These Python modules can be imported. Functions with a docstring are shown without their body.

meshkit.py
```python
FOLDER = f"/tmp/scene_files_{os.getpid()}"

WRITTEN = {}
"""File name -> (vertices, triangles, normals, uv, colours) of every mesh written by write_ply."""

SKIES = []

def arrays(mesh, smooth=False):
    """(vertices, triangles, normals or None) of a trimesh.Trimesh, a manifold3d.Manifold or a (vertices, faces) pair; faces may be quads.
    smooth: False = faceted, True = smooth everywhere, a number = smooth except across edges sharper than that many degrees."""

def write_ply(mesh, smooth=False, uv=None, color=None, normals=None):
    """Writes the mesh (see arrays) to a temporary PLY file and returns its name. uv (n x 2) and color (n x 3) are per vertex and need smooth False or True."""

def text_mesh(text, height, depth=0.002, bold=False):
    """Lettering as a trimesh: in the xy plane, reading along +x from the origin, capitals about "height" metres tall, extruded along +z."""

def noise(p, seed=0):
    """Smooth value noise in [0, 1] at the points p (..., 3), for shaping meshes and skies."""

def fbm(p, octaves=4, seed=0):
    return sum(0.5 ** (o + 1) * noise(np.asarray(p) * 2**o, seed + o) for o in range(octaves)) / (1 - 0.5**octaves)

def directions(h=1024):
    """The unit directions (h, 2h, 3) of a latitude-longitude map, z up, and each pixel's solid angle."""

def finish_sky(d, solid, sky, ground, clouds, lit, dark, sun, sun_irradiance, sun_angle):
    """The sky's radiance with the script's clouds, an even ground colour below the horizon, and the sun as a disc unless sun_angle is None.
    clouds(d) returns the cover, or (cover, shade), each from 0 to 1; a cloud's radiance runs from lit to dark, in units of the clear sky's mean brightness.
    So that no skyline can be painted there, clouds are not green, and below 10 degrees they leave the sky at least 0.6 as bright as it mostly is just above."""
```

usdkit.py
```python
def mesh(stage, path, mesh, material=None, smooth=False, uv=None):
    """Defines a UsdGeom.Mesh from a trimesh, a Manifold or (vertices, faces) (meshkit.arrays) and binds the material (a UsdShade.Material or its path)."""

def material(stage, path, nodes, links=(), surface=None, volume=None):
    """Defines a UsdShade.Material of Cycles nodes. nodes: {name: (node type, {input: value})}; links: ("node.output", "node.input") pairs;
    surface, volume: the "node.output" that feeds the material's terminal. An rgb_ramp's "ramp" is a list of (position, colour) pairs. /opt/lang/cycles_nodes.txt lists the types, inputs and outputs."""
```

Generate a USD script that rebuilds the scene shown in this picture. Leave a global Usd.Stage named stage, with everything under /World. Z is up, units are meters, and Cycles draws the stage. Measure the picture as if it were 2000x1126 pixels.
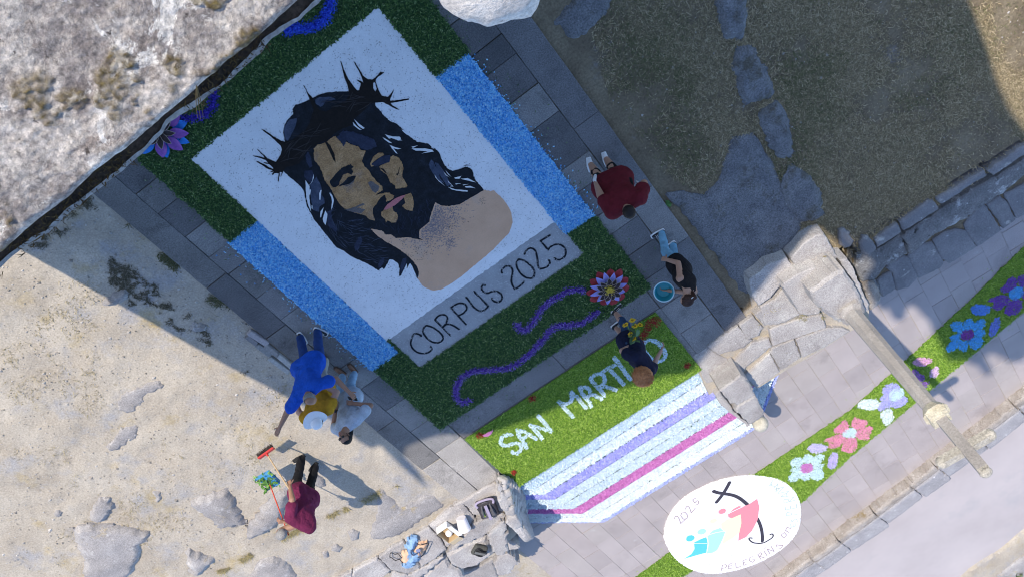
import math, random
import numpy as np
import trimesh, manifold3d as m3, shapely, usdkit, meshkit
from shapely.geometry import Polygon, MultiPolygon, LineString, Point, box as sbox
from shapely.ops import unary_union
from pxr import Usd, UsdGeom, UsdLux, UsdShade, Gf, Sdf, Vt

stage = Usd.Stage.CreateInMemory()
UsdGeom.SetStageUpAxis(stage, UsdGeom.Tokens.z)
UsdGeom.SetStageMetersPerUnit(stage, 1.0)
UsdGeom.Xform.Define(stage, '/World'); UsdGeom.Scope.Define(stage, '/World/Looks')

# ------------------------------------------------------------------ camera, sky, sun, exposure
H = 12.0                                            # the drone hovers 12 m above the paved square
FPX = 1757.3                                        # focal length in photo pixels (photo 2000 wide)
RW = np.array([[-0.80109379, 0.56069959, 0.20943903], [0.57738737, 0.63172892, 0.517245], [0.15771036, 0.53528921, -0.82981498]])
cam = UsdGeom.Camera.Define(stage, '/World/camera')
cam.CreateHorizontalApertureAttr(36.0); cam.CreateVerticalApertureAttr(36.0 * 576 / 1024); cam.CreateFocalLengthAttr(36.0 * FPX / 2000)
cam.CreateClippingRangeAttr(Gf.Vec2f(0.05, 2000))
r_, u_, f_ = RW[:, 0], -RW[:, 1], RW[:, 2]
cam.AddTransformOp().Set(Gf.Matrix4d(*r_, 0, *u_, 0, *(-f_), 0, 0, 0, H, 1))
cam.CreateExposureAttr(0.85)
SUN_H = np.array([-0.175, 1.0]); SUN = np.array([-0.175, 1.0, -1.0]); SUN = SUN / np.linalg.norm(SUN)
to_sun = -SUN
el, az = math.asin(to_sun[2]), math.atan2(to_sun[0], to_sun[1])
dome = UsdLux.DomeLight.Define(stage, '/World/sky')
skym = usdkit.material(stage, '/World/Looks/sky', {'s': ('sky_texture', {'sky_type': 'single_scattering', 'sun_disc': False, 'sun_elevation': el, 'sun_rotation': az, 'ozone_density': 6.0}),
    'b': ('background_shader', {'strength': 0.15})}, [('s.color', 'b.color')], surface='b.background')
UsdShade.MaterialBindingAPI.Apply(dome.GetPrim()).Bind(skym)
dome.GetPrim().SetCustomDataByKey('kind', 'structure'); dome.GetPrim().SetCustomDataByKey('label', 'clear blue summer sky')
sun = UsdLux.DistantLight.Define(stage, '/World/sun')
sun.CreateIntensityAttr(0.74); sun.CreateAngleAttr(0.53); sun.CreateNormalizeAttr(True); sun.CreateColorAttr(Gf.Vec3f(1.0, 0.90, 0.77))
zax = to_sun; xax = np.cross([0, 0, 1.0], zax); xax /= np.linalg.norm(xax); yax = np.cross(zax, xax)
sun.AddTransformOp().Set(Gf.Matrix4d(*xax, 0, *yax, 0, *zax, 0, 0, 0, 40, 1))

# ------------------------------------------------------------------ helpers
rng = np.random.default_rng(7)
def P(u, v, z=0.0):
    d = RW @ np.array([(u - 1000) / FPX, (v - 563) / FPX, 1.0]); t = (z - H) / d[2]
    return np.array([d[0] * t, d[1] * t, z])
def PX(pts, z=0.0, o=(0, 0), s=1.0):
    """points of a photo crop (origin o, zoom s) laid on the level z: n x 2"""
    return np.array([P(o[0] + x / s, o[1] + y / s, z)[:2] for x, y in pts])
used, ISLANDS = {}, set()
def numbered(path):
    n = used.get(path, 0); used[path] = n + 1
    return path if n == 0 else f'{path}_{n:03d}'
def ppath(parent): return '/World' if parent is None else (parent if isinstance(parent, str) else str(parent.GetPath()))
def tag(prim, label=None, category=None, group=None, kind=None):
    prim = prim.GetPrim() if hasattr(prim, 'GetPrim') else prim
    for k, v in (('label', label), ('category', category), ('group', group), ('kind', kind)):
        if v: prim.SetCustomDataByKey(k, v)
    return prim
def obj(name, mesh, mat, parent=None, smooth=False, label=None, category=None, group=None, kind=None):
    path = numbered(ppath(parent) + '/' + name)
    isl = mat is not None and str(mat.GetPath()) in ISLANDS
    m = usdkit.mesh(stage, path, mesh, mat, smooth=False if isl else smooth)
    if isl: tones(m, mesh, path)
    tag(m, label, category, group, kind)
    return m.GetPrim()
def tones(m, mesh, path):
    """every loose piece of a mesh gets a random number of its own (primvar rnd)"""
    from scipy.sparse import coo_matrix
    from scipy.sparse.csgraph import connected_components
    import zlib
    v, f, _ = meshkit.arrays(mesh); n = len(v); f = np.asarray(f)
    g = coo_matrix((np.ones(2 * len(f)), (np.r_[f[:, 0], f[:, 1]], np.r_[f[:, 1], f[:, 2]])), shape=(n, n)); k, lab = connected_components(g, directed=False)
    x = np.random.default_rng(zlib.crc32(path.encode())).uniform(0, 1, k)[lab]
    UsdGeom.PrimvarsAPI(m).CreatePrimvar('rnd', Sdf.ValueTypeNames.Color3fArray, 'vertex').Set(Vt.Vec3fArray.FromNumpy(np.repeat(x[:, None], 3, 1).astype(np.float32)))
def thing(name, label, category, loc=(0, 0, 0), rz=0.0, group=None, kind=None):
    x = UsdGeom.Xform.Define(stage, numbered('/World/' + name))
    x.AddTranslateOp().Set(Gf.Vec3d(*map(float, loc))); x.AddRotateZOp().Set(math.degrees(rz))
    return tag(x, label, category, group, kind)
def cat(*ms):
    ms = [m for m in ms if m is not None]
    vs, fs, n = [], [], 0
    for m in ms:
        v, f, _ = meshkit.arrays(m)
        vs.append(v); fs.append(np.asarray(f) + n); n += len(v)
    return np.vstack(vs), np.vstack(fs)
def tm(m):
    v, f, _ = meshkit.arrays(m); return trimesh.Trimesh(v, f, process=False)
def polys(g):
    if g.is_empty: return []
    if g.geom_type == 'Polygon': return [g]
    return [p for p in getattr(g, 'geoms', []) if p.geom_type == 'Polygon' and p.area > 1e-6] + [q for p in getattr(g, 'geoms', []) if p.geom_type == 'MultiPolygon' for q in polys(p)]
def mkpoly(pts): return unary_union(polys(shapely.make_valid(Polygon(pts))))
def ragged(g, amp, step, seed=0):
    r = np.random.default_rng(seed); out = []
    for p in polys(g):
        def ring(c):
            c = np.array(shapely.segmentize(LineString(c), step).coords)[:-1]
            return c + r.normal(0, amp, c.shape)
        out += polys(shapely.make_valid(Polygon(ring(p.exterior.coords), [ring(i.coords) for i in p.interiors])))
    return unary_union(out)
def sheet(g, z0, z1, bevel=0.0):
    """the polygon as a sheet: flat top at z1, sides down to z0, no underside"""
    parts = []
    for p in polys(g):
        v2, f = trimesh.creation.triangulate_polygon(p, engine='earcut')
        v2 = np.asarray(v2); f = np.asarray(f)
        a = np.cross(v2[f[:, 1]] - v2[f[:, 0]], v2[f[:, 2]] - v2[f[:, 0]])
        f = np.where((a < 0)[:, None], f[:, ::-1], f)
        parts.append((np.c_[v2, np.full(len(v2), z1)], f))
        for ring in [shapely.geometry.polygon.orient(p).exterior] + list(shapely.geometry.polygon.orient(p).interiors):
            c = np.array(ring.coords)[:-1]; n = len(c)
            v = np.vstack([np.c_[c, np.full(n, z1)], np.c_[c, np.full(n, z0)]]); i = np.arange(n); j = (i + 1) % n
            parts.append((v, np.vstack([np.c_[i, i + n, j + n], np.c_[i, j + n, j]])))
    return cat(*parts)
def gridmesh(x0, x1, y0, y1, d, zf, keep=None):
    xs, ys = np.arange(x0, x1 + d / 2, d), np.arange(y0, y1 + d / 2, d)
    gx, gy = np.meshgrid(xs, ys); nx, ny = len(xs), len(ys)
    v = np.c_[gx.ravel(), gy.ravel(), zf(gx.ravel(), gy.ravel())]
    i = (np.arange(ny - 1)[:, None] * nx + np.arange(nx - 1)).ravel()
    if keep is not None: i = i[keep(v[i, 0] + d / 2, v[i, 1] + d / 2)]
    f = np.vstack([np.c_[i, i + 1, i + nx + 1], np.c_[i, i + nx + 1, i + nx]])
    return v, f
def inside(g, x, y):
    shapely.prepare(g); return shapely.contains_xy(g, x, y)
def sample(g, n, r):
    x0, y0, x1, y1 = g.bounds; out = np.zeros((0, 2))
    shapely.prepare(g)
    while len(out) < n:
        q = r.uniform((x0, y0), (x1, y1), (max(64, int(n * 1.3)), 2)); q = q[shapely.contains_xy(g, q[:, 0], q[:, 1])]
        out = np.vstack([out, q])
    return out[:n]
def flakes(pts, L, Wd, z, lift, tilt, seed=0, zf=None, jit=0.35):
    """little leaf or petal shaped quads lying about: one island each"""
    r = np.random.default_rng(seed); n = len(pts)
    a = r.uniform(0, 2 * np.pi, n); t = r.normal(0, tilt, n); b = r.normal(0, tilt, n)
    l = L * r.uniform(1 - jit, 1 + jit, n) / 2; w = Wd * r.uniform(1 - jit, 1 + jit, n) / 2
    d = np.c_[np.cos(a) * np.cos(t), np.sin(a) * np.cos(t), np.sin(t)]; s = np.c_[-np.sin(a) * np.cos(b), np.cos(a) * np.cos(b), np.sin(b)]
    base = np.c_[pts, (zf(pts[:, 0], pts[:, 1]) if zf else 0) + z + r.uniform(0, lift, n) + np.abs(np.sin(t)) * l * 0.6]
    v = np.stack([base - d * l[:, None], base + s * w[:, None], base + d * l[:, None], base - s * w[:, None]], 1).reshape(-1, 3)
    i = np.arange(n) * 4
    return v, np.vstack([np.c_[i, i + 3, i + 2], np.c_[i, i + 2, i + 1]])
def blades(pts, h, w, z, seed=0, bend=0.9, zf=None):
    """grass blades, each a bent two-piece strip"""
    r = np.random.default_rng(seed); n = len(pts); a = r.uniform(0, 2 * np.pi, n); hh = h * r.uniform(0.5, 1.5, n)
    out = np.c_[np.cos(a), np.sin(a), np.zeros(n)]; s = np.c_[-np.sin(a), np.cos(a), np.zeros(n)] * (w * r.uniform(0.6, 1.3, n) / 2)[:, None]
    k = r.uniform(0.2, bend, n)
    p0 = np.c_[pts, np.full(n, z) + (zf(pts[:, 0], pts[:, 1]) if zf else 0)]
    p1 = p0 + out * (hh * k * 0.5)[:, None] + np.c_[np.zeros((n, 2)), hh * 0.5]
    p2 = p1 + out * (hh * k)[:, None] + np.c_[np.zeros((n, 2)), hh * 0.22]
    v = np.stack([p0 - s, p0 + s, p1 + s, p1 - s, p2], 1).reshape(-1, 3); i = np.arange(n) * 5
    return v, np.vstack([np.c_[i, i + 1, i + 2], np.c_[i, i + 2, i + 3], np.c_[i + 3, i + 2, i + 4]])
def tube(pts, rad, n=8, closed=False):
    pts = np.asarray(pts, float); k = len(pts); rad = np.broadcast_to(rad, k)
    d = np.gradient(pts, axis=0); d /= np.linalg.norm(d, axis=1)[:, None] + 1e-12
    ref = np.where(np.abs(d[:, 2:3]) > 0.9, [[1.0, 0, 0]], [[0, 0, 1.0]]); s = np.cross(d, ref); s /= np.linalg.norm(s, axis=1)[:, None]; t = np.cross(s, d)
    a = np.arange(n) * 2 * np.pi / n
    v = (pts[:, None] + rad[:, None, None] * (np.cos(a)[None, :, None] * s[:, None] + np.sin(a)[None, :, None] * t[:, None])).reshape(-1, 3)
    f = []
    for i in range(k - 1):
        j = np.arange(n); q = (j + 1) % n
        f += [np.c_[i * n + j, i * n + q, (i + 1) * n + q], np.c_[i * n + j, (i + 1) * n + q, (i + 1) * n + j]]
    v = np.vstack([v, pts[0], pts[-1]]); j = np.arange(n); q = (j + 1) % n
    f += [np.c_[np.full(n, k * n), q, j], np.c_[np.full(n, k * n + 1), (k - 1) * n + j, (k - 1) * n + q]]
    return v, np.vstack(f)
def spline(pts, n=40):
    from scipy.interpolate import splprep, splev
    pts = np.asarray(pts, float); t, _ = splprep(pts.T, s=0, k=min(3, len(pts) - 1)); return np.array(splev(np.linspace(0, 1, n), t)).T
def hull(*pr, seg=20):
    return m3.Manifold.batch_hull([m3.Manifold.sphere(float(r), seg).translate(tuple(map(float, p))) for p, r in pr])
def M2T(m):
    q = m.to_mesh(); return trimesh.Trimesh(np.array(q.vert_properties[:, :3]), np.array(q.tri_verts), process=True)
def blend(hulls, edge=0.035, it=10, noise=0.0, nscale=8.0, seed=0):
    m = m3.Manifold.batch_boolean(hulls, m3.OpType.Add).refine_to_length(edge)
    t = M2T(m); o_ = np.array(t.vertices); trimesh.smoothing.filter_taubin(t, lamb=0.5, nu=0.53, iterations=it); v_ = np.array(t.vertices); bad = ~(np.linalg.norm(v_ - o_, axis=1) < .03); v_[bad] = o_[bad]; t.vertices = v_
    if noise:
        n = t.vertex_normals; t.vertices = t.vertices + n * ((meshkit.fbm(t.vertices * nscale, 3, seed) - 0.5) * 2 * noise)[:, None]
    return t
def stone(pts, z_top, depth, seed=0, rough=0.012, bevel=0.03, dome=0.0, d=0.05, tiltx=0.0, tilty=0.0):
    """an irregular stone: outline pts (n x 2), worn rounded arris, uneven top"""
    r = np.random.default_rng(seed)
    g = mkpoly(pts); g = polys(g.buffer(-bevel * 0.3).buffer(bevel * 0.3))
    out = []
    for p in g:
        step = max(d, math.sqrt(p.area) / 14)
        rag = polys(ragged(p, rough * 0.6, step, seed))
        if not rag: continue
        p = max(rag, key=lambda q: q.area)
        rings = [np.array(shapely.segmentize(p.exterior, step).coords)[:-1]]
        inner = p.buffer(-bevel * 1.0)
        v2, f = trimesh.creation.triangulate_polygon(p.segmentize(step), engine='earcut')
        # top: regular grid points and the outline, Delaunay kept inside
        from scipy.spatial import Delaunay
        x0, y0, x1, y1 = p.bounds; xs = np.arange(x0, x1, step); ys = np.arange(y0, y1, step)
        q = np.array([(x, y) for x in xs for y in ys]) + r.uniform(-0.2, 0.2, (len(xs) * len(ys), 2)) * step
        q = q[inside(inner, q[:, 0], q[:, 1])] if not inner.is_empty and len(q) else np.zeros((0, 2))
        c = rings[0]; ic = np.zeros((0, 2))
        if not inner.is_empty:
            ii = max(polys(inner), key=lambda k: k.area) if polys(inner) else None
            if ii is not None: ic = np.array(shapely.segmentize(ii.exterior, step).coords)[:-1]
        pts_ = np.vstack([c, ic, q]); tri = Delaunay(pts_).simplices
        cen = pts_[tri].mean(1); tri = tri[inside(p, cen[:, 0], cen[:, 1])]
        a = np.cross(pts_[tri[:, 1]] - pts_[tri[:, 0]], pts_[tri[:, 2]] - pts_[tri[:, 0]]); tri = np.where((a < 0)[:, None], tri[:, ::-1], tri)[np.abs(a) > 1e-9]
        cx, cy = p.centroid.x, p.centroid.y
        dist = shapely.distance(shapely.points(pts_), p.exterior)
        R = math.sqrt(p.area) / 2
        z = z_top + (meshkit.fbm(np.c_[pts_ * 3.0, np.full(len(pts_), seed)], 4, seed) - 0.5) * 2 * rough - bevel * np.clip(1 - dist / (bevel + 1e-6), 0, 1) ** 2 * r.uniform(0.5, 1) + dome * np.clip(dist / R, 0, 1) ** 0.7
        z = z + (pts_[:, 0] - cx) * tiltx + (pts_[:, 1] - cy) * tilty
        n = len(c); v = np.vstack([np.c_[pts_, z], np.c_[c + (c - [cx, cy]) / (np.linalg.norm(c - [cx, cy], axis=1)[:, None] + 1e-9) * min(.035, .12 * R), np.full(n, z_top - depth)]]); i = np.arange(n); j = (i + 1) % n; m = len(pts_)
        ccw = p.exterior.is_ccw
        side = np.vstack([np.c_[i, m + i, m + j], np.c_[i, m + j, j]])
        if not ccw: side = side[:, ::-1]
        out.append((v, np.vstack([tri, side])))
    return cat(*out)
def bxm(x0, x1, y0, y1, z0, z1):
    return trimesh.creation.box(bounds=[[min(x0, x1), min(y0, y1), min(z0, z1)], [max(x0, x1), max(y0, y1), max(z0, z1)]])

# ------------------------------------------------------------------ materials
def mat(name, stops, scale=3.0, detail=6, rough=0.85, fine=None, patches=(), vary=0.0, bump=0.0, bscale=40.0, spec=0.3, island=False, hvary=0.0, objspace=False):
    """stops: ramp of a noise of the place (or of each island's random number). patches: (scale, lo, hi, colour, kind). fine: (scale, depth)"""
    N = {'g': ('geometry', {}), 'p': ('principled_bsdf', {'roughness': rough, 'specular_ior_level': spec})}; Lk = []
    pos = 'g.position'
    N['n'] = ('noise_texture', {'scale': scale, 'detail': detail, 'roughness': 0.62})
    if island: N['ra'] = ('attribute', {'attribute': 'rnd'}); N['rs'] = ('separate_color', {}); Lk.append(('ra.color', 'rs.color')); ISLANDS.add('/World/Looks/' + name)
    N['r'] = ('rgb_ramp', {'ramp': stops})
    Lk += [(pos, 'n.vector'), ('rs.r' if island else 'n.fac', 'r.fac')]
    c = 'r.color'
    for i, (sc, lo, hi, col, kind) in enumerate(patches):
        if kind == 'v':
            N[f'v{i}'] = ('voronoi_texture', {'scale': sc, 'randomness': 1.0}); N[f'w{i}'] = ('noise_texture', {'scale': sc * 2.2, 'detail': 4}); 
            N[f'a{i}'] = ('math', {'math_type': 'multiply_add', 'value2': 0.5, 'value3': 0.0}); src = f'a{i}.value'
            N[f'b{i}'] = ('math', {'math_type': 'add'})
            Lk += [(pos, f'v{i}.vector'), (pos, f'w{i}.vector'), (f'w{i}.fac', f'a{i}.value1'), (f'v{i}.distance', f'b{i}.value1'), (f'a{i}.value', f'b{i}.value2')]; src = f'b{i}.value'
        else:
            N[f'w{i}'] = ('noise_texture', {'scale': sc, 'detail': 7, 'roughness': 0.68}); src = f'w{i}.fac'
            N[f'o{i}'] = ('vector_math', {'math_type': 'add', 'vector2': (7.3 * i + 3, 1.7 * i, 5.1)})
            Lk += [(pos, f'o{i}.vector1'), (f'o{i}.vector', f'w{i}.vector')]
        N[f'm{i}'] = ('map_range', {'from_min': lo, 'from_max': hi, 'clamp': True}); N[f'x{i}'] = ('mix_color', {'blend_type': 'mix', 'b': col})
        Lk += [(src, f'm{i}.value'), (f'm{i}.result', f'x{i}.fac'), (c, f'x{i}.a')]; c = f'x{i}.result'
    if fine:
        N['fn'] = ('noise_texture', {'scale': fine[0], 'detail': 3, 'roughness': 0.7}); N['fm'] = ('map_range', {'from_min': 0.3, 'from_max': 0.7, 'to_min': 1 - fine[1], 'to_max': 1 + fine[1], 'clamp': True}); N['fh'] = ('hsv', {})
        Lk += [(pos, 'fn.vector'), ('fn.fac', 'fm.value'), ('fm.result', 'fh.value'), (c, 'fh.color')]; c = 'fh.color'
    if vary:
        N['oi'] = ('object_info', {}); N['om'] = ('map_range', {'to_min': 1 - vary, 'to_max': 1 + vary}); N['oh'] = ('hsv', {})
        Lk += [('oi.random', 'om.value'), ('om.result', 'oh.value'), (c, 'oh.color')]; c = 'oh.color'
    Lk.append((c, 'p.base_color'))
    if bump:
        N['bn'] = ('noise_texture', {'scale': bscale, 'detail': 6, 'roughness': 0.7}); N['bm'] = ('bump', {'strength': 1.0, 'distance': bump})
        Lk += [(pos, 'bn.vector'), ('bn.fac', 'bm.height'), ('bm.normal', 'p.normal')]
    return usdkit.material(stage, '/World/Looks/' + name, N, Lk, surface='p.BSDF')
def flat(name, col, rough=0.8, fine=0.15, fscale=60, spec=0.3, bump=0.002, bscale=120):
    return mat(name, [(0, col), (1, col)], fine=(fscale, fine), rough=rough, spec=spec, bump=bump, bscale=bscale)
def petal(name, cols, rough=0.7, spec=0.3):
    """loose petals or leaves: each one takes its own tone"""
    st = [(i / max(1, len(cols) - 1), c) for i, c in enumerate(cols)]
    return mat(name, st, island=True, rough=rough, spec=spec)
MT = {}
MT['granite'] = mat('granite_paving', [(0.25, (.17, .165, .165)), (0.5, (.24, .232, .225)), (0.75, (.31, .30, .29))], scale=1.6, fine=(55, 0.42), patches=[(2.2, .56, .70, (.13, .13, .13), 'n'), (6, .66, .74, (.36, .35, .33), 'n')], vary=.16, bump=.004, bscale=60)
MT['granite_path'] = mat('granite_path', [(0.25, (.30, .275, .28)), (0.5, (.355, .33, .335)), (0.75, (.40, .375, .375))], scale=1.4, fine=(60, .22), patches=[(1.1, .58, .72, (.27, .25, .25), 'n'), (9, .69, .76, (.47, .45, .44), 'n')], vary=.07, bump=.003, bscale=60)
MT['wall_stone'] = mat('lichen_granite', [(0.25, (.29, .265, .25)), (0.5, (.38, .355, .335)), (0.75, (.46, .435, .41))], scale=2.2, fine=(48, .34),
    patches=[(2.6, .55, .66, (.46, .44, .41), 'n'), (11, .34, .26, (.62, .60, .56), 'v'), (5, .64, .72, (.22, .18, .10), 'n'), (18, .68, .74, (.09, .08, .07), 'n')], vary=.10, bump=.02, bscale=24)
MT['dark_stone'] = mat('lichen_dark_stone', [(0.25, (.13, .13, .13)), (0.5, (.20, .195, .19)), (0.75, (.27, .26, .25))], scale=3.2, fine=(40, .4),
    patches=[(4.0, .56, .64, (.42, .42, .41), 'n'), (9, .33, .25, (.5, .5, .49), 'v'), (6, .60, .68, (.05, .045, .04), 'n'), (3, .66, .74, (.20, .15, .07), 'n')], vary=.14, bump=.014, bscale=30)
MT['block_stone'] = mat('bench_stone', [(0.25, (.15, .15, .155)), (0.5, (.205, .20, .205)), (0.75, (.26, .255, .25))], scale=2.0, fine=(50, .3),
    patches=[(7, .36, .28, (.40, .40, .40), 'v'), (2.4, .62, .70, (.42, .41, .38), 'n'), (14, .68, .75, (.06, .06, .05), 'n')], vary=.08, bump=.006, bscale=40)
MT['rock'] = mat('granite_outcrop', [(0.25, (.22, .205, .195)), (0.5, (.29, .272, .26)), (0.75, (.36, .34, .325))], scale=2.5, fine=(45, .3),
    patches=[(3.5, .57, .70, (.46, .44, .42), 'n'), (2.0, .60, .70, (.36, .29, .17), 'n'), (14, .68, .76, (.10, .09, .08), 'n')], vary=.06, bump=.012, bscale=30)
MT['sand'] = mat('sandy_soil', [(0.2, (.30, .255, .195)), (0.45, (.39, .34, .27)), (0.6, (.43, .38, .305)), (0.8, (.49, .435, .355))], scale=1.1, detail=9, fine=(35, .22),
    patches=[(1.5, .52, .66, (.33, .315, .30), 'n'), (1.3, .57, .72, (.37, .295, .165), 'n'), (4.6, .64, .74, (.27, .23, .14), 'n'), (9, .70, .76, (.15, .135, .085), 'n')], bump=.010, bscale=22)
MT['lawn_soil'] = mat('lawn_soil', [(0.2, (.12, .09, .06)), (0.5, (.19, .15, .095)), (0.8, (.29, .24, .16))], scale=1.7, detail=9, fine=(30, .3), patches=[(1.2, .60, .72, (.24, .22, .205), 'n')], bump=.012, bscale=25)
MT['slab_rock'] = mat('flat_bedrock', [(0.25, (.11, .11, .115)), (0.5, (.16, .16, .165)), (0.75, (.21, .21, .21))], scale=3.2, fine=(42, .5), patches=[(11, .30, .24, (.44, .44, .44), 'v'), (2.4, .54, .66, (.10, .09, .07), 'n'), (24, .26, .20, (.40, .40, .40), 'v')], bump=.008, bscale=34)
MT['road'] = mat('concrete_road', [(0.25, (.385, .345, .335)), (0.5, (.43, .388, .378)), (0.75, (.465, .42, .405))], scale=.8, fine=(70, .08), patches=[(.6, .58, .74, (.37, .35, .35), 'n'), (22, .72, .78, (.28, .26, .26), 'n')], bump=.002, bscale=80)
MT['church'] = mat('church_granite', [(0.25, (.24, .22, .20)), (0.5, (.32, .30, .27)), (0.75, (.40, .375, .34))], scale=1.5, fine=(25, .3), patches=[(1.2, .58, .7, (.44, .43, .41), 'n'), (2.5, .62, .7, (.10, .09, .07), 'n')], bump=.01, bscale=18)
MT['roof'] = mat('roof_tiles', [(0.25, (.22, .09, .05)), (0.75, (.34, .15, .08))], scale=3, fine=(20, .3), bump=.02, bscale=10)
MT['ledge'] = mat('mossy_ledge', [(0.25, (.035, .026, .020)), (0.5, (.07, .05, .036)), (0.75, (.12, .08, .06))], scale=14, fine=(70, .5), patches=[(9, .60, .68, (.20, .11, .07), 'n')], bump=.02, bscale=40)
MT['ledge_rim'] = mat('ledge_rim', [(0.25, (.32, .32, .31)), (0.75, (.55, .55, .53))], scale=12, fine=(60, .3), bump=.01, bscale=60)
MT['plaster_wall'] = MT['church']
G_SH = [(.015, .04, .012), (.04, .09, .022), (.025, .07, .02), (.08, .16, .04), (.05, .11, .03), (.14, .25, .06), (.03, .07, .02), (.30, .42, .18)]
MT['leaf'] = petal('chopped_green_leaves', G_SH)
MT['leaf_base'] = flat('leaf_bed', (.03, .075, .02), fine=.5, fscale=45)
L_SH = [(.06, .13, .012), (.13, .26, .02), (.20, .34, .03), (.26, .41, .05), (.10, .20, .015), (.36, .50, .11), (.16, .29, .025)]
MT['fresh'] = petal('cut_grass', L_SH); MT['fresh_base'] = flat('cut_grass_bed', (.10, .20, .018), fine=.5, fscale=45)
MT['blue'] = petal('blue_petals', [(.03, .18, .50), (.10, .40, .78), (.22, .58, .86), (.34, .68, .88), (.06, .28, .66), (.50, .78, .90), (.16, .50, .84)]); MT['blue_base'] = flat('blue_bed', (.12, .42, .80), fine=.5, fscale=50)
# ================================================================== the setting: ground, paths, road
Z2 = -1.35                                          # level of the lower path
far = gridmesh(-400, 400, -400, 400, 40, lambda x, y: np.full_like(x, -1.62))
obj('ground', far, MT['sand'], kind='structure')
def und(x, y, s=1.0, seed=3): return (meshkit.fbm(np.c_[x * 0.9, y * 0.9, np.zeros_like(x)], 5, seed) - 0.5) * 0.09 * s + (meshkit.fbm(np.c_[x * 5, y * 5, np.zeros_like(x)], 3, seed + 1) - 0.5) * 0.03 * s
# the upper terrace, two pieces either side of the paved square
left_front = PX([(-700, 1700), (480, 1210), (600, 1165), (745, 1105), (800, 1066), (900, 1010), (950, 960), (985, 930)], 0)
TL = Polygon([(40, -30), (6.5, -30), (6.5, 2.0), (6.5, 10.3), (5.6, 10.75), *[tuple(p) for p in left_front[::-1][1:]], (40, 6.0)]).buffer(0)
tl = gridmesh(6.3, 13.0, 0.5, 12.0, 0.05, lambda x, y: -0.045 + und(x, y) , keep=lambda x, y: inside(TL, x, y) & (x > 6.45))
tl2 = gridmesh(5.5, 41, -30, 12, 0.7, lambda x, y: np.full_like(x, -0.16), keep=lambda x, y: inside(TL, x, y))
obj('sandy_terrace', tl, MT['sand'], smooth=True, kind='structure')
obj('terrace_base', tl2, MT['sand'], kind='structure')
obj('terrace_core', cat(sheet(TL.buffer(-0.3), -1.62, -0.25)), MT['sand'], kind='structure')
TR = Polygon([(0.35, -30), (-40, -30), (-40, 10.6), (-4.86, 10.75), (-1.62, 10.62), (-1.2, 11.4), (0.2, 11.0), (0.35, 10.0)])
def undr(x, y): return und(x, y, 0.6, 9)
tr = gridmesh(-7.0, 0.40, 1.5, 11.6, 0.05, lambda x, y: -0.07 + undr(x, y), keep=lambda x, y: inside(TR, x, y))
tr2 = gridmesh(-40, 0.4, -30, 11.6, 0.7, lambda x, y: np.full_like(x, -0.16), keep=lambda x, y: inside(TR, x, y))
obj('lawn_soil', tr, MT['lawn_soil'], smooth=True, kind='structure'); obj('lawn_base', tr2, MT['lawn_soil'], kind='structure')
obj('lawn_core', sheet(TR.buffer(-0.25), -1.62, -0.25), MT['lawn_soil'], kind='structure')
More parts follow.
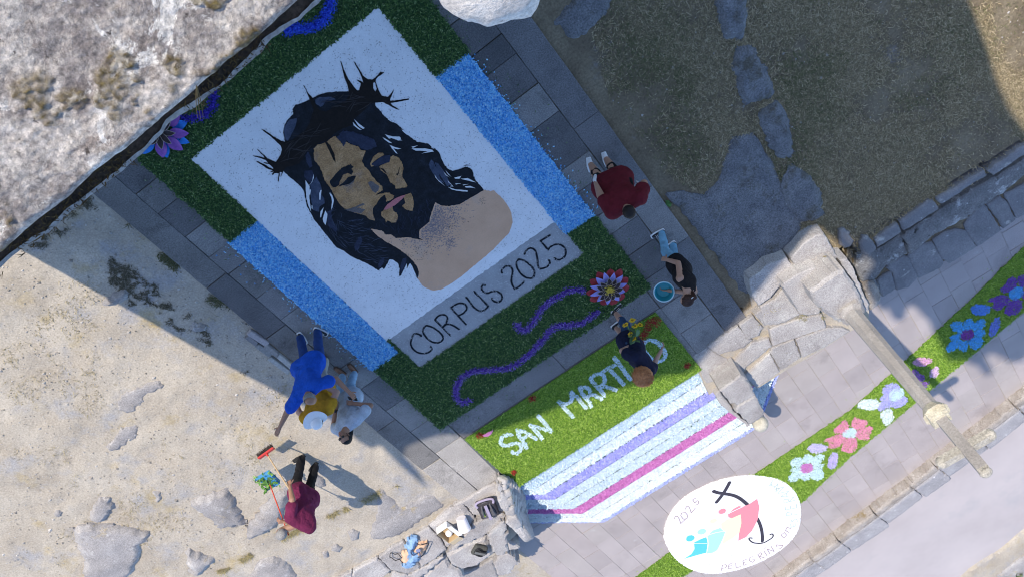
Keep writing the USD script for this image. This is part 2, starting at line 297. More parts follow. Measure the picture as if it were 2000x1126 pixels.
# bare flat bedrock showing between the paving and the lawn
def bedrock(pts, z, seed, dome=0.02, mt='slab_rock', label='', group=None):
    q = PX(pts, 0)
    return obj('bedrock_slab', stone(q, z - .012, 0.25, seed, rough=0.026, bevel=0.075, dome=dome, d=0.04), MT[mt], smooth=40, label=label, category='rock', group=group)
bedrock([(1405, 355), (1432, 270), (1475, 262), (1512, 320), (1545, 390), (1570, 440), (1560, 470), (1520, 500), (1480, 545), (1466, 590), (1440, 560), (1385, 480), (1345, 430), (1300, 380), (1340, 375), (1378, 385)], -0.012, 41, .02, label='broad flat grey bedrock between the paving edge and the stepping stones')
bedrock([(1065, 52), (1110, 10), (1140, -25), (1205, -25), (1192, 25), (1160, 62), (1120, 85), (1098, 62)], -0.005, 42, .03, label='dark rounded bedrock beside the paving at the top edge of the picture')
for i, (pts, lab) in enumerate([
    ([(1392, -40), (1452, -40), (1462, 20), (1455, 82), (1418, 80), (1404, 40)], 'topmost stepping stone at the upper edge of the lawn'),
    ([(1438, 95), (1470, 88), (1500, 140), (1517, 180), (1505, 195), (1458, 208), (1446, 190), (1434, 130)], 'longest stepping stone, pale spotted, second from the top of the lawn'),
    ([(1482, 222), (1520, 196), (1540, 230), (1553, 300), (1545, 312), (1520, 310), (1500, 280)], 'narrow stepping stone with large white lichen spots'),
    ([(1526, 365), (1545, 320), (1585, 340), (1604, 375), (1612, 422), (1590, 436), (1553, 436), (1532, 400)], 'lowest rounded stepping stone by the lit corner of the lawn')]):
    bedrock(pts, 0.03, 50 + i, .015, label=lab, group='stepping stones in the lawn')

# dry lawn: blades
clump = lambda x, y: meshkit.fbm(np.c_[x * 1.3, y * 1.3, np.zeros_like(x)], 4, 21)
MT['dry'] = petal('dry_grass_blades', [(.20, .155, .085), (.30, .235, .13), (.42, .335, .20), (.13, .105, .06), (.60, .49, .31), (.24, .19, .105), (.16, .135, .07)], rough=.8)
MT['greenblade'] = petal('green_grass_blades', [(.10, .105, .045), (.15, .145, .065), (.21, .195, .09), (.07, .075, .03)], rough=.8)
lawn = mkpoly(np.vstack([PX([(1130, -60), (1185, 180), (1240, 260), (1300, 340), (1375, 385), (1405, 352), (1432, 268), (1480, 262), (1512, 320), (1560, 450), (1640, 500), (1665, 505), (2060, 265), (2060, -120), (1130, -120)], 0)]))
stones_xy = unary_union([mkpoly(PX(p, 0)) for p in ([(1392, -40), (1452, -40), (1462, 20), (1455, 82), (1418, 80), (1404, 40)], [(1438, 95), (1470, 88), (1500, 140), (1517, 180), (1505, 195), (1458, 208), (1446, 190), (1434, 130)], [(1482, 222), (1520, 196), (1540, 230), (1553, 300), (1545, 312), (1520, 310), (1500, 280)], [(1526, 365), (1545, 320), (1585, 340), (1604, 375), (1612, 422), (1590, 436), (1553, 436), (1532, 400)], [(1065, 52), (1110, 10), (1140, -25), (1205, -25), (1192, 25), (1160, 62), (1120, 85), (1098, 62)])])
lawn = lawn.difference(stones_xy.buffer(-0.03))
r = np.random.default_rng(5)
q = sample(lawn, 210000, r); c = clump(q[:, 0], q[:, 1]); right = q[:, 0] < -0.75 - 0.1 * (q[:, 1] - 7)
keep = r.uniform(0, 1, len(q)) < np.clip((c - 0.30) * 4.0, 0.06, 1) * np.where(right, 1.0, 0.45)
q = q[keep]; g = r.uniform(0, 1, len(q)) < np.clip((meshkit.fbm(np.c_[q * 0.8, np.zeros(len(q))], 3, 33) - 0.46) * 3.0, 0.04, .6)
obj('dry_grass', blades(q[~g], 0.040, 0.010, -0.075, 1, 1.4, undr), MT['dry'], kind='stuff', label='dry straw coloured grass of the lawn', category='grass')
obj('green_grass', blades(q[g], 0.038, 0.010, -0.075, 2, 1.3, undr), MT['greenblade'], kind='stuff', label='short dull green grass of the lawn', category='grass')
# tufts on the sandy ground
tuft = mkpoly(PX([(0, 520), (170, 370), (350, 520), (520, 660), (600, 740), (620, 860), (470, 1000), (720, 950), (830, 930), (880, 880), (900, 870), (800, 935), (560, 1048), (400, 1126), (0, 1126)], 0)).intersection(TL)
q = sample(tuft, 70000, r); c = meshkit.fbm(np.c_[q * 1.5, np.zeros(len(q))], 5, 77); q = q[r.uniform(0, 1, len(q)) < np.clip((c - .60) * 4, 0, .45) * (meshkit.noise(np.c_[q * 14, np.zeros(len(q))], 8) > .45)]
obj('dry_tufts', blades(q, 0.028, 0.008, -0.045, 3, 1.7, und), petal('ochre_tufts', [(.40, .34, .22), (.48, .41, .27), (.30, .25, .14), (.24, .21, .12)]), kind='stuff', label='thin ochre grass growing in patches on the sandy ground', category='grass')
q = sample(mkpoly(PX([(40, 500), (170, 375), (330, 500), (480, 640), (520, 690), (500, 760), (330, 640)], 0)).intersection(TL), 90000, r); c = meshkit.fbm(np.c_[q * 2.2, np.zeros(len(q))], 5, 78); q = q[r.uniform(0, 1, len(q)) < np.clip((c - .60) * 5, 0, .4) * (meshkit.noise(np.c_[q * 12, np.zeros(len(q))], 9) > .4)]
obj('mossy_tufts', blades(q, 0.024, 0.008, -0.045, 4, 1.6, und), petal('mossy_tufts', [(.055, .05, .03), (.10, .085, .05), (.15, .13, .08)]), kind='stuff', label='dark mossy tufts on the shaded sandy ground', category='grass')
# clumps in the crack along the paving and the wall
q = sample(LineString([(6.58, 3.0), (6.6, 5.4)]).buffer(0.1), 3500, r); c = meshkit.fbm(np.c_[q * 2.5, np.zeros(len(q))], 4, 5); q = q[c > .5]
obj('edge_grass', blades(q, 0.05, 0.008, -0.05, 6, 1.3), petal('edge_grass', [(.05, .06, .02), (.10, .10, .04), (.16, .14, .06)]), kind='stuff', label='low weeds along the left edge of the paving', category='grass')
q = sample(unary_union([LineString(PX([(430, 1118), (560, 1048), (700, 985), (800, 935), (880, 893), (960, 915)], 0)).buffer(0.06)]), 6000, r); c = meshkit.fbm(np.c_[q * 3, np.zeros(len(q))], 4, 15); q = q[c > .5]
obj('wall_foot_grass', blades(q, 0.05, 0.008, -0.05, 7, 1.3), petal('straw_edge', [(.42, .34, .18), (.32, .26, .12), (.22, .2, .08)]), kind='stuff', label='straw along the joint between the sandy ground and the wall stones', category='grass')
# gravel and crumbs of stone
def pebbles(g, n, z, zf, size, seed):
    rr = np.random.default_rng(seed); q = sample(g, n, rr); s = size * rr.lognormal(0, .45, n); o_ = np.array([[1, 0, 0], [0, 1, 0], [-1, 0, 0], [0, -1, 0], [0, 0, .7], [0, 0, -.7]])
    v = (o_[None] * s[:, None, None] * rr.uniform(.6, 1.3, (n, 6, 1)) + np.c_[q, z + zf(q[:, 0], q[:, 1])][:, None]).reshape(-1, 3); t_ = np.array([[0, 1, 4], [1, 2, 4], [2, 3, 4], [3, 0, 4], [1, 0, 5], [2, 1, 5], [3, 2, 5], [0, 3, 5]])
    return v, (t_[None] + (np.arange(n) * 6)[:, None, None]).reshape(-1, 3)
MT['pebble'] = petal('pebbles', [(.30, .28, .25), (.42, .39, .35), (.20, .18, .15), (.52, .49, .45), (.26, .22, .17)])
obj('gravel', pebbles(tuft, 2600, -.04, und, .011, 61), MT['pebble'], kind='stuff', label='loose gravel on the sandy ground', category='gravel')
obj('lawn_gravel', pebbles(lawn, 500, -.06, undr, .010, 62), MT['pebble'], kind='stuff', label='small stones lying in the lawn', category='gravel')
# a small green weed by the lawn corner
def weed(name, c, n, L, label, mt, seed):
    rr = np.random.default_rng(seed); t = thing(name, label, 'plant', c); vs = []
    for k in range(n):
        a = rr.uniform(0, 2 * math.pi); l = L * rr.uniform(.5, 1); w = l * .28; e = rr.uniform(.2, .9)
        d = np.array([math.cos(a) * math.cos(e), math.sin(a) * math.cos(e), math.sin(e)]); s = np.array([-math.sin(a), math.cos(a), 0]) * w
        vs.append((np.array([[0, 0, 0], d * l * .5 + s, d * l - [0, 0, l * .15], d * l * .5 - s]), np.array([[0, 1, 2], [0, 2, 3]])))
    obj('leaves', cat(*vs), mt, t); return t
weed('weed', P(1305, 397, -0.06), 16, 0.09, 'small bright weed at the paving edge below the maroon shirted person', petal('weed_leaf', [(.05, .13, .03), (.10, .22, .06)]), 3)

# ------------------------------------------------------------------ the paved square in front of the church
sq = thing('paved_square', None, None, kind='structure')
obj('bedding', sheet(sbox(0.3, 0.4, 6.53, 11.1), -1.6, -0.035), MT['lawn_soil'], sq)
def slab(x0, x1, y0, y1, parent, mt, seed, z=0.0, name='slab', gap=0.006, thick=0.06, rough=0.0018, bev=0.008):
    r = np.random.default_rng(seed); b = bev
    x0, x1, y0, y1 = x0 + gap * r.uniform(.4, 1.4), x1 - gap * r.uniform(.4, 1.4), y0 + gap * r.uniform(.4, 1.4), y1 - gap * r.uniform(.4, 1.4)
    nx, ny = max(2, int((x1 - x0) / .16)), max(2, int((y1 - y0) / .16))
    xs = np.r_[x0, np.linspace(x0 + b, x1 - b, nx), x1]; ys = np.r_[y0, np.linspace(y0 + b, y1 - b, ny), y1]
    gx, gy = np.meshgrid(xs, ys); n, m = gx.shape
    edge = np.zeros_like(gx); edge[0] = edge[-1] = 1; edge[:, 0] = edge[:, -1] = 1
    gz = z + r.normal(0, rough, gx.shape) - edge * (bev * 0.6) + (gx - x0) * r.normal(0, .003) + (gy - y0) * r.normal(0, .003)
    gx = gx + edge * r.normal(0, .002, gx.shape); gy = gy + edge * r.normal(0, .002, gx.shape)
    v = np.c_[gx.ravel(), gy.ravel(), gz.ravel()]; i = (np.arange(n - 1)[:, None] * m + np.arange(m - 1)).ravel()
    f = np.vstack([np.c_[i, i + 1, i + m + 1], np.c_[i, i + m + 1, i + m]])
    loop = np.r_[np.arange(m), np.arange(1, n) * m + m - 1, (n - 1) * m + np.arange(m - 2, -1, -1), np.arange(n - 2, 0, -1) * m]
    k = len(loop); w = v[loop].copy(); w[:, 2] = z - thick; a = np.arange(k); bb = (a + 1) % k; N = len(v)
    f2 = np.vstack([np.c_[loop[a], N + a, N + bb], np.c_[loop[a], N + bb, loop[bb]]])
    return obj(name, (np.vstack([v, w]), np.vstack([f, f2])), mt, parent)
SG = 0
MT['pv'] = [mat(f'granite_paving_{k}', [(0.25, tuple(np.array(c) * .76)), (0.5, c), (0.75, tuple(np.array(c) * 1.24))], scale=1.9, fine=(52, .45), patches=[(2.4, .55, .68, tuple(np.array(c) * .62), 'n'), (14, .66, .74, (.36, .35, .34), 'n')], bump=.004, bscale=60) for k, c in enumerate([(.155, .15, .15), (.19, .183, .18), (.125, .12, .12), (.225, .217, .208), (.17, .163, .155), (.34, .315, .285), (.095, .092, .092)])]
def ps(x0, x1, y0, y1, k=None):
    global SG; SG += 1
    slab(x0, x1, y0, y1, sq, MT['pv'][(5 if y0 > 9.3 and x0 > 5 else 3 if y0 > 8.6 and SG % 3 else 6 if x0 < 1.3 and y0 < 5 and SG % 3 == 0 else 2 if x0 < 1.3 and y0 < 6.5 and SG % 2 else (SG * 7 + SG // 3) % 5) if k is None else k], SG)  # light put into slab tones: darker at the shaded upper right, paler in front
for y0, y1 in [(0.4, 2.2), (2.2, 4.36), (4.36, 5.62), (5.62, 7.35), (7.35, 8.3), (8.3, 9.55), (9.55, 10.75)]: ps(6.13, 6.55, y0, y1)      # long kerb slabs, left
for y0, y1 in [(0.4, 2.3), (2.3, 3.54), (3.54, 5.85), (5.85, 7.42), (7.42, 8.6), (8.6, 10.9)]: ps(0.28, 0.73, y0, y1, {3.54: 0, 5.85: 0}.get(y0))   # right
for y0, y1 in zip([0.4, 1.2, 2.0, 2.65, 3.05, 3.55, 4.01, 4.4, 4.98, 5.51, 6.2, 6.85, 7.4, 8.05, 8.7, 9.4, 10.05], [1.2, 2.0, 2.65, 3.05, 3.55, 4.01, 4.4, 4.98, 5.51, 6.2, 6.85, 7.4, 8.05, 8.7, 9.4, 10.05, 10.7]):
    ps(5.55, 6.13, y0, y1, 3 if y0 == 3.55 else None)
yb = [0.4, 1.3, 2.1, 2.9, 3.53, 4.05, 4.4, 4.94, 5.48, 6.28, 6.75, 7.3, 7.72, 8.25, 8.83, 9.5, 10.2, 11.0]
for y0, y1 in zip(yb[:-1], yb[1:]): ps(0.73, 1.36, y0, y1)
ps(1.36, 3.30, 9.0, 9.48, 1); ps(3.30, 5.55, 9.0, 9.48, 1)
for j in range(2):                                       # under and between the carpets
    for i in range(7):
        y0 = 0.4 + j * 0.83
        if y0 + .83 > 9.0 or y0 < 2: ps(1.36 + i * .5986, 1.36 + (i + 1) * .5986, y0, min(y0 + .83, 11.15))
obj('underlay', sheet(sbox(1.36, 2.0, 5.55, 9.0).union(sbox(1.36, 9.49, 5.55, 11.15)), -.06, -.012), MT['granite'], sq)

# stone strips lying loose at the left edge
strips = [([(482, 652), (490, 645), (526, 668), (520, 677)], 'pale pinkish'), ([(514, 678), (521, 671), (545, 690), (541, 698)], 'short grey'), ([(541, 698), (546, 691), (584, 720), (583, 730), (570, 722)], 'long ragged white'), ([(478, 660), (486, 654), (504, 668), (500, 676)], 'dark dull'), ([(498, 677), (506, 671), (532, 690), (526, 697)], 'grey middle'), ([(522, 701), (530, 697), (567, 723), (562, 731)], 'tapering pale')]
for i, (p, w) in enumerate(strips):
    obj('stone_strip', stone(PX(p, .015), .03, .06, 300 + i, rough=.003, bevel=.008), flat(f'strip_{i}', [(.36, .33, .33), (.27, .26, .25), (.40, .40, .38), (.21, .20, .20), (.25, .25, .24), (.38, .38, .36)][i], fine=.25, fscale=30), label=f'{w} stone strip laid beside the paving left of the man in blue', category='stone strip', group='stone strips beside the paving')

# ------------------------------------------------------------------ lower path of squared granite tiles
path = thing('path', None, None, kind='structure')
obj('bedding', sheet(Polygon([(-14, 11.6), (-1.2, 11.6), (0.5, 12.4), (6.8, 12.6), (14, 11), (14, 20.6), (2.9, 19.4), (-3.6, 17.95), (-14, 15.6)]), Z2 - .25, Z2 - .012), MT['sand'], path)
wallA = [(14, 21.6), (2.91, 19.18), (0.14, 18.7), (-3.64, 17.87), (-14, 15.6)]       # foot of the low wall along the path
def wall_y(x): return np.interp(x, [p[0] for p in wallA[::-1]], [p[1] for p in wallA[::-1]])
MT['pt'] = [mat(f'path_tile_{k}', [(0.25, tuple(np.array(c) * .9)), (0.5, c), (0.75, tuple(np.array(c) * 1.1))], scale=1.6, fine=(60, .22), patches=[(1.3, .56, .7, tuple(np.array(c) * .8), 'n'), (3.2, .66, .72, (.46, .44, .43), 'n')], bump=.003, bscale=60) for k, c in enumerate([(.36, .318, .305), (.38, .338, .325), (.34, .302, .29), (.365, .328, .31)])]
r = np.random.default_rng(11); k = 0
for c in range(-14, 17):
    x0 = 0.73 - c * 0.4345; x1 = x0 + 0.4345; xm = (x0 + x1) / 2; y = 11.5 + r.uniform(0, .6); top = wall_y(xm) + .1
    if xm < 5.2 and xm > 1.4: y = max(y, 13.6)
    while y < top:
        l = r.uniform(.52, .74); k += 1
        slab(x0, x1, y, min(y + l, top + .05), path, MT['pt'][int(r.integers(4))], 1000 + k, z=Z2, gap=.0032, bev=.003, rough=.0012, name='tile'); y += l
# concrete road beyond the low wall
ZR = -1.46
obj('road', gridmesh(-16, 16, 14.5, 26, 0.5, lambda x, y: ZR + 0 * x, keep=lambda x, y: y > wall_y(x) + .3), MT['road'], kind='structure')
vg = mkpoly(PX([(1790, 1200), (1885, 1110), (1940, 1075), (1985, 1038), (2080, 960), (2300, 1100), (2200, 1400)], ZR))
obj('sandy_verge', cat(stone(np.array(vg.exterior.coords)[:-1], ZR + .06, .2, 91, rough=.02, bevel=.15, d=.08)), MT['sand'], smooth=True, kind='structure')
obj('verge_rock', stone(PX([(1942, 1120), (1958, 1108), (1990, 1082), (2020, 1070), (2040, 1110), (1990, 1140)], ZR), ZR + .12, .25, 92, rough=.02, bevel=.05, dome=.04), MT['rock'], smooth=40, label='pale rock on the verge at the bottom right corner', category='rock')
weed('verge_weed', P(1988, 1120, ZR + .12), 26, .17, 'spiky grey green weed at the bottom right corner', petal('verge_weed_leaf', [(.05, .07, .03), (.12, .15, .06), (.09, .09, .06)]), 8)
# ================================================================== stonework
# low wall between path and road: face stones and cap stones
lw = thing('low_boundary_wall', 'low lichen covered stone wall between the tiled path and the concrete road', 'wall')
r = np.random.default_rng(17); x = 9.0; k = 0
MT['pebbled'] = mat('pebbled_lichen_wall', [(0.25, (.24, .205, .17)), (0.5, (.34, .30, .26)), (0.75, (.43, .39, .35))], scale=4, fine=(45, .35), patches=[(9, .36, .26, (.60, .57, .52), 'v'), (16, .64, .70, (.10, .085, .06), 'n'), (3, .62, .7, (.25, .19, .10), 'n')], bump=.02, bscale=30)
MT['capgrey'] = mat('grey_lichen_cap', [(0.25, (.23, .225, .23)), (0.5, (.30, .29, .295)), (0.75, (.36, .35, .355))], scale=3, fine=(45, .3), patches=[(5, .36, .28, (.60, .58, .58), 'v'), (12, .34, .24, (.66, .64, .62), 'v'), (8, .66, .72, (.09, .09, .09), 'n')], bump=.01, bscale=30)
while x > -12:
    l = r.uniform(.7, 1.25); x1 = x - l; ya, yb_ = wall_y(x), wall_y(x1); d = np.array([x1 - x, yb_ - ya]); d /= np.linalg.norm(d); nrm = np.array([d[1], -d[0]]) * (1 if d[1] * 0 - d[0] > 0 else -1)
    nrm = np.array([-d[1], d[0]]); nrm = nrm if nrm[1] > 0 else -nrm
    a, b = np.array([x, ya]) + d * .006, np.array([x1, yb_]) - d * .006; k += 1
    hz = Z2 + r.uniform(.23, .29)
    obj('face_stone', stone(np.array([a, b, b + nrm * r.uniform(.18, .24), a + nrm * .2]), hz, .55, 400 + k, rough=.02, bevel=.035, d=.06), MT['pebbled'], lw, smooth=40)
    w1, w2 = r.uniform(.62, .78), r.uniform(.62, .78)
    obj('cap_stone', stone(np.array([a + nrm * .235, b + nrm * .235, b + nrm * w2, a + nrm * w1]), hz - r.uniform(.0, .035), .55, 600 + k, rough=.014, bevel=.03, d=.06), MT['capgrey'], lw, smooth=40); x = x1
obj('core', cat(*[sheet(Polygon([(x0, wall_y(x0) + .06), (x0, wall_y(x0) + .55), (x0 - 1, wall_y(x0 - 1) + .55), (x0 - 1, wall_y(x0 - 1) + .06)]), Z2 - .3, Z2 + .12) for x0 in np.arange(9, -11.5, -1.0)]), MT['lawn_soil'], lw)

# retaining wall below the lawn: coping row, rubble strip and a row of wide bench stones
rw = thing('retaining_wall', 'dark lichen spotted stepped retaining wall in shade along the lawn edge', 'wall')
o, s = (1640, 280), 3.5194
def RS(pts, z, dep, mt, seed, name, rough=.012, bevel=.03, **kw):
    obj(name, stone(PX(pts, z, o, s), z, dep, seed, rough=rough, bevel=bevel, **kw), MT[mt], rw, smooth=40)
for i, p in enumerate([[(0, 600), (35, 585), (75, 630), (105, 680), (80, 715), (40, 730), (5, 700)], [(140, 690), (165, 645), (200, 640), (235, 680), (258, 730), (200, 780), (150, 760)], [(243, 660), (335, 590), (400, 550), (430, 615), (340, 670), (265, 715)], [(415, 540), (500, 480), (620, 390), (650, 400), (690, 450), (560, 540), (445, 605)],
    [(665, 385), (760, 330), (900, 240), (1000, 190), (1020, 225), (890, 300), (790, 370), (700, 425)], [(1015, 190), (1130, 110), (1300, -10), (1340, 30), (1200, 130), (1060, 220)], [(1310, -20), (1500, -150), (1540, -110), (1345, 25)]]):
    RS(p, .02, .5, 'block_stone', 700 + i, 'coping_stone')
# rubble strip: many small stones
strip = mkpoly(PX([(110, 850), (120, 770), (260, 735), (440, 615), (700, 440), (900, 310), (1060, 225), (1300, 70), (1500, -60), (1560, 10), (1300, 190), (1130, 330), (1020, 400), (880, 500), (640, 630), (480, 760), (330, 850), (250, 940), (150, 960)], -.3, o, s))
r = np.random.default_rng(23)
pts = sample(strip, 130, r)
for _ in range(6):
    vor = shapely.voronoi_polygons(shapely.MultiPoint(pts), extend_to=strip.buffer(1)); pts = np.array([(g.centroid.x, g.centroid.y) for g in vor.geoms if strip.buffer(.05).contains(g.centroid)])
cells = [c for g in shapely.voronoi_polygons(shapely.MultiPoint(pts), extend_to=strip.buffer(1)).geoms for c in polys(g.intersection(strip)) if c.area > .004]
for i, c in enumerate(cells):
    e = c.buffer(-.012).buffer(.004)
    for q in polys(e)[:1]: obj('rubble_stone', stone(np.array(q.exterior.coords)[:-1], -.28 + r.uniform(-.07, .06), .3, 740 + i, rough=.02, bevel=.03, d=.06), MT['dark_stone'] if r.uniform() < .75 else MT['wall_stone'], rw, smooth=40)
obj('rubble_bed', sheet(strip, -1.5, -.40), MT['lawn_soil'], rw)
for i, p in enumerate([[(255, 945), (300, 900), (360, 880), (390, 1000), (300, 1060), (270, 1000)], [(320, 860), (350, 810), (440, 770), (480, 780), (545, 920), (480, 990), (395, 1010), (365, 890)], [(470, 770), (560, 690), (640, 680), (720, 820), (690, 860), (545, 930), (500, 850)], [(640, 665), (720, 610), (800, 590), (870, 600), (940, 715), (760, 830), (700, 790)], [(855, 560), (900, 500), (960, 420), (1010, 430), (1115, 600), (950, 715), (890, 640)], [(1010, 420), (1100, 360), (1150, 400), (1215, 530), (1130, 590), (1080, 510)], [(1130, 350), (1250, 290), (1330, 240), (1420, 400), (1225, 520), (1160, 410)], [(1340, 230), (1480, 130), (1600, 280), (1430, 390)]]):
    z = -.95
    RS(p, z, .5, 'block_stone', 720 + i, 'bench_stone', rough=.010, bevel=.025)
RS([(150, 960), (250, 940), (280, 1020), (220, 1060), (160, 1010)], -.9, .5, 'dark_stone', 731, 'bench_stone')
obj('wall_core', sheet(mkpoly(PX([(120, 800), (440, 640), (1060, 250), (1600, -120), (1680, 160), (1215, 500), (930, 700), (540, 910), (300, 1040), (200, 990)], -.98, o, s)), -1.6, -1.0), MT['lawn_soil'], rw)
RS([(165, 990), (200, 955), (245, 970), (275, 1010), (285, 1060), (270, 1110), (215, 1150), (180, 1080)], -.25, 1.2, 'pebbled', 732, 'rounded_end_stone', dome=.05)

# platform of the wayside cross
pf = thing('cross_platform', 'sunlit stepped granite platform of pale lichen stones beside the flower stairs', 'platform')
def PF(pts, z, dep, seed, o, s, name='platform_stone', mt='wall_stone', **kw):
    obj(name, stone(PX(pts, z, o, s), z, dep, seed, **{**dict(rough=.009, bevel=.018), **kw}), MT[mt], pf, smooth=28)
base = mkpoly(PX([(1349, 697), (1385, 672), (1440, 632), (1468, 600), (1462, 570), (1470, 548), (1530, 500), (1600, 455), (1612, 458), (1650, 515), (1700, 590), (1702, 628), (1660, 652), (1600, 690), (1540, 724), (1480, 762), (1440, 735), (1385, 775)], 0)).buffer(-.02)
obj('core', sheet(base.union(sbox(-.2, 10.6, 1.42, 12.2)), -1.6, -.03), MT['sand'], pf)
for i, p in enumerate([[(8, 742), (78, 692), (130, 730), (200, 762), (150, 850), (75, 872)], [(80, 690), (228, 592), (300, 662), (250, 700), (135, 730)], [(236, 588), (302, 540), (352, 600), (330, 640), (275, 660)], [(308, 535), (430, 450), (462, 475), (520, 535), (455, 575), (362, 590)], [(385, 605), (470, 575), (560, 545), (640, 535), (660, 600), (510, 650), (400, 690)], [(510, 655), (665, 600), (735, 600), (778, 618), (660, 690), (545, 745)], [(400, 695), (505, 655), (540, 745), (440, 810), (385, 720)], [(255, 835), (385, 722), (435, 815), (322, 895), (270, 850)], [(210, 765), (300, 670), (380, 650), (395, 690), (270, 790), (250, 825), (180, 850)]]):
    PF(p, (.0, .05, .06, .12, .08, .05, .04, .02, .04)[i], .4, 800 + i, (1350, 400), 2.5015)
o8 = (1420, 420), 5.117
for i, (p, z) in enumerate([([(640, 430), (760, 290), (880, 205), (970, 188), (1110, 430), (1000, 510), (870, 510), (720, 585)], .24), ([(225, 640), (300, 590), (400, 500), (600, 432), (700, 590), (560, 668), (530, 715), (430, 830), (325, 905), (265, 820), (235, 740)], .22), ([(330, 915), (480, 835), (560, 735), (640, 830), (735, 1000), (560, 1060), (380, 1090)], .13)]):
    PF(p, z, .4, 820 + i, *o8)
PF([(560, 682), (720, 582), (890, 517), (940, 560), (992, 645), (1000, 760), (920, 985), (800, 1000), (735, 990), (640, 830), (562, 722)], .46, .5, 825, *o8, name='step_stone', rough=.008)
PF([(835, 760), (900, 715), (1060, 592), (1180, 558), (1265, 680), (1330, 800), (1395, 950), (1300, 1010), (1140, 1085), (965, 975), (880, 880)], .80, .8, 826, *o8, name='plinth_stone', rough=.012, bevel=.05)
PF([(1120, 450), (1200, 440), (1260, 520), (1330, 700), (1420, 900), (1400, 970), (1330, 790), (1260, 650), (1180, 545)], .30, .6, 827, *o8)
q = sample(mkpoly(PX([(560, 700), (1000, 640), (1300, 700), (1330, 1000), (700, 1060), (300, 1100)], .1, *o8)), 2500, r); c = meshkit.fbm(np.c_[q * 4, np.zeros(len(q))], 4, 66); q = q[c > .6]
obj('moss', blades(q, .04, .008, .1, 9, 1.2), petal('platform_straw', [(.40, .33, .16), (.28, .24, .10), (.18, .17, .07)]), pf, kind='stuff')
# block with a worn end at the side of the stairs
pier = thing('stair_end_block', 'long worn stone block with a round lichen ball at its foot beside the flower stairs', 'stone block')
obj('block', stone(PX([(1405, 762), (1449, 732), (1460, 742), (1476, 771), (1440, 792), (1420, 778)], .5), .5, 1.9, 840, rough=.016, bevel=.025, d=.05), MT['wall_stone'], pier, smooth=28)
obj('block', stone(PX([(1439, 793), (1476, 772), (1493, 806), (1490, 815), (1466, 830), (1438, 803)], .2), .2, 1.6, 842, rough=.016, bevel=.03, d=.05), MT['wall_stone'], pier, smooth=28)
obj('side_course', stone(PX([(1395, 770), (1405, 762), (1436, 806), (1466, 830), (1460, 833), (1410, 792)], .1), .1, 1.5, 841, rough=.012, bevel=.02), MT['wall_stone'], pier, smooth=40)
bp = P(1489, 834, .12); ball = trimesh.creation.icosphere(3, .15); ball.vertices *= 1 + .10 * (meshkit.fbm(ball.vertices * 14, 3, 5) - .5)[:, None]; ball.apply_translation([bp[0], bp[1], .02])
ys_ = [(P(1489, 834, 0)[0], P(1489, 834, 0)[1])]
obj('ball', ball, mat('cream_lichen', [(.3, (.40, .37, .29)), (.7, (.56, .52, .42))], scale=9, fine=(50, .3), bump=.012, bscale=40), pier, smooth=True)
obj('ball_pedestal', stone(np.array([(bp[0] + .14 * math.cos(a), bp[1] + .14 * math.sin(a)) for a in np.arange(8) * math.pi / 4]), -.06, 1.35, 843, rough=.01, bevel=.02), MT['wall_stone'], pier, smooth=40)

# wayside cross
b0 = P(1660, 607, .80); t = thing('wayside_cross', 'tall weathered stone wayside cross with a capital standing on the platform', 'stone cross', (b0[0], b0[1], .80))
MT['cross'] = mat('cross_granite', [(0.25, (.245, .225, .205)), (0.5, (.315, .29, .265)), (0.75, (.38, .355, .325))], scale=2.5, fine=(45, .25), patches=[(9, .30, .24, (.66, .64, .60), 'v'), (17, .28, .2, (.66, .64, .60), 'v')], bump=.008, bscale=34)
MT['cream'] = mat('cream_lichen_stone', [(0.25, (.42, .37, .26)), (0.5, (.55, .50, .38)), (0.75, (.64, .60, .48))], scale=6, fine=(40, .3), patches=[(10, .62, .7, (.30, .27, .22), 'n')], bump=.015, bscale=34)
MT['cross_tip'] = mat('lichened_cross_tip', [(0.25, (.33, .30, .25)), (0.5, (.43, .395, .33)), (0.75, (.54, .50, .42))], scale=8, fine=(45, .35), patches=[(12, .60, .7, (.24, .22, .19), 'n')], bump=.02, bscale=30)
def prism(r0, r1, z0, z1, n=8, rot=math.pi / 8, sub=8):
    a = np.arange(n) * 2 * math.pi / n + rot; zz = np.linspace(z0, z1, sub); rr = np.linspace(r0, r1, sub)
    v = np.vstack([np.c_[np.cos(a) * q, np.sin(a) * q, np.full(n, z)] for q, z in zip(rr, zz)] + [[[0, 0, z1]], [[0, 0, z0]]])
    f = []
    for i in range(sub - 1):
        for j in range(n): k2 = (j + 1) % n; f += [[i * n + j, i * n + k2, (i + 1) * n + k2], [i * n + j, (i + 1) * n + k2, (i + 1) * n + j]]
    for j in range(n): k2 = (j + 1) % n; f += [[sub * n, (sub - 1) * n + j, (sub - 1) * n + k2], [sub * n + 1, k2, j]]
    return np.array(v), np.array(f)
obj('shaft_base', cat(prism(.24, .24, 0, .08, 4, math.pi / 4, 3), prism(.22, .17, .08, .14, 8, math.pi / 8, 3)), MT['cross'], t)
obj('shaft', prism(.145, .115, .1, 2.50, 8), MT['cross'], t)
obj('capital', cat(prism(.13, .20, 2.46, 2.60, 8, math.pi / 8, 4), prism(.20, .19, 2.60, 2.70, 4, math.pi / 4, 3), prism(.14, .13, 2.70, 2.74, 8)), MT['cream'], t)
obj('upper_shaft', bxm(-.075, .075, -.065, .065, 2.7, 3.70), MT['cross'], t)
def knob(x, z, sx, sz): 
    k = trimesh.creation.icosphere(2, 1.0); k.vertices = k.vertices * [sx, .075, sz] * (1 + .16 * (meshkit.fbm(k.vertices * 3 + x, 3, 2) - .5))[:, None]; k.apply_translation([x, 0, z]); return k
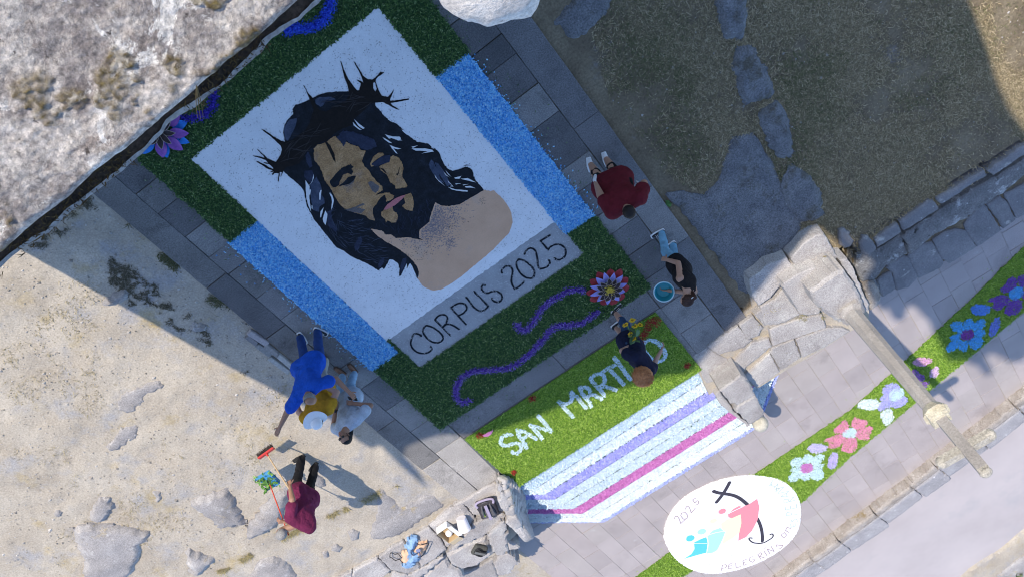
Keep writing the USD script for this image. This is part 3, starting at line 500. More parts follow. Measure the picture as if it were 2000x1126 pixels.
obj('arm', cat(bxm(.07, .36, -.06, .06, 3.24, 3.37), knob(.36, 3.305, .07, .09)), MT['cross_tip'], t); obj('arm', cat(bxm(-.36, -.07, -.06, .06, 3.24, 3.37), knob(-.36, 3.305, .07, .09)), MT['cross_tip'], t)
obj('head', cat(bxm(-.073, .073, -.063, .063, 3.69, 3.74), knob(0, 3.76, .085, .06)), MT['cross_tip'], t)

# wall of big stones at the bottom of the sandy terrace (left of the stairs)
lwl = thing('terrace_wall', 'sunlit wall of big pale granite blocks at the foot of the sandy terrace', 'wall')
o5, s5 = (700, 930), 5.5556
def LW(pts, z, dep, seed, name='block', mt='wall_stone', **kw):
    obj(name, stone(PX(pts, z, o5, s5), z, dep, seed, **{**dict(rough=.014, bevel=.028), **kw}), MT[mt], lwl, smooth=28)
LW([(1010, 335), (1250, 190), (1490, 62), (1545, 95), (1550, 160), (1620, 215), (1640, 385), (1590, 400), (1480, 410), (1255, 425), (1150, 305)], .04, 1.4, 860)
LW([(1500, 75), (1548, 92), (1556, 165), (1622, 215), (1643, 385), (1590, 400), (1530, 330), (1540, 200)], .30, 1.7, 859, rough=.03)
LW([(765, 545), (1000, 345), (1140, 312), (1245, 430), (1275, 480), (1130, 620), (960, 790), (905, 680)], .05, 1.2, 861, bevel=.06)
LW([(495, 690), (600, 630), (755, 550), (900, 690), (955, 795), (820, 900), (680, 985), (600, 800)], .04, 1.2, 862)
LW([(215, 880), (350, 770), (485, 700), (595, 805), (670, 990), (540, 1060), (360, 1025)], .03, 1.2, 863)
LW([(-60, 1020), (205, 885), (350, 1030), (240, 1120), (-60, 1200)], .03, 1.2, 864)
LW([(-400, 1200), (-70, 1025), (-60, 1200), (-250, 1330)], .03, 1.2, 865)
LW([(955, 850), (1130, 640), (1285, 490), (1480, 420), (1590, 410), (1630, 430), (1560, 470), (1395, 640), (1150, 740)], .12, 1.4, 866, rough=.03)
LW([(955, 860), (1150, 745), (1395, 645), (1400, 700), (1470, 840), (1290, 985), (1120, 1020), (1010, 970)], .0, 1.3, 867, bevel=.06)
LW([(700, 1089), (830, 960), (945, 860), (1005, 970), (1110, 1025), (1150, 1120), (900, 1250), (650, 1250)], -.25, 1.1, 868, bevel=.06)
LW([(360, 1035), (540, 1065), (675, 995), (820, 905), (940, 855), (700, 1080), (560, 1200), (350, 1160)], -.05, 1.1, 869, rough=.03)
LW([(1600, 512), (1645, 400), (1740, 510), (1838, 645), (1790, 676), (1700, 600)], .22, 1.6, 870, rough=.01)
LW([(1400, 640), (1560, 480), (1595, 520), (1608, 690), (1625, 820), (1515, 865), (1475, 835)], .20, 1.5, 871, rough=.03)
LW([(1612, 685), (1680, 715), (1762, 772), (1738, 790), (1640, 805)], -.35, 1.0, 872, rough=.01)
LW([(1470, 945), (1515, 870), (1630, 832), (1742, 940), (1640, 1062), (1530, 1085)], -.35, 1.0, 873, rough=.03)
LW([(1120, 1030), (1290, 992), (1475, 872), (1510, 880), (1465, 945), (1525, 1089), (1480, 1150), (1180, 1150)], -.8, .6, 874, mt='rock')
# rubble face towards the stairs
FA = [P(977, 928, .22), P(979, 948, .25), P(991, 968, .25), P(996, 1000, .22), P(1030, 1045, .12)]
FBm = [P(1013, 945, -.02), P(1015, 962, -.4), P(1018, 985, -.7), P(1022, 1008, -1.0), P(1034, 1042, -1.35)]
r = np.random.default_rng(31); k = 0
for j in range(6):
    for i in range(7):
        u0, u1, w0, w1 = i / 7, (i + 1) / 7, j / 6, (j + 1) / 6
        def L(a, b):
            t_ = a * (len(FA) - 1); i0 = min(int(t_), len(FA) - 2); f = t_ - i0
            A = FA[i0] * (1 - f) + FA[i0 + 1] * f; B = FBm[i0] * (1 - f) + FBm[i0 + 1] * f; return A * (1 - b) + B * b
        c = (L(u0, w0) + L(u1, w0) + L(u0, w1) + L(u1, w1)) / 4; sz = np.linalg.norm(L(u1, w0) - L(u0, w0)) / 2, np.linalg.norm(L(u0, w1) - L(u0, w0)) / 2
        m_ = trimesh.creation.icosphere(2, 1.0); m_.vertices = np.sign(m_.vertices) * np.abs(m_.vertices) ** .55
        d1 = (L(u1, w0) - L(u0, w0)); d1 /= np.linalg.norm(d1); d2 = L(u0, w1) - L(u0, w0); d2 -= d1 * (d2 @ d1); d2 /= np.linalg.norm(d2); d3 = np.cross(d1, d2)
        B = np.stack([d1 * sz[0] * 1.02, d2 * sz[1] * 1.04, d3 * .11]); k += 1
        vv = m_.vertices * (1 + .16 * (meshkit.fbm(m_.vertices * 1.7 + k, 3, k) - .5))[:, None]
        obj('face_stone', trimesh.Trimesh(vv @ B + c + d3 * r.uniform(-.02, .02), m_.faces), MT['wall_stone'], lwl, smooth=40)
core = mkpoly(np.vstack([PX([(-400, 1210), (-60, 1030), (210, 890), (490, 705), (760, 555), (1000, 350), (1490, 75), (1530, 110)], -.05, o5, s5), [(5.75, 11.3), (6.1, 12.0), (6.3, 12.5)], PX([(1480, 880), (1120, 1010), (940, 880), (680, 1000), (350, 1060), (-250, 1330)], -.3, o5, s5)]))
obj('core', sheet(core.buffer(-.04), -1.6, -.33), MT['sand'], lwl)
obj('lower_core', sheet(Polygon([(5.6, 10.6), (5.75, 11.3), (6.35, 12.3), (6.9, 13.2), (7.4, 13.4), (8.6, 13.6), (8.8, 12.5), (7, 11.5)]).buffer(-.05), -1.6, -1.0), MT['sand'], lwl)
# dark sheet painted as shade along the stairs corner towards the carpet
obj('kerb_plate', sheet(mkpoly(PX([(905, 857), (914, 852), (985, 925), (979, 930)], 0)), -.06, .012), flat('slate_edge', (.10, .11, .11), fine=.3), lwl)

# outcrops on the sandy ground
o6, s6 = (0, 750), 2.995
oc = [([(1080, 712), (1200, 660), (1330, 625), (1390, 720), (1442, 830), (1380, 850), (1290, 862), (1180, 780)], .05, .05, 'triangular grey outcrop with a sharp shaded edge, left of the sweeper'), ([(560, 662), (620, 655), (672, 690), (682, 740), (640, 790), (600, 832), (540, 830), (498, 800), (520, 730)], .03, .03, 'rounded grey outcrop left of the two pointed slabs'),
  ([(420, 862), (500, 835), (650, 845), (770, 865), (887, 885), (850, 930), (815, 965), (812, 1030), (780, 1100), (740, 1180), (470, 1180), (485, 1050), (440, 960)], .06, .05, 'big grey slab with a dark stepped edge at the bottom left'), ([(1055, 935), (1130, 990), (1265, 1030), (1230, 1080), (1170, 1140), (1110, 1160), (1085, 1040)], .05, .05, 'small pointed outcrop near the bottom edge'),
  ([(1440, 850), (1560, 700), (1690, 600), (1705, 650), (1640, 830), (1560, 880), (1450, 925)], .06, .07, 'long grey outcrop below the head of the sweeper'), ([(640, 95), (720, 40), (800, 0), (910, -30), (1010, 0), (940, 50), (880, 92), (820, 150), (790, 192), (700, 180), (650, 150)], .0, .02, 'pale flat outcrop near the shadow edge'),
  ([(590, 380), (700, 240), (800, 195), (835, 250), (830, 322), (760, 370), (700, 405), (640, 420)], -.015, .015, 'pale flat outcrop in the middle of the sandy ground'), ([(860, 622), (920, 610), (965, 625), (972, 690), (930, 720), (880, 712)], .0, .02, 'small round outcrop between two bigger ones'),
  ([(1480, 1062), (1550, 1025), (1625, 1022), (1690, 1065), (1745, 1112), (1740, 1200), (1450, 1200)], .03, .03, 'grey outcrop cut by the bottom edge'), ([(285, 740), (330, 720), (380, 735), (385, 780), (330, 800), (290, 790)], -.01, .015, 'smallest outcrop at the far left')]
for i, (p, z, dm, lab) in enumerate(oc):
    if i in (): obj('rock_outcrop', stone(PX(p, z + .03, o6, s6), z + .03, .25, 880 + i, rough=.030, bevel=.03, dome=dm - .02, d=.04), MT['rock'], smooth=40, label=lab, category='rock', group='rock outcrops in the sandy ground'); continue
    obj('rock_outcrop', stone(PX(p, z, o6, s6), z - .035, .25, 880 + i, rough=.030, bevel=.08, dome=dm + .02, d=.04), MT['rock'], smooth=40, label=lab, category='rock', group='rock outcrops in the sandy ground')
obj('rock_outcrop', stone(PX([(610, 600), (640, 535), (690, 520), (740, 560), (825, 640), (900, 610), (960, 565), (1060, 580), (1140, 640), (1060, 700), (960, 765), (880, 820), (760, 885), (660, 900), (590, 890), (575, 850), (612, 690)], .0, (550, 800), 3.4545), -.03, .25, 895, rough=.03, bevel=.10, dome=.06, d=.05), MT['rock'], smooth=40, label='broad grey bedrock between the sweeper and the wall blocks', category='rock')
for i, (p, w) in enumerate([([(445, 830), (480, 815), (525, 830), (520, 880), (470, 890)], 'first'), ([(330, 930), (370, 915), (410, 935), (390, 970), (340, 960)], 'second'), ([(270, 970), (310, 960), (320, 1000), (285, 1010)], 'third')]):
    obj('pale_stone', stone(PX(p, .0, (550, 800), 3.4545), -.015, .1, 900 + i, rough=.008, bevel=.03, dome=.015), MT['rock'], smooth=40, label=['roundest pale stone set in the straw ground below the sweeper', 'middle pale stone set in the straw ground below the sweeper', 'smallest pale stone set in the straw ground below the sweeper'][i], category='rock', group='pale stones in the straw ground')
obj('rock_outcrop', stone(PX([(730, 450), (760, 420), (835, 470), (880, 530), (840, 560), (770, 555)], 0, (460, 840), 4.895), -.01, .2, 905, rough=.015, bevel=.04, dome=.03), MT['rock'], smooth=40, label='small pale outcrop beside the shoes of the sweeper', category='rock')
for i, p in enumerate([[(140, 210), (165, 190), (190, 195), (200, 215), (180, 235), (150, 230)], [(120, 420), (150, 405), (180, 425), (165, 445), (130, 445)]]):
    pass
sh = [([(400, 85), (440, 60), (500, 75), (505, 110), (450, 130), (405, 115)], 'round stone in the shaded ground near the cornice'), ([(560, 520), (640, 470), (720, 440), (780, 430), (760, 480), (660, 560), (560, 590), (520, 560)], 'long bluish outcrop in the shaded ground'), ([(1010, 670), (1060, 630), (1130, 640), (1180, 690), (1120, 720), (1040, 720)], 'low outcrop in shade near the stone strips'), ([(1140, 580), (1200, 570), (1215, 600), (1170, 620)], 'little stone beside the paving edge in shade')]
for i, (p, lab) in enumerate(sh):
    obj('rock_outcrop', stone(PX(p, 0, (0, 400), 2.815), -.035, .2, 910 + i, rough=.03, bevel=.09, dome=.06), MT['rock'], smooth=40, label=lab, category='rock', group='rock outcrops in the sandy ground')

# ------------------------------------------------------------------ church (its front edge leans into the picture, its outline throws the big shadow)
ch = thing('church', 'weathered church front with white lichened coping and a pale pinnacle at the top left', 'church')
def extr_xz(pts, y0, y1):
    g = mkpoly(pts); q = tm(sheet(g, 0, 1)); v, f = np.array(q.vertices), np.array(q.faces)
    back = tm(sheet(g, 0, 1)); 
    v2 = np.c_[v[:, 0], np.where(v[:, 2] > .5, y1, y0), v[:, 1]]
    p = [np.array(trimesh.creation.triangulate_polygon(k, engine='earcut')[0]) for k in polys(g)]; ff = [np.array(trimesh.creation.triangulate_polygon(k, engine='earcut')[1]) for k in polys(g)]
    caps = [(np.c_[a[:, 0], np.full(len(a), y0), a[:, 1]], b) for a, b in zip(p, ff)]
    return cat((v2, f[:, ::-1]), *caps)
def yf(x): return .449 - .0649 * x                       # front line of the gable coping
def gable_at(u, v):
    """the point of the gable's edge whose shadow the photograph shows at (u, v)"""
    s_ = P(u, v, 0); t_ = (s_[1] - yf(s_[0])) / (1 - .0649 * .175); return (s_[0] + .175 * t_, t_)
def gz(u, v, zg, yp):
    s_ = P(u, v, zg); t_ = s_[1] - yp; return (s_[0] + .175 * t_, zg + t_)
def extr_xyz(pts, d0, d1):
    m_ = tm(extr_xz(pts, 0, 1)); v = np.array(m_.vertices); x, y = v[:, 0], v[:, 1]
    v[:, 1] = yf(x) + np.where(y > .5, d1, d0); return v, np.array(m_.faces)
apex = (3.50, 10.86)
left_s = [gable_at(u, v) for u, v in [(776, 893), (812, 930), (851, 968), (838, 940), (806, 905), (812, 885), (842, 872), (880, 861), (930, 862), (968, 861), (1000, 850), (1060, 828), (1130, 800), (1190, 783), (1250, 766), (1310, 750)]]
def zc(x): return np.interp(x, [-.4, .15, 1.97, 3.5, 5.2, 6.4, 7.2, 8.4], [9.20, 9.44, 10.20, 10.86, 9.80, 9.46, 8.9, 8.6])      # top of the coping
obj('facade_wall', extr_xyz([(-.3, -1.6), (8.42, -1.6), (8.42, 4.9), (8.36, 7.0)] + [(x, z - .12) for x, z in left_s] + [(x, float(zc(x)) - .12) for x in (3.5, 1.97, .15, -.3)], -.85, -.12), MT['church'], ch)
# bell wall (right), also mapped from its shadow, notch added to light the pinnacle
BY = -0.95
o6b = (1700, 580), 6.663
bw = [gz(1590, 430, 0, BY), gz(1668, 520, 0, BY)]; bw += [(bw[1][0] - .16, bw[1][1] + .25), (bw[1][0] - .16, bw[1][1] + .95), gz(1720, 596, 0, BY)]
bw += [gz(o6b[0][0] + x / o6b[1], o6b[0][1] + y / o6b[1], Z2, BY) for x, y in [(150, 195), (240, 105), (330, 130), (375, 200), (385, 250), (300, 285), (380, 310), (440, 290), (462, 200), (500, 110), (580, 125), (700, 260), (820, 360), (885, 480), (940, 650), (1000, 790), (1060, 850), (1150, 830), (1250, 835), (1320, 880), (1400, 900), (1440, 960), (1500, 1015), (1560, 1020), (1600, 960), (1560, 900), (1500, 850), (1480, 780), (1560, 735), (1680, 770), (1800, 845), (1900, 850), (2000, 825)]]
br = [gz(u, v, 0, BY) for u, v in [(2000, 280), (1975, 225), (1950, 170), (1935, 110), (1922, 75), (1905, 28), (1872, 48), (1850, 20), (1835, 0)]]
xr = br[0][0]
top_r = bw[-1]
bw = [(min(x_, .17) if 11.2 < z_ < 12.7 else x_, z_) for x_, z_ in [(float(np.interp(t_, [0, 1], [bw[0][0], bw[1][0]])), float(np.interp(t_, [0, 1], [bw[0][1], bw[1][1]]))) for t_ in np.linspace(0, 1, 12)] + bw[2:]]
bw_poly = [(bw[0][0], 6.0)] + bw + [(top_r[0] - .6, top_r[1] - .4), (xr, top_r[1] - 1.2)] + br + [(br[-1][0], 6.0)]
obj('bell_wall', extr_xz(bw_poly, BY - .8, BY), MT['church'], ch)
obj('tower_base', bxm(br[-1][0] + .02, bw[0][0] - .02, BY - .78, BY - .04, -1.6, 6.2), MT['church'], ch)
obj('tower_link', bxm(bw[0][0] - .6, bw[0][0] + .7, BY - .7, -.52, -1.6, 6.4), MT['church'], ch)
obj('nave_wall', cat(bxm(7.7, 8.2, -22, -1.5, -1.6, 6.4), bxm(-1.6, -1.1, -22, -1.8, -1.6, 6.4), bxm(-1.1, 7.7, -22.4, -21.9, -1.6, 6.4)), MT['church'], ch)
rv = np.array([[8.4, -1.9, 6.3], [8.4, -22.4, 6.3], [3.3, -1.9, 9.6], [3.3, -22.4, 9.6], [-1.8, -1.9, 6.3], [-1.8, -22.4, 6.3]])
obj('roof', (rv, np.array([[0, 1, 3], [0, 3, 2], [2, 3, 5], [2, 5, 4], [0, 2, 4], [1, 5, 3]])), MT['roof'], ch)
# coping slabs of the gable; the one below the camera is finely displaced, with moss clumps
def corn(x, w):
    """w: distance behind the front arris"""
    p = np.c_[x, w, np.zeros_like(x)]
    big = meshkit.fbm(p * 4.1, 4, 4); fine = meshkit.fbm(p * 38, 4, 8) * .7 + .6 * np.clip(meshkit.fbm(p * 75, 3, 18) - .35, 0, 1)
    moss = np.clip((meshkit.fbm(p * 12.0 + 3.1, 6, 12) - .60 + .05 * (meshkit.noise(p * 2.2 + 9, 4) - .4)) * 26, 0, 1) * (.25 + .75 * meshkit.noise(p * 110, 3))
    return zc(x) + (big - .5) * .035 + (fine - .5) * .020 + moss * .016, moss, fine
gx_, gw_ = np.arange(.05, 1.95, .0045), np.r_[0, .004, .009, .015, np.arange(.02, .62, .0045)]
X_, W_ = np.meshgrid(gx_, gw_); X_, W_ = X_.ravel(), W_.ravel(); nx_, ny_ = len(gx_), len(gw_)
zz, mo, fi = corn(X_, W_); arris = .014 * (meshkit.fbm(np.c_[gx_ * 9, gx_ * 0, gx_ * 0], 4, 9) - .5)
zz = zz - np.clip(1 - W_ / .02, 0, 1) ** 2 * .022
cv = np.c_[X_, yf(X_) - W_ + np.tile(arris, ny_) * np.clip(1 - W_ / .05, 0, 1), zz]
i_ = (np.arange(ny_ - 1)[:, None] * nx_ + np.arange(nx_ - 1)).ravel(); cf = np.vstack([np.c_[i_, i_ + nx_ + 1, i_ + 1], np.c_[i_, i_ + nx_, i_ + nx_ + 1]])
cm = usdkit.material(stage, '/World/Looks/cornice_lichen', {'g': ('geometry', {}), 'a': ('attribute', {'attribute': 'moss'}), 'p': ('principled_bsdf', {'roughness': .9, 'specular_ior_level': .2}),
    'n': ('noise_texture', {'scale': 11, 'detail': 10, 'roughness': .76}), 'r': ('rgb_ramp', {'ramp': [(.28, (.20, .165, .15)), (.40, (.36, .315, .29)), (.46, (.56, .51, .47)), (.54, (.70, .65, .60)), (.70, (.80, .76, .71))]}),
    'n2': ('noise_texture', {'scale': 3.4, 'detail': 10, 'roughness': .74}), 'r2': ('map_range', {'from_min': .50, 'from_max': .58, 'clamp': True}), 'x2': ('mix_color', {'b': (.27, .24, .235)}), 'm2': ('math', {'math_type': 'multiply', 'value2': .75}),
    'n4': ('noise_texture', {'scale': 6.5, 'detail': 10, 'roughness': .7, 'distortion': .6}), 'r4': ('map_range', {'from_min': .555, 'from_max': .585, 'clamp': True}), 'x4': ('mix_color', {'b': (.86, .83, .79)}), 'n5': ('noise_texture', {'scale': 26, 'detail': 8, 'roughness': .7}), 'r5': ('map_range', {'from_min': .60, 'from_max': .66, 'clamp': True}), 'x5': ('mix_color', {'b': (.13, .11, .10)}), 'n3': ('noise_texture', {'scale': 70, 'detail': 4, 'roughness': .7}), 'f': ('map_range', {'from_min': .3, 'from_max': .7, 'to_min': .5, 'to_max': 1.4}), 'h': ('hsv', {}),
    'mr': ('noise_texture', {'scale': 90, 'detail': 3}), 'mc': ('rgb_ramp', {'ramp': [(.3, (.06, .042, .014)), (.5, (.14, .10, .028)), (.7, (.26, .195, .055))]}), 'xm': ('mix_color', {}),
    'b': ('bump', {'distance': .02}), 'nb': ('noise_texture', {'scale': 60, 'detail': 7, 'roughness': .75}), 'sx': ('separate_color', {})},
    [('g.position', 'n.vector'), ('g.position', 'n2.vector'), ('g.position', 'n3.vector'), ('g.position', 'mr.vector'), ('g.position', 'nb.vector'), ('n.fac', 'r.fac'), ('n2.fac', 'r2.value'), ('r2.result', 'm2.value1'), ('m2.value', 'x2.fac'), ('r.color', 'x2.a'), ('n3.fac', 'f.value'), ('f.result', 'h.value'), ('x2.result', 'x4.a'), ('g.position', 'n4.vector'), ('n4.fac', 'r4.value'), ('r4.result', 'x4.fac'), ('x4.result', 'x5.a'), ('g.position', 'n5.vector'), ('n5.fac', 'r5.value'), ('r5.result', 'x5.fac'), ('x5.result', 'h.color'),
     ('mr.fac', 'mc.fac'), ('a.color', 'sx.color'), ('sx.r', 'xm.fac'), ('h.color', 'xm.a'), ('mc.color', 'xm.b'), ('xm.result', 'p.base_color'), ('nb.fac', 'b.height'), ('b.normal', 'p.normal')], surface='p.BSDF')
fr = np.arange(nx_); low = cv[fr] - [0, 0, .075]; N_ = len(cv)
cv2 = np.vstack([cv, low]); cf2 = np.vstack([cf, np.c_[fr[:-1], fr[1:], N_ + fr[1:]], np.c_[fr[:-1], N_ + fr[1:], N_ + fr[:-1]]])
cp = usdkit.mesh(stage, numbered(str(ch.GetPath()) + '/cornice_slab'), (cv2, cf2), cm, smooth=True)
UsdGeom.PrimvarsAPI(cp).CreatePrimvar('moss', Sdf.ValueTypeNames.Color3fArray, 'vertex').Set(Vt.Vec3fArray.FromNumpy(np.repeat(np.r_[mo, np.zeros(len(cv2) - len(mo))][:, None], 3, 1).astype(np.float32)))
def run(x0, x1, w0, w1, dz, th, n=12):
    """a straight piece of coping following the slope"""
    xs = np.linspace(x0, x1, n); pr = [(yf(xs) - w1, zc(xs) + dz - th), (yf(xs) - w0, zc(xs) + dz - th), (yf(xs) - w0, zc(xs) + dz), (yf(xs) - w1, zc(xs) + dz)]
    v = np.vstack([np.c_[xs, a, b] for a, b in pr]); f = []
    for k in range(4):
        a, b = k * n + np.arange(n - 1), ((k + 1) % 4) * n + np.arange(n - 1); f += [np.c_[a, a + 1, b + 1], np.c_[a, b + 1, b]]
    e = np.arange(4) * n; f += [np.array([[e[0], e[1], e[2]], [e[0], e[2], e[3]]]), np.array([[e[0] + n - 1, e[2] + n - 1, e[1] + n - 1], [e[0] + n - 1, e[3] + n - 1, e[2] + n - 1]])]
    return v, np.vstack(f)
for a, b in [(1.96, 2.72), (2.73, 3.49), (3.51, 4.5), (4.51, 5.5), (5.51, 6.4), (6.42, 7.2), (7.22, 8.4)]: obj('coping_slab', run(a, b, .0, .62, 0, .1), MT['wall_stone'], ch)
xx = np.arange(.0, 2.2, .004)
outer = -.050 - .006 * (meshkit.fbm(np.c_[xx * 16, xx * 0, xx * 0], 4, 6) - .5) * 2 + .012 * np.clip((meshkit.noise(np.c_[xx * 6.3, xx * 0 + 4, xx * 0], 3) - .66) * 9, 0, 1)      # minus = beyond the slab
rimw = .002 + .016 * meshkit.fbm(np.c_[xx * 11, xx * 0, xx * 0], 4, 16)
def strip_(w_out, w_in, dz, th):
    n = len(xx); v = np.vstack([np.c_[xx, yf(xx) - w_in, zc(xx) + dz], np.c_[xx, yf(xx) - w_out, zc(xx) + dz], np.c_[xx, yf(xx) - w_out, zc(xx) + dz - th]]); a = np.arange(n - 1)
    return v, np.vstack([np.c_[a + n, a + n + 1, a + 1], np.c_[a + n, a + 1, a], np.c_[a + 2 * n, a + 2 * n + 1, a + n + 1], np.c_[a + 2 * n, a + n + 1, a + n]])
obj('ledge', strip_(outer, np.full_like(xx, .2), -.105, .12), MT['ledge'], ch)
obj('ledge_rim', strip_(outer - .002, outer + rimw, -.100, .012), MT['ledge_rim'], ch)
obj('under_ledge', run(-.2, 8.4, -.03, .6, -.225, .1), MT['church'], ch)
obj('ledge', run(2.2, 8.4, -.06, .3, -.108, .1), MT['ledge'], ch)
rr = np.random.default_rng(3); qx = rr.uniform(.2, 1.6, 1500); qm = meshkit.fbm(np.c_[qx * 8, qx * 0, qx * 0], 4, 2); qx = qx[qm > .52]; qw = rr.uniform(-.055, .0, len(qx))
bv, bf = blades(np.c_[qx, yf(qx) - qw], .012, .003, 0, 11, 1.2); bv[:, 2] += np.repeat(zc(qx) - .104, 5)
obj('ledge_moss', (bv, bf), petal('ledge_moss', [(.08, .05, .02), (.14, .09, .03), (.05, .035, .02)]), ch, kind='stuff')
tw = thing('dry_twig', 'thin dry weed hanging from the shaded ledge of the church over the green carpet', 'plant')
for k, (du, dv) in enumerate([(32, 60), (20, 62), (8, 60), (40, 35)]):
    a_, b_ = P(384, 168, 9.85), P(384 + du * .4, 172 + dv, 9.72); obj('stem', tube(spline([a_, (a_ + b_) / 2 + [.004 * (k - 1.5), 0, .012], b_], 10), np.linspace(.0014, .0006, 10), 5), flat('twig', (.10, .075, .03)) if k == 0 else stage.GetPrimAtPath('/World/Looks/twig') and UsdShade.Material.Get(stage, '/World/Looks/twig'), tw)
# pinnacles
def pinnacle(x, y, z0, ztip, r):
    prof = [(r * 1.25, 0), (r * 1.25, .12), (r * .7, .2), (r * .85, .35), (r * .5, ztip - z0 - 2.6 * r), (r * .8, ztip - z0 - 2.3 * r), (r * 1.0, ztip - z0 - 1.2 * r), (r * .9, ztip - z0 - .5 * r), (r * .5, ztip - z0 - .12 * r), (0.001, ztip - z0)]
    m_ = trimesh.creation.revolve(np.array(prof), sections=48).subdivide(); v = np.array(m_.vertices)
    v[:, :2] *= (1 + .22 * (meshkit.fbm(np.c_[v[:, :2] * 30, v[:, 2] * 14], 3, 3) - .5))[:, None]; v += [x, y, z0]
    return trimesh.Trimesh(v, m_.faces)
MT['white_lichen'] = mat('white_lichen_stone', [(.25, (.50, .46, .42)), (.5, (.66, .62, .58)), (.75, (.74, .71, .67))], scale=16, fine=(140, .25), patches=[(30, .62, .7, (.30, .24, .20), 'n')], bump=.01, bscale=70)
obj('pinnacle', pinnacle(.035, .405, 9.3, 10.55, .115), MT['white_lichen'], ch, smooth=60)

# ================================================================== flower carpets
def bed(name, g, z, mt_base, mt_fl, n, L, W, parent, seed, lift=.010, tilt=.5, amp=.010, step=.03, base_z=.0, flname='petals', thick=.008):
    """a patch of loose petals: a thin bed and the pieces lying on it"""
    g2 = ragged(g, amp, step, seed)
    b = obj(name, sheet(g2, base_z, z), mt_base, parent)
    obj(flname, flakes(sample(ragged(g.buffer(amp * .8), amp * .6, step, seed + 1), int(n * g.area), np.random.default_rng(seed)), L, W, z, lift, tilt, seed), mt_fl, b, kind='stuff')
    return b
fc = thing('flower_carpet', 'large flower carpet with a portrait of a bearded man in a thorn crown', 'flower carpet')
frame = Polygon([(1.20, 1.2), (5.70, 1.2), (5.70, 9.0), (1.27, 9.0)]).difference(unary_union([sbox(1.80, 2.74, 5.16, 6.92), sbox(1.77, 6.90, 5.11, 7.70), Polygon([(1.1, 3.98), (1.82, 3.96), (1.82, 7.22), (1.1, 7.26)]), sbox(5.14, 4.01, 5.9, 7.22)]))
for fi_, fp_ in enumerate(polys(frame)): bed('green_border', fp_, .020, MT['leaf_base'], MT['leaf'], 4600, .046, .015, fc, 1 + 50 * fi_, lift=.018, amp=.013, flname='leaves')
bed('blue_band', Polygon([(1.26, 3.97), (1.80, 3.95), (1.80, 7.22), (1.27, 7.24)]), .018, MT['blue_base'], MT['blue'], 5200, .036, .024, fc, 2)
bed('blue_band', sbox(5.17, 4.01, 5.73, 7.22), .018, MT['blue_base'], MT['blue'], 5200, .036, .024, fc, 3)
MT['white_salt'] = mat('white_gravel', [(.3, (.74, .74, .74)), (.7, (.83, .83, .83))], scale=2, fine=(100, .14), patches=[(70, .70, .76, (.30, .30, .31), 'n')], bump=.004, bscale=150)
MT['grey_salt'] = mat('grey_gravel', [(.3, (.30, .305, .31)), (.7, (.40, .405, .41))], scale=3, fine=(150, .4), patches=[(90, .66, .72, (.60, .60, .60), 'n')], bump=.004, bscale=150)
wp = obj('white_panel', sheet(ragged(sbox(1.80, 2.74, 5.16, 6.915), .006, .02, 5), 0, .024), MT['white_salt'], fc)
gb = obj('grey_band', sheet(ragged(sbox(1.77, 6.915, 5.11, 7.71), .007, .02, 6), 0, .022), MT['grey_salt'], fc)
S7 = 7.505
def CR(o, pts): return PX(pts, .024, o, S7)
cA, cB, cC, cD, cE, cF, cG, cH = (490, 110), (640, 110), (490, 240), (640, 240), (780, 250), (580, 370), (700, 350), (700, 420)
MT['hair'] = mat('black_earth', [(.3, (.006, .007, .009)), (.55, (.011, .013, .018)), (.75, (.020, .024, .034))], scale=9, fine=(60, .5), rough=.9, bump=.004, bscale=120)
MT['crown'] = mat('dark_coffee', [(.3, (.007, .005, .004)), (.7, (.016, .011, .009))], scale=12, fine=(70, .5), rough=.9, bump=.004, bscale=120)
MT['slate'] = mat('slate_dust', [(.3, (.035, .045, .075)), (.7, (.075, .09, .135))], scale=12, fine=(90, .4), bump=.003, bscale=150)
MT['navy'] = mat('navy_dust', [(.3, (.016, .02, .04)), (.7, (.035, .042, .075))], scale=14, fine=(90, .4), bump=.003, bscale=150)
MT['tan'] = mat('tan_sawdust', [(.25, (.27, .14, .055)), (.5, (.40, .22, .095)), (.75, (.52, .31, .15))], scale=7, fine=(80, .5), patches=[(2.6, .54, .66, (.30, .19, .12), 'n'), (40, .66, .72, (.56, .40, .22), 'n')], bump=.004, bscale=140)
MT['shoulder'] = mat('pale_sawdust', [(.3, (.62, .365, .225)), (.7, (.70, .43, .27))], scale=2.5, fine=(110, .14), patches=[(2.2, .52, .64, (.60, .39, .27), 'n')], bump=.003, bscale=150)
MT['lips'] = flat('pink_sawdust', (.52, .17, .17), fine=.2, fscale=60)
MT['greyshade'] = mat('grey_sawdust', [(.3, (.10, .085, .085)), (.7, (.16, .135, .125))], scale=14, fine=(90, .4), bump=.003, bscale=140)
MT['whitedust'] = flat('white_dust', (.70, .70, .70), fine=.1, fscale=90)
def art(name, pts, mt, z, parent=wp, rag=.003, step=.015, seed=0, holes=None):
    g = mkpoly(pts) if not hasattr(pts, 'geom_type') else pts
    if holes is not None: g = g.difference(holes)
    return obj(name, sheet(ragged(g, rag, step, seed) if rag else g, .020, z), mt, parent)
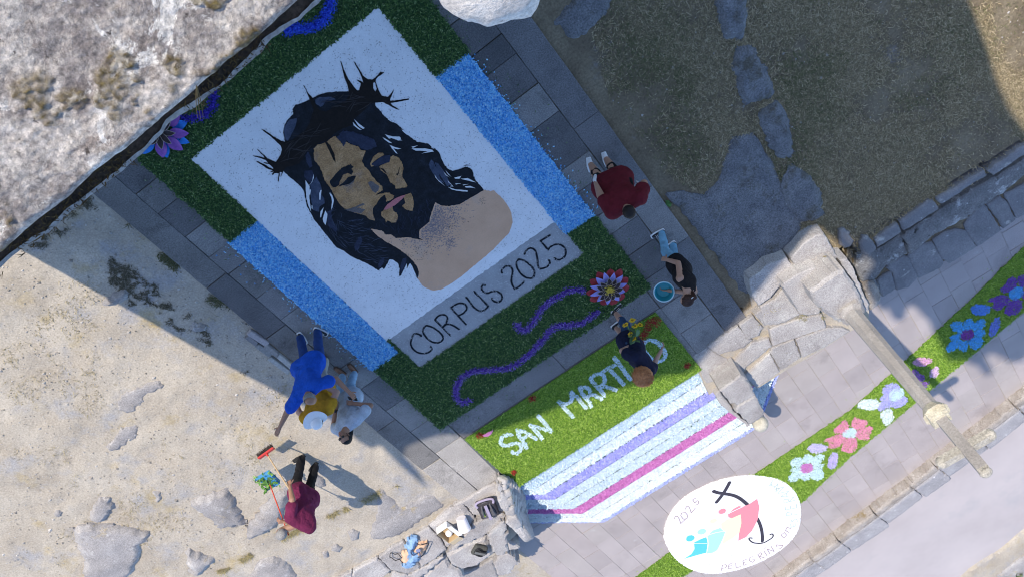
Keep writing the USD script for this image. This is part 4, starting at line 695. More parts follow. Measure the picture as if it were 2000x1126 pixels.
hair = np.vstack([CR(cA, [(1440, 515), (1250, 520), (1100, 535), (1000, 565), (920, 605), (850, 640), (740, 690), (650, 715), (612, 770), (620, 850), (540, 930), (495, 1000), (472, 1110)]),
    CR(cC, [(475, 150), (490, 230), (505, 280), (455, 400), (440, 560), (480, 710), (560, 790), (650, 860), (730, 930), (780, 1010), (800, 1125)]),
    CR(cF, [(125, 160), (150, 250), (205, 350), (250, 440), (330, 540), (420, 650), (500, 750), (540, 800), (580, 850), (680, 890), (760, 960), (880, 1020), (1000, 1070), (1090, 1120)]),
    CR(cH, [(210, 755), (290, 812), (345, 768), (372, 795), (420, 720), (458, 640), (520, 660), (585, 715), (605, 790), (590, 905), (625, 880), (690, 740), (700, 712), (715, 720), (712, 785), (740, 720), (762, 705), (800, 770), (850, 900), (865, 930), (882, 870), (888, 830), (900, 600), (960, 372), (890, 330), (895, 220), (1040, 100), (1060, 0)]),
    CR(cG, [(1080, 470), (1125, 340), (1200, 382), (1330, 395), (1480, 370)]), CR(cE, [(1000, 1050), (1140, 970), (1240, 910), (1200, 860), (1120, 770), (1090, 700), (1075, 640), (1040, 590), (1000, 572), (960, 570), (880, 605), (780, 630), (720, 605), (660, 540), (625, 470), (600, 400), (570, 340), (520, 305), (480, 300), (470, 270), (420, 228), (330, 215), (250, 205), (230, 180), (150, 130), (80, 40)]),
    CR(cB, [(1090, 1060), (1020, 1000), (900, 940), (800, 850), (790, 820), (710, 740), (690, 700), (690, 660), (420, 510)])])
art('hair', hair, MT['hair'], .0285, seed=1)
crown = np.vstack([CR(cB, [(310, 515), (290, 420), (245, 310), (215, 180), (183, 70), (202, 80), (240, 200), (290, 310), (340, 390), (390, 450), (430, 500), (460, 500), (480, 430), (490, 395), (455, 375), (420, 345), (480, 360), (522, 390), (510, 340), (460, 220), (380, 78), (402, 90), (470, 200), (520, 290), (580, 335), (660, 345), (700, 310), (750, 260), (775, 225), (790, 235), (825, 238), (800, 260), (740, 300), (708, 335), (705, 380), (730, 450), (755, 510), (795, 580), (880, 600), (920, 560), (972, 483), (950, 550), (915, 630), (920, 655), (1010, 645), (1192, 623), (1192, 636), (1020, 670), (915, 688), (950, 720), (1054, 787), (1000, 772), (900, 720), (810, 672), (690, 678), (600, 705), (555, 770), (470, 850), (385, 920), (350, 1010), (300, 1030)]),
    CR(cD, [(370, 30), (200, 90), (100, 155), (10, 235)]), CR(cC, [(1110, 262), (1050, 272), (950, 335), (880, 370), (800, 435), (760, 535), (700, 595), (600, 632), (520, 645), (478, 705), (440, 792), (435, 785), (455, 722), (425, 720), (408, 858), (394, 850), (410, 738), (345, 735), (322, 768), (308, 748), (340, 715), (285, 724), (320, 695), (240, 672), (170, 622), (82, 570), (92, 562), (200, 610), (260, 650), (325, 680), (330, 660), (270, 605), (190, 590), (192, 580), (260, 592), (215, 545), (130, 512), (28, 486), (32, 480), (130, 495), (200, 515), (190, 490), (88, 384), (105, 390), (180, 460), (240, 520), (330, 560), (365, 575), (430, 480), (455, 400), (440, 340), (400, 300), (300, 205), (150, 92), (200, 108), (330, 200), (440, 262), (500, 280), (600, 250), (700, 185), (800, 105), (850, 20)]),
    CR(cA, [(880, 900), (920, 780), (868, 650), (845, 590), (800, 480), (768, 428), (785, 438), (840, 540), (905, 610), (960, 720), (1010, 790), (1100, 810), (1250, 720), (1400, 650), (1438, 560)])])
chole = mkpoly(CR(cB, [(665, 400), (680, 375), (700, 400), (718, 480), (700, 520), (665, 470)]))
art('thorn_crown', crown, MT['crown'], .031, seed=2, rag=.0018, holes=chole)
face = np.vstack([CR(cC, [(928, 380), (965, 325), (1060, 298), (1130, 262), (1200, 205), (1240, 192)]), CR(cD, [(150, 240), (220, 310), (270, 275), (330, 312), (440, 342), (480, 392), (560, 410), (525, 490), (500, 560), (540, 635), (600, 690), (640, 765), (720, 862), (800, 930), (808, 985), (760, 1012), (700, 1052)]),
    CR(cG, [(250, 228), (380, 198), (450, 195), (522, 245), (500, 290), (400, 338), (412, 290), (385, 225), (320, 270), (270, 350), (215, 420), (208, 500), (242, 604), (150, 582), (100, 530), (0, 500)]), CR(cF, [(780, 320), (650, 240), (590, 160), (550, 90), (500, 0)]), CR(cC, [(1150, 930), (1080, 840), (1050, 740), (1010, 640), (930, 540), (922, 450)])])
art('face', face, MT['tan'], .0325, seed=3)
art('cheek', CR(cD, [(750, 640), (840, 592), (905, 578), (920, 500), (960, 475), (1040, 510), (1090, 580), (1107, 660), (1090, 780), (1122, 840), (1168, 910), (1160, 938), (1000, 966), (985, 912), (920, 872), (870, 765), (780, 692)]), MT['tan'], .0325, seed=4)
art('eyelid', CR(cD, [(640, 560), (665, 500), (740, 438), (810, 440), (828, 468), (720, 530), (690, 555), (650, 590), (640, 620), (690, 622), (640, 642), (620, 600)]), MT['tan'], .0325, seed=5, rag=.0015)
art('chin', CR(cG, [(330, 480), (370, 450), (420, 435), (500, 400), (515, 470), (560, 490), (580, 550), (550, 630), (490, 636), (430, 600), (402, 632), (390, 580), (340, 540)]), MT['tan'], .0325, seed=6)
art('chin', CR(cG, [(640, 392), (690, 345), (660, 275), (690, 225), (770, 200), (800, 270), (812, 350), (795, 462), (720, 455), (680, 430)]), MT['tan'], .0325, seed=7)
art('eyebrow', CR(cD, [(32, 850), (110, 750), (200, 662), (290, 620), (335, 598), (382, 645), (350, 665), (380, 710), (350, 760), (290, 732), (230, 760), (190, 830), (165, 905), (120, 945), (70, 940), (35, 890)]), MT['hair'], .034, seed=8)
art('eye', CR(cD, [(150, 930), (230, 868), (300, 795), (360, 775), (418, 772), (392, 832), (330, 890), (235, 912)]), MT['hair'], .034, seed=9, rag=.002)
art('eye_line', CR(cD, [(235, 912), (300, 905), (360, 860), (392, 828), (380, 865), (330, 905), (270, 925)]), MT['greyshade'], .0345, seed=10, rag=.001)
art('eye_fold', CR(cD, [(640, 600), (700, 560), (760, 510), (830, 478), (920, 470), (905, 575), (840, 590), (760, 620), (700, 632), (650, 615)]), MT['navy'], .0335, seed=11, rag=.002)
art('nose_shade', CR(cD, [(590, 870), (640, 850), (700, 890), (760, 930), (745, 980), (700, 1030), (650, 985), (610, 920)]), MT['greyshade'], .034, seed=12)
art('cheek_shade', CR(cF, [(700, 290), (800, 270), (960, 200), (1000, 215), (880, 260), (1000, 290), (940, 350), (820, 330)]), MT['greyshade'], .034, seed=13)
art('tear_mark', CR(cD, [(1050, 645), (1058, 650), (1040, 740), (1020, 775), (1000, 745), (1030, 735)]), MT['crown'], .034, rag=0)
art('cheek_line', CR(cD, [(760, 655), (820, 670), (870, 740), (850, 735), (800, 690)]), MT['crown'], .034, rag=0)
art('forelock', CR(cC, [(1080, 268), (1120, 275), (1165, 330), (1225, 455), (1244, 582), (1208, 540), (1160, 430), (1110, 330)]), MT['crown'], .034, seed=14, rag=.0015)
art('brow_shade', CR(cD, [(130, 215), (200, 120), (330, 120), (500, 170), (700, 250), (720, 340), (580, 400), (480, 370), (440, 330), (330, 300), (275, 255), (240, 350), (210, 290)]), MT['navy'], .0335, seed=15, rag=.006)
art('lips', CR(cG, [(368, 447), (420, 370), (490, 320), (540, 280), (620, 245), (692, 228), (650, 280), (570, 350), (500, 402), (420, 437)]), MT['lips'], .0345, seed=16, rag=.0015)
sh_px = np.array([(965, 372), (985, 392), (998, 412), (1001, 435), (994, 455), (960, 490), (900, 540), (878, 555), (862, 564), (845, 567), (825, 558)])
shoulder = np.vstack([CR(cH, [(182, 203), (340, 225), (400, 287), (480, 285), (550, 338), (640, 330), (720, 322), (830, 345), (960, 372), (890, 330), (895, 220), (1040, 100), (1060, 0)]), CR(cG, [(1080, 470), (1125, 340), (1200, 384), (1330, 397), (1480, 372)]), CR(cE, [(1000, 1052), (1140, 972), (1240, 908), (1340, 922)]), PX(sh_px, .024), CR(cH, [(880, 940), (868, 925), (884, 870), (887, 830), (860, 750), (800, 670), (700, 570), (600, 500), (480, 430), (380, 375), (280, 300)])])
art('shoulder', shoulder, MT['shoulder'], .030, seed=17)
q0 = CR(cG, [(1050, 620)])[0]
r = np.random.default_rng(41); q = np.array([q0]) + r.normal(0, 1, (2600, 2)) * [.22, .18]; q = q[inside(mkpoly(shoulder).buffer(-.02), q[:, 0], q[:, 1])]
q2 = CR(cG, [(1345, 930)])[0] + r.normal(0, .05, (120, 2))
obj('blue_shading', flakes(np.vstack([q, q2]), .022, .014, .0302, .001, .05, 3), petal('shading_dust', [(.20, .17, .18), (.34, .25, .22), (.13, .12, .14), (.44, .31, .25)]), wp, kind='stuff')
q = PX([(760, 480), (790, 470), (810, 484), (800, 500), (815, 492), (833, 494), (838, 482), (822, 505), (940, 391), (945, 392), (905, 430), (880, 440)], .024) + 0; q = np.repeat(q, 9, 0) + r.normal(0, .035, (len(q) * 9, 2))
obj('dark_crumbs', flakes(q, .016, .01, .0305, .002, .1, 4), MT['crown'], wp, kind='stuff')
for i, p in enumerate([(cA, [(935, 640), (1000, 600), (1180, 595), (1250, 635), (1100, 655), (1060, 720), (1020, 742), (960, 700)]), (cC, [(490, 60), (560, -50), (680, -70), (650, 60), (590, 180), (545, 262), (508, 250), (486, 150)]), (cC, [(870, 900), (960, 790), (1010, 880), (1040, 960), (1000, 1125), (880, 1125)]), (cF, [(215, 60), (330, 40), (400, 130), (410, 200), (330, 250), (320, 330), (240, 300), (208, 150)]), (cE, [(430, 540), (465, 460), (500, 500), (560, 620), (600, 740), (660, 810), (600, 790), (520, 700), (450, 600)]), (cE, [(520, 505), (570, 515), (640, 620), (700, 720), (760, 830), (700, 850), (640, 760), (560, 640)])]):
    art('hair_sheen', CR(*p), MT['slate'], .0298 + i * .00012, seed=20 + i, rag=.002)
for i, p in enumerate([(cC, [(790, 700), (900, 690), (930, 780), (880, 870), (830, 850), (780, 780)]), (cC, [(800, 480), (840, 420), (880, 500), (900, 640), (860, 660), (820, 580)]), (cF, [(430, 330), (500, 300), (520, 450), (600, 600), (560, 620), (450, 520)]), (cF, [(840, 800), (930, 680), (960, 740), (900, 880), (850, 900)]), (cH, [(290, 720), (330, 640), (380, 620), (370, 700), (300, 790)]), (cH, [(610, 760), (650, 640), (700, 620), (690, 720), (620, 870)]), (cA, [(1060, 660), (1130, 640), (1160, 650), (1100, 670)])]):
    art('hair_sheen', CR(*p), MT['navy'], .0306 + i * .00012, seed=30 + i, rag=.003)
for i, p in enumerate([(cC, [(800, 838), (830, 885), (862, 930), (850, 1125), (815, 1125), (805, 950)]), (cC, [(900, 850), (917, 748), (924, 800), (900, 862), (850, 922)]), (cC, [(1003, 1125), (1000, 1030), (1036, 978), (1020, 1125)]), (cC, [(1148, 1018), (1180, 1060), (1217, 1125), (1190, 1125)]), (cF, [(130, 0), (170, 0), (185, 150), (208, 322), (165, 230), (140, 110)]), (cF, [(185, 0), (207, 0), (190, 92), (178, 60)]), (cF, [(328, 60), (345, 8), (362, 8), (345, 110), (335, 152)]), (cF, [(483, 40), (520, 90), (542, 160), (520, 260), (500, 302), (513, 180), (505, 90)]), (cF, [(338, 392), (345, 320), (392, 258), (372, 340), (350, 412)]), (cF, [(378, 430), (415, 308), (447, 360), (440, 420), (420, 522), (385, 472)]), (cF, [(216, 230), (229, 240), (226, 292), (214, 270)]),
    (cB, [(368, 962), (430, 1030), (500, 1078), (465, 1077), (380, 1012)]), (cB, [(385, 920), (450, 980), (542, 1050), (520, 1066), (450, 1020)]), (cD, [(838, 168), (960, 200), (1050, 200), (1077, 225), (1060, 240), (1092, 256), (1030, 256), (940, 222), (900, 230)]), (cD, [(803, 208), (880, 250), (942, 297), (900, 290), (830, 242)]), (cD, [(908, 323), (980, 352), (1077, 380), (1020, 386), (960, 368), (1027, 452), (1000, 442), (940, 372)]), (cD, [(1083, 98), (1130, 110), (1197, 187), (1160, 172), (1110, 132)]),
    (cE, [(178, 298), (280, 298), (370, 298), (482, 318), (502, 345), (328, 372), (420, 342), (300, 332), (240, 332)]), (cE, [(178, 276), (272, 254), (200, 291)]), (cE, [(513, 678), (560, 750), (660, 842), (580, 782), (528, 722)]), (cE, [(713, 863), (820, 898), (1002, 913), (1000, 932), (870, 922), (770, 902)]), (cE, [(648, 638), (690, 688), (732, 720), (680, 692)]), (cE, [(678, 623), (762, 717), (700, 662)]), (cE, [(803, 727), (907, 703), (880, 742), (820, 742)]), (cE, [(898, 745), (1002, 733), (1122, 797), (1000, 767)]), (cE, [(818, 813), (902, 808), (830, 827)]), (cE, [(928, 830), (1012, 820), (940, 840)]), (cE, [(958, 853), (1040, 848), (1112, 882), (1060, 872), (970, 872)]), (cE, [(708, 768), (792, 857), (740, 852), (772, 840), (715, 792)])]):
    art('hair_highlight', CR(*p), MT['whitedust'], .0318 + i * .00007, seed=40 + i, rag=.0008, step=.02)
art('stray_lock', CR(cE, [(935, 562), (980, 540), (1055, 548), (990, 550)]), MT['hair'], .0285, rag=0)
# fine strokes in hair, beard and crown
def strokes(o, region, n, mt, z, L, wd, ang, da, seed, name):
    g = mkpoly(CR(o, region)); rr = np.random.default_rng(seed); qs = sample(g, n, rr); ms = []
    for p in qs:
        a = ang(p) + rr.normal(0, da); l = L * rr.uniform(.4, 1.3); c_ = rr.normal(0, .25); w_ = wd * rr.uniform(.5, 1.2); tt = np.linspace(-.5, .5, 7)
        d_ = np.array([math.cos(a), math.sin(a)]); n_ = np.array([-d_[1], d_[0]]); mid = p + np.outer(tt * l, d_) + np.outer((tt ** 2) * l * c_, n_); e = np.outer((.25 - tt ** 2) * 4 * w_ / 2, n_)
        zz_ = z + len(ms) * .000012; ms.append(sheet(mkpoly(np.vstack([mid - e, (mid + e)[::-1]])), zz_ - .0015, zz_))
    obj(name, cat(*ms), mt, wp, kind='stuff')
cx_, cy_ = CR(cF, [(700, 350)])[0]
strokes(cF, [(480, 250), (620, 260), (800, 400), (1000, 450), (1060, 620), (1200, 760), (1350, 900), (1350, 1000), (1150, 1080), (900, 980), (650, 850), (520, 700), (440, 520)], 110, MT['slate'], .031, .17, .006, lambda p: math.atan2(p[1] - cy_, p[0] - cx_) + .9, .3, 5, 'hair_strands')
strokes(cG, [(600, 480), (900, 420), (1040, 300), (1060, 560), (900, 720), (880, 860), (700, 780), (500, 740), (250, 690), (220, 640), (500, 660)], 80, MT['navy'], .031, .12, .006, lambda p: 1.0, .5, 6, 'beard_strands')
strokes(cC, [(480, 330), (800, 120), (1000, 60), (1100, 200), (900, 330), (760, 500), (620, 610), (500, 600)], 26, petal('crown_light', [(.05, .04, .038), (.035, .03, .03)]), .0335, .28, .008, lambda p: math.atan2(*(CR(cC, [(1100, 150)])[0] - CR(cC, [(520, 500)])[0])[::-1]), .5, 7, 'crown_twigs')
strokes(cB, [(0, 620), (300, 560), (560, 480), (660, 620), (560, 740), (300, 860), (100, 800)], 18, UsdShade.Material.Get(stage, '/World/Looks/crown_light'), .0335, .28, .008, lambda p: math.atan2(*(CR(cB, [(600, 600)])[0] - CR(cB, [(50, 780)])[0])[::-1]), .4, 8, 'crown_twigs')
# lettering CORPUS 2025 on the grey band
MT['ink'] = flat('black_sawdust', (.010, .011, .016), fine=.4, fscale=80)
def pen(lines, w, o, s, z=.022):
    g = unary_union([LineString(spline(PX(l, z, o, s), max(8, 6 * len(l)))).buffer(w / 2) if len(l) > 2 else LineString(PX(l, z, o, s)).buffer(w / 2) for l in lines]); return g
L1, L2 = ((790, 560), 7.505), ((940, 440), 7.505)
for ch_, ls, o in [('C', [[(250, 720), (200, 685), (150, 680), (110, 740), (92, 820), (110, 880), (160, 935), (240, 968), (320, 965), (380, 935), (400, 905), (380, 870)]], L1), ('O', [[(320, 562), (285, 590), (270, 640), (300, 710), (370, 780), (450, 812), (510, 808), (555, 775), (562, 725), (520, 665), (450, 610), (380, 575), (320, 562)]], L1), ('R', [[(672, 706), (450, 480)], [(450, 480), (500, 420), (555, 403), (605, 415), (628, 460), (610, 520), (570, 578)], [(570, 578), (650, 542), (710, 560), (800, 615)]], L1), ('P', [[(900, 543), (680, 305)], [(680, 305), (750, 255), (820, 235), (890, 255), (912, 300), (880, 365), (780, 415)]], L1), ('U', [[(905, 152), (980, 250), (1060, 330), (1130, 350), (1190, 322), (1225, 275)], [(1225, 275), (1020, 65)]], L1), ('S', [[(1180, -25), (1145, -30), (1130, 0), (1150, 60), (1210, 88), (1290, 62), (1370, 70), (1425, 120), (1425, 180), (1385, 215), (1320, 212), (1285, 165)]], L1),
    ('2', [[(305, 695), (310, 640), (360, 600), (420, 600), (455, 645), (455, 710), (440, 800), (460, 880), (488, 928)], [(488, 928), (570, 880), (625, 825)]], L2), ('0', [[(545, 498), (515, 560), (540, 650), (610, 735), (690, 772), (745, 770), (780, 710), (765, 640), (700, 570), (620, 515), (545, 498)]], L2), ('2', [[(635, 420), (660, 370), (720, 335), (780, 360), (810, 430), (825, 520), (840, 610), (860, 635)], [(860, 635), (920, 625), (980, 590), (1005, 550), (990, 512)]], L2), ('5', [[(1003, 145), (870, 228)], [(870, 228), (980, 358)], [(980, 358), (1060, 290), (1140, 280), (1200, 310), (1238, 380), (1225, 450), (1180, 490), (1120, 505), (1075, 480)]], L2)]:
    obj('letter', sheet(ragged(pen(ls, .030, *o), .0022, .012, 3), .018, .029), MT['ink'], gb, label=f'black {"digit" if ch_.isdigit() else "letter"} {ch_} drawn on the grey band')

# the second carpet, with the name of the place
sc = thing('name_carpet', 'square bright green grass carpet with pale blue petal lettering at the top of the stairs', 'flower carpet')
nm = bed('green_bed', sbox(1.46, 9.49, 5.53, 11.14), .018, MT['fresh_base'], MT['fresh'], 5000, .046, .014, sc, 12, lift=.014, amp=.004, flname='cut_grass')
MT['palepetal'] = petal('pale_blue_petals', [(.56, .70, .78), (.66, .77, .82), (.44, .62, .74), (.72, .80, .84), (.34, .54, .70)])
o1, k1 = (1000, 700), 7.984; o4, k4 = (900, 840), 7.984; o3, k3 = (1180, 600), 6.627
for ch_, ls, o in [('S', [[(790, 60), (720, 55), (650, 90), (620, 150), (650, 215), (730, 225), (830, 190), (910, 200), (945, 250), (920, 310), (860, 345), (800, 320)]], (o4, k4)), ('A', [[(1022, 262), (960, 150), (900, 50), (885, -14)], [(885, -14), (1000, 20), (1100, 75), (1170, 125)], [(950, 120), (1010, 85), (1040, 45)]], (o4, k4)), ('N', [[(1262, 115), (1180, 10), (1085, -91)], [(1085, -91), (1230, -50), (1405, 5)], [(1405, 5), (1310, -120), (1205, -235)]], (o4, k4)),
    ('M', [[(945, 900), (840, 780), (730, 660)], [(730, 660), (800, 690), (850, 700)], [(850, 700), (915, 650), (915, 520)], [(915, 520), (1010, 590), (1090, 680), (1150, 760)]], (o1, k1)), ('A', [[(1230, 730), (1150, 600), (1080, 510), (1060, 440)], [(1060, 440), (1150, 440), (1220, 510), (1200, 570), (1130, 580)], [(1220, 540), (1310, 570), (1390, 620)]], (o1, k1)), ('R', [[(1440, 570), (1370, 470), (1290, 390), (1225, 310)], [(1225, 310), (1290, 245), (1390, 230), (1440, 290), (1430, 370), (1340, 430)], [(1400, 420), (1500, 440), (1620, 480)]], (o1, k1)), ('T', [[(1410, 200), (1490, 140), (1600, 95)], [(1510, 150), (1610, 250), (1735, 390)]], (o1, k1)), ('I', [[(130, 645), (190, 720), (280, 850), (340, 920)]], (o3, k3)), ('N', [[(480, 480), (520, 560), (600, 660)], [(455, 500), (520, 440)]], (o3, k3)), ('O', [[(590, 420), (680, 440), (760, 530), (790, 600), (760, 665), (690, 690), (610, 660), (550, 590), (500, 520), (520, 440), (590, 420)]], (o3, k3))]:
    g = pen(ls, .058, *o); b = obj('letter', sheet(ragged(g, .008, .02, 7), .016, .030), flat('petal_letter', (.40, .56, .66), fine=.3) if 'pl_' not in MT else MT['pl_'], nm, label=f'letter {ch_} of pale blue petals on the green carpet')
    MT['pl_'] = UsdShade.Material.Get(stage, '/World/Looks/petal_letter')
    obj('petals', flakes(sample(g.buffer(.006), int(7000 * g.area), np.random.default_rng(3)), .034, .022, .031, .010, .4, 5), MT['palepetal'], b, kind='stuff')
# red flower tufts at the edges of the name carpet
MT['redp'] = petal('red_petals', [(.30, .012, .014), (.42, .03, .02), (.20, .008, .012), (.50, .07, .05)]); MT['pinkp'] = flat('pink_petal', (.62, .22, .42), fine=.15)
for (u, v), L_, lab in [((937, 848), .075, 'red flower head at the left corner of the name carpet beside a pink petal'), ((1039, 776), .07, 'dark red flower head at the upper edge of the name carpet'), ((1003, 920), .05, 'small light red flower near the bottom left corner of the name carpet'), ((1342, 712), .065, 'red flower cluster at the right corner of the name carpet by the platform')]:
    c = P(u, v, .03); n = 90; rr = np.random.default_rng(int(u)); a = rr.uniform(0, 2 * np.pi, n); q = c[:2] + np.c_[np.cos(a), np.sin(a)] * (L_ * np.sqrt(rr.uniform(0, 1, n)))[:, None]
    t = thing('red_flower', lab, 'flower', group='red flowers on the name carpet'); obj('petals', flakes(q, .036, .014, .03, .035, .7, int(u)), MT['redp'], t); obj('heart', trimesh.creation.icosphere(2, L_ * .35).apply_translation([c[0], c[1], .03]), flat(f'red_heart_{u}', (.14, .01, .012), fine=.4), t, smooth=True)
pk = PX([(338, 70), (400, 45), (440, 20), (490, -5), (500, -30), (500, 10), (470, 60), (420, 88), (370, 95)], .04, o4, k4)
obj('pink_petal', stone(pk, .05, .012, 5, rough=.004, bevel=.01, d=.02), MT['pinkp'], smooth=60, label='single curved pink petal beside the red flower at the corner of the name carpet', category='petal')
# trail of red petals near the top corner
tr_ = LineString(spline(PX([(475, 430), (500, 360), (545, 290), (570, 220), (610, 170), (660, 155), (680, 200)], .02, o3, k3), 30)); g = tr_.buffer(.075)
q = sample(g, 420, np.random.default_rng(9))
obj('red_petal_trail', cat(sheet(ragged(g.buffer(-.03), .01, .02, 2), .01, .024), flakes(q, .03, .016, .024, .03, .6, 9)), MT['redp'], label='trail of dark red petals at the top corner of the name carpet', category='petal trail')

# garlands of purple petals
def garland(pts, o, s, wd, cols, name, lab, group=None, seed=0):
    c = spline(PX(pts, .03, o, s), 60); t = thing(name, lab, 'garland', group=group); g = LineString(c).buffer(wd / 2)
    key = 'gar_' + str(cols[0])
    if key not in MT: MT[key] = (flat('garland_core_%d' % len(MT), tuple(np.array(cols[0]) * .7), fine=.5, fscale=60), petal('garland_petals_%d' % len(MT), cols))
    obj('core', tube(np.c_[c, np.full(len(c), .018)], wd * .36, 8), MT[key][0], t)
    rr = np.random.default_rng(seed); k = rr.integers(0, len(c), int(6500 * g.area)); a = rr.uniform(0, np.pi, len(k)); d = np.gradient(c, axis=0); d /= np.linalg.norm(d, axis=1)[:, None]; n = np.c_[-d[:, 1], d[:, 0]]
    xy = c[k] + n[k] * (np.cos(a) * wd * .52)[:, None] + rr.normal(0, .019, (len(k), 2))
    v, f = flakes(xy, .030, .016, 0, .012, .6, seed); v[:, 2] += np.repeat(.018 + np.sin(a) * wd * .44, 4)
    obj('petals', (v, f), MT[key][1], t, kind='stuff')
PU = [(.08, .03, .30), (.14, .06, .42), (.24, .13, .56), (.05, .02, .20), (.42, .32, .70), (.10, .04, .36)]
og, kg = (860, 540), 4.3294
garland([(1220, 115), (1150, 110), (1080, 115), (1020, 150), (950, 190), (880, 240), (820, 320), (760, 410), (705, 455), (655, 425), (645, 385)], og, kg, .10, PU, 'purple_garland', 'shorter upper purple petal garland ending in a hook under the grey lettering', seed=1)
garland([(1335, 285), (1260, 345), (1180, 390), (1090, 410), (1010, 405), (940, 440), (890, 500), (830, 570), (760, 640), (690, 700), (600, 755), (500, 775), (400, 785), (300, 790), (210, 820), (160, 880), (130, 960), (135, 1020), (180, 1055), (250, 1040)], og, kg, .105, PU, 'purple_garland', 'long winding purple petal garland running along the lower green border', seed=2)
garland([(420, 470), (500, 440), (600, 410), (720, 420), (850, 400), (960, 340), (1050, 240), (1100, 120), (1120, 0), (1130, -120)], (500, 0), 7.692, .125, [(.02, .05, .55), (.03, .09, .70), (.06, .16, .80), (.015, .03, .38)], 'blue_garland', 'vivid blue petal garland at the top edge of the green border', seed=3)
garland([(560, 590), (680, 590), (800, 560), (890, 500), (930, 420), (930, 300), (920, 200), (860, 60)], (260, 130), 5.926, .10, [(.03, .02, .30), (.05, .03, .42), (.09, .05, .5), (.02, .012, .2)], 'blue_garland', 'dark violet blue garland curling beside the half hidden flower under the church ledge', seed=4)

# big paper flowers
def big_flower(c, R, cols, lab, seed, rings):
    t = thing('paper_flower', lab, 'paper flower', (c[0], c[1], .03)); rr = np.random.default_rng(seed)
    for name, mt, n, r0, L_, w_, z0, rise, off, edge in rings:
        for k in range(n):
            a = 2 * math.pi * k / n + off + rr.normal(0, .06); l = L_ * rr.uniform(.88, 1.08); w = w_ * rr.uniform(.88, 1.1)
            uu = np.linspace(0, 1, 9); prof = np.sin(np.pi * np.clip(uu, 0, 1) ** (.75 if edge != 'round' else 1.15)) ** (.8 if edge != 'round' else .55) * w / 2; prof[-1] = .001; prof[0] = w * .12
            d = np.array([math.cos(a), math.sin(a), 0]); s = np.array([-math.sin(a), math.cos(a), 0]); zc_ = z0 + rise * np.sin(uu * 2.2) + rr.normal(0, .004)
            mid = d * (r0 + uu * l)[:, None] + np.c_[np.zeros((9, 2)), zc_]
            up_ = np.array([0, 0, 1.0]); lft, rgt = mid + s * prof[:, None] + up_ * (prof * .45)[:, None], mid - s * prof[:, None] + up_ * (prof * .45)[:, None]
            v = np.vstack([lft, mid, rgt]); i = np.arange(8); f = np.vstack([np.c_[i, i + 9, i + 10], np.c_[i, i + 10, i + 1], np.c_[i + 9, i + 18, i + 19], np.c_[i + 9, i + 19, i + 10]])
            pe = obj('petal', (v, f), mt, t, smooth=True)
            if edge == 'rim':
                obj('petal_edge', cat(tube(lft[1:], .0024, 5), tube(rgt[1:], .0024, 5)), MT['cream_edge'], pe)
    return t
MT['cream_edge'] = flat('cream_edge', (.52, .42, .36), fine=.2); MT['pf_red'] = mat('red_foam', [(.3, (.26, .02, .025)), (.7, (.42, .05, .055))], scale=9, rough=.5, fine=(40, .2)); MT['pf_lil'] = mat('lilac_foam', [(.3, (.26, .24, .62)), (.7, (.40, .38, .76))], scale=9, rough=.5, fine=(40, .15)); MT['pf_dark'] = mat('dark_foam', [(.3, (.02, .014, .014)), (.7, (.055, .03, .03))], scale=14, rough=.45, fine=(40, .4))
MT['pf_blue'] = mat('azure_foam', [(.3, (.02, .18, .62)), (.7, (.04, .30, .80))], scale=9, rough=.5, fine=(40, .15)); MT['pf_vio'] = mat('violet_foam', [(.3, (.22, .07, .34)), (.7, (.36, .13, .48))], scale=9, rough=.5, fine=(40, .15))
c1 = P(1188, 560, .05)
rg = [('petal', MT['pf_red'], 11, .15, .22, .15, .0, .02, .1, 'round'), ('petal', MT['pf_lil'], 11, .10, .215, .105, .03, .03, .38, 'pt'), ('petal', MT['pf_dark'], 11, .035, .20, .105, .07, .05, .2, 'rim')]
t1 = big_flower(c1, .37, None, 'big red, lilac and black paper flower with a yellow heart on the green border', 5, rg)
q = np.random.default_rng(2).normal(0, .038, (170, 2)); obj('heart', cat(trimesh.creation.icosphere(2, .05).apply_scale([1, 1, .5]).apply_translation([0, 0, .11]), flakes(q, .03, .012, .115, .03, .6, 2)), petal('yellow_heart', [(.62, .47, .05), (.74, .60, .10), (.45, .33, .03)]), t1)
c2 = P(311, 254, .05)
t2 = big_flower(c2, .42, None, 'blue, violet and black paper flower half hidden under the church ledge', 8, [('petal', MT['pf_blue'], 8, .17, .25, .145, .0, .02, .35, 'pt'), ('petal', MT['pf_vio'], 8, .14, .25, .145, .02, .03, .0, 'pt'), ('petal', MT['pf_dark'], 9, .035, .2, .085, .06, .05, .2, 'rim')])
obj('heart', trimesh.creation.icosphere(2, .04).apply_scale([1, 1, .6]).apply_translation([0, 0, .10]), flat('olive_heart', (.14, .11, .04)), t2, smooth=True)

# ------------------------------------------------------------------ stairs with petal strips
st = thing('stone_stairs', 'eight granite steps with canted ends covered in strips of petals between wall and platform', 'stairs')
XL, XR, Y0, D, RZ = 5.40, 1.46, 11.16, .405, .15
def nos(n, ext=0.0):
    y = Y0 + n * D; return [(XR - 1.9, y - 1.9), (XR, y), (XL, y), (XL + 1.9, y - 1.9)]
def tread(n, a=0.0, b=0.0):
    outer_, inner_ = nos(n), nos(n - 1); return Polygon(outer_ + inner_[::-1]).buffer(0)
stairclip = Polygon([(5.50, 10.9), (5.62, 11.25), (6.05, 12.0), (6.42, 12.55), (6.78, 13.2), (6.95, 13.75), (6.9, 15.5), (-.1, 15.5), (-.1, 13.3), (.7, 12.35), (1.40, 12.2), (1.40, 11.0)])
leftc = Polygon([(5.4, 11.16), (5.52, 11.16), (5.75, 11.6), (6.15, 12.3), (6.5, 12.85), (6.75, 13.3), (6.6, 14), (5.4, 15.2)])
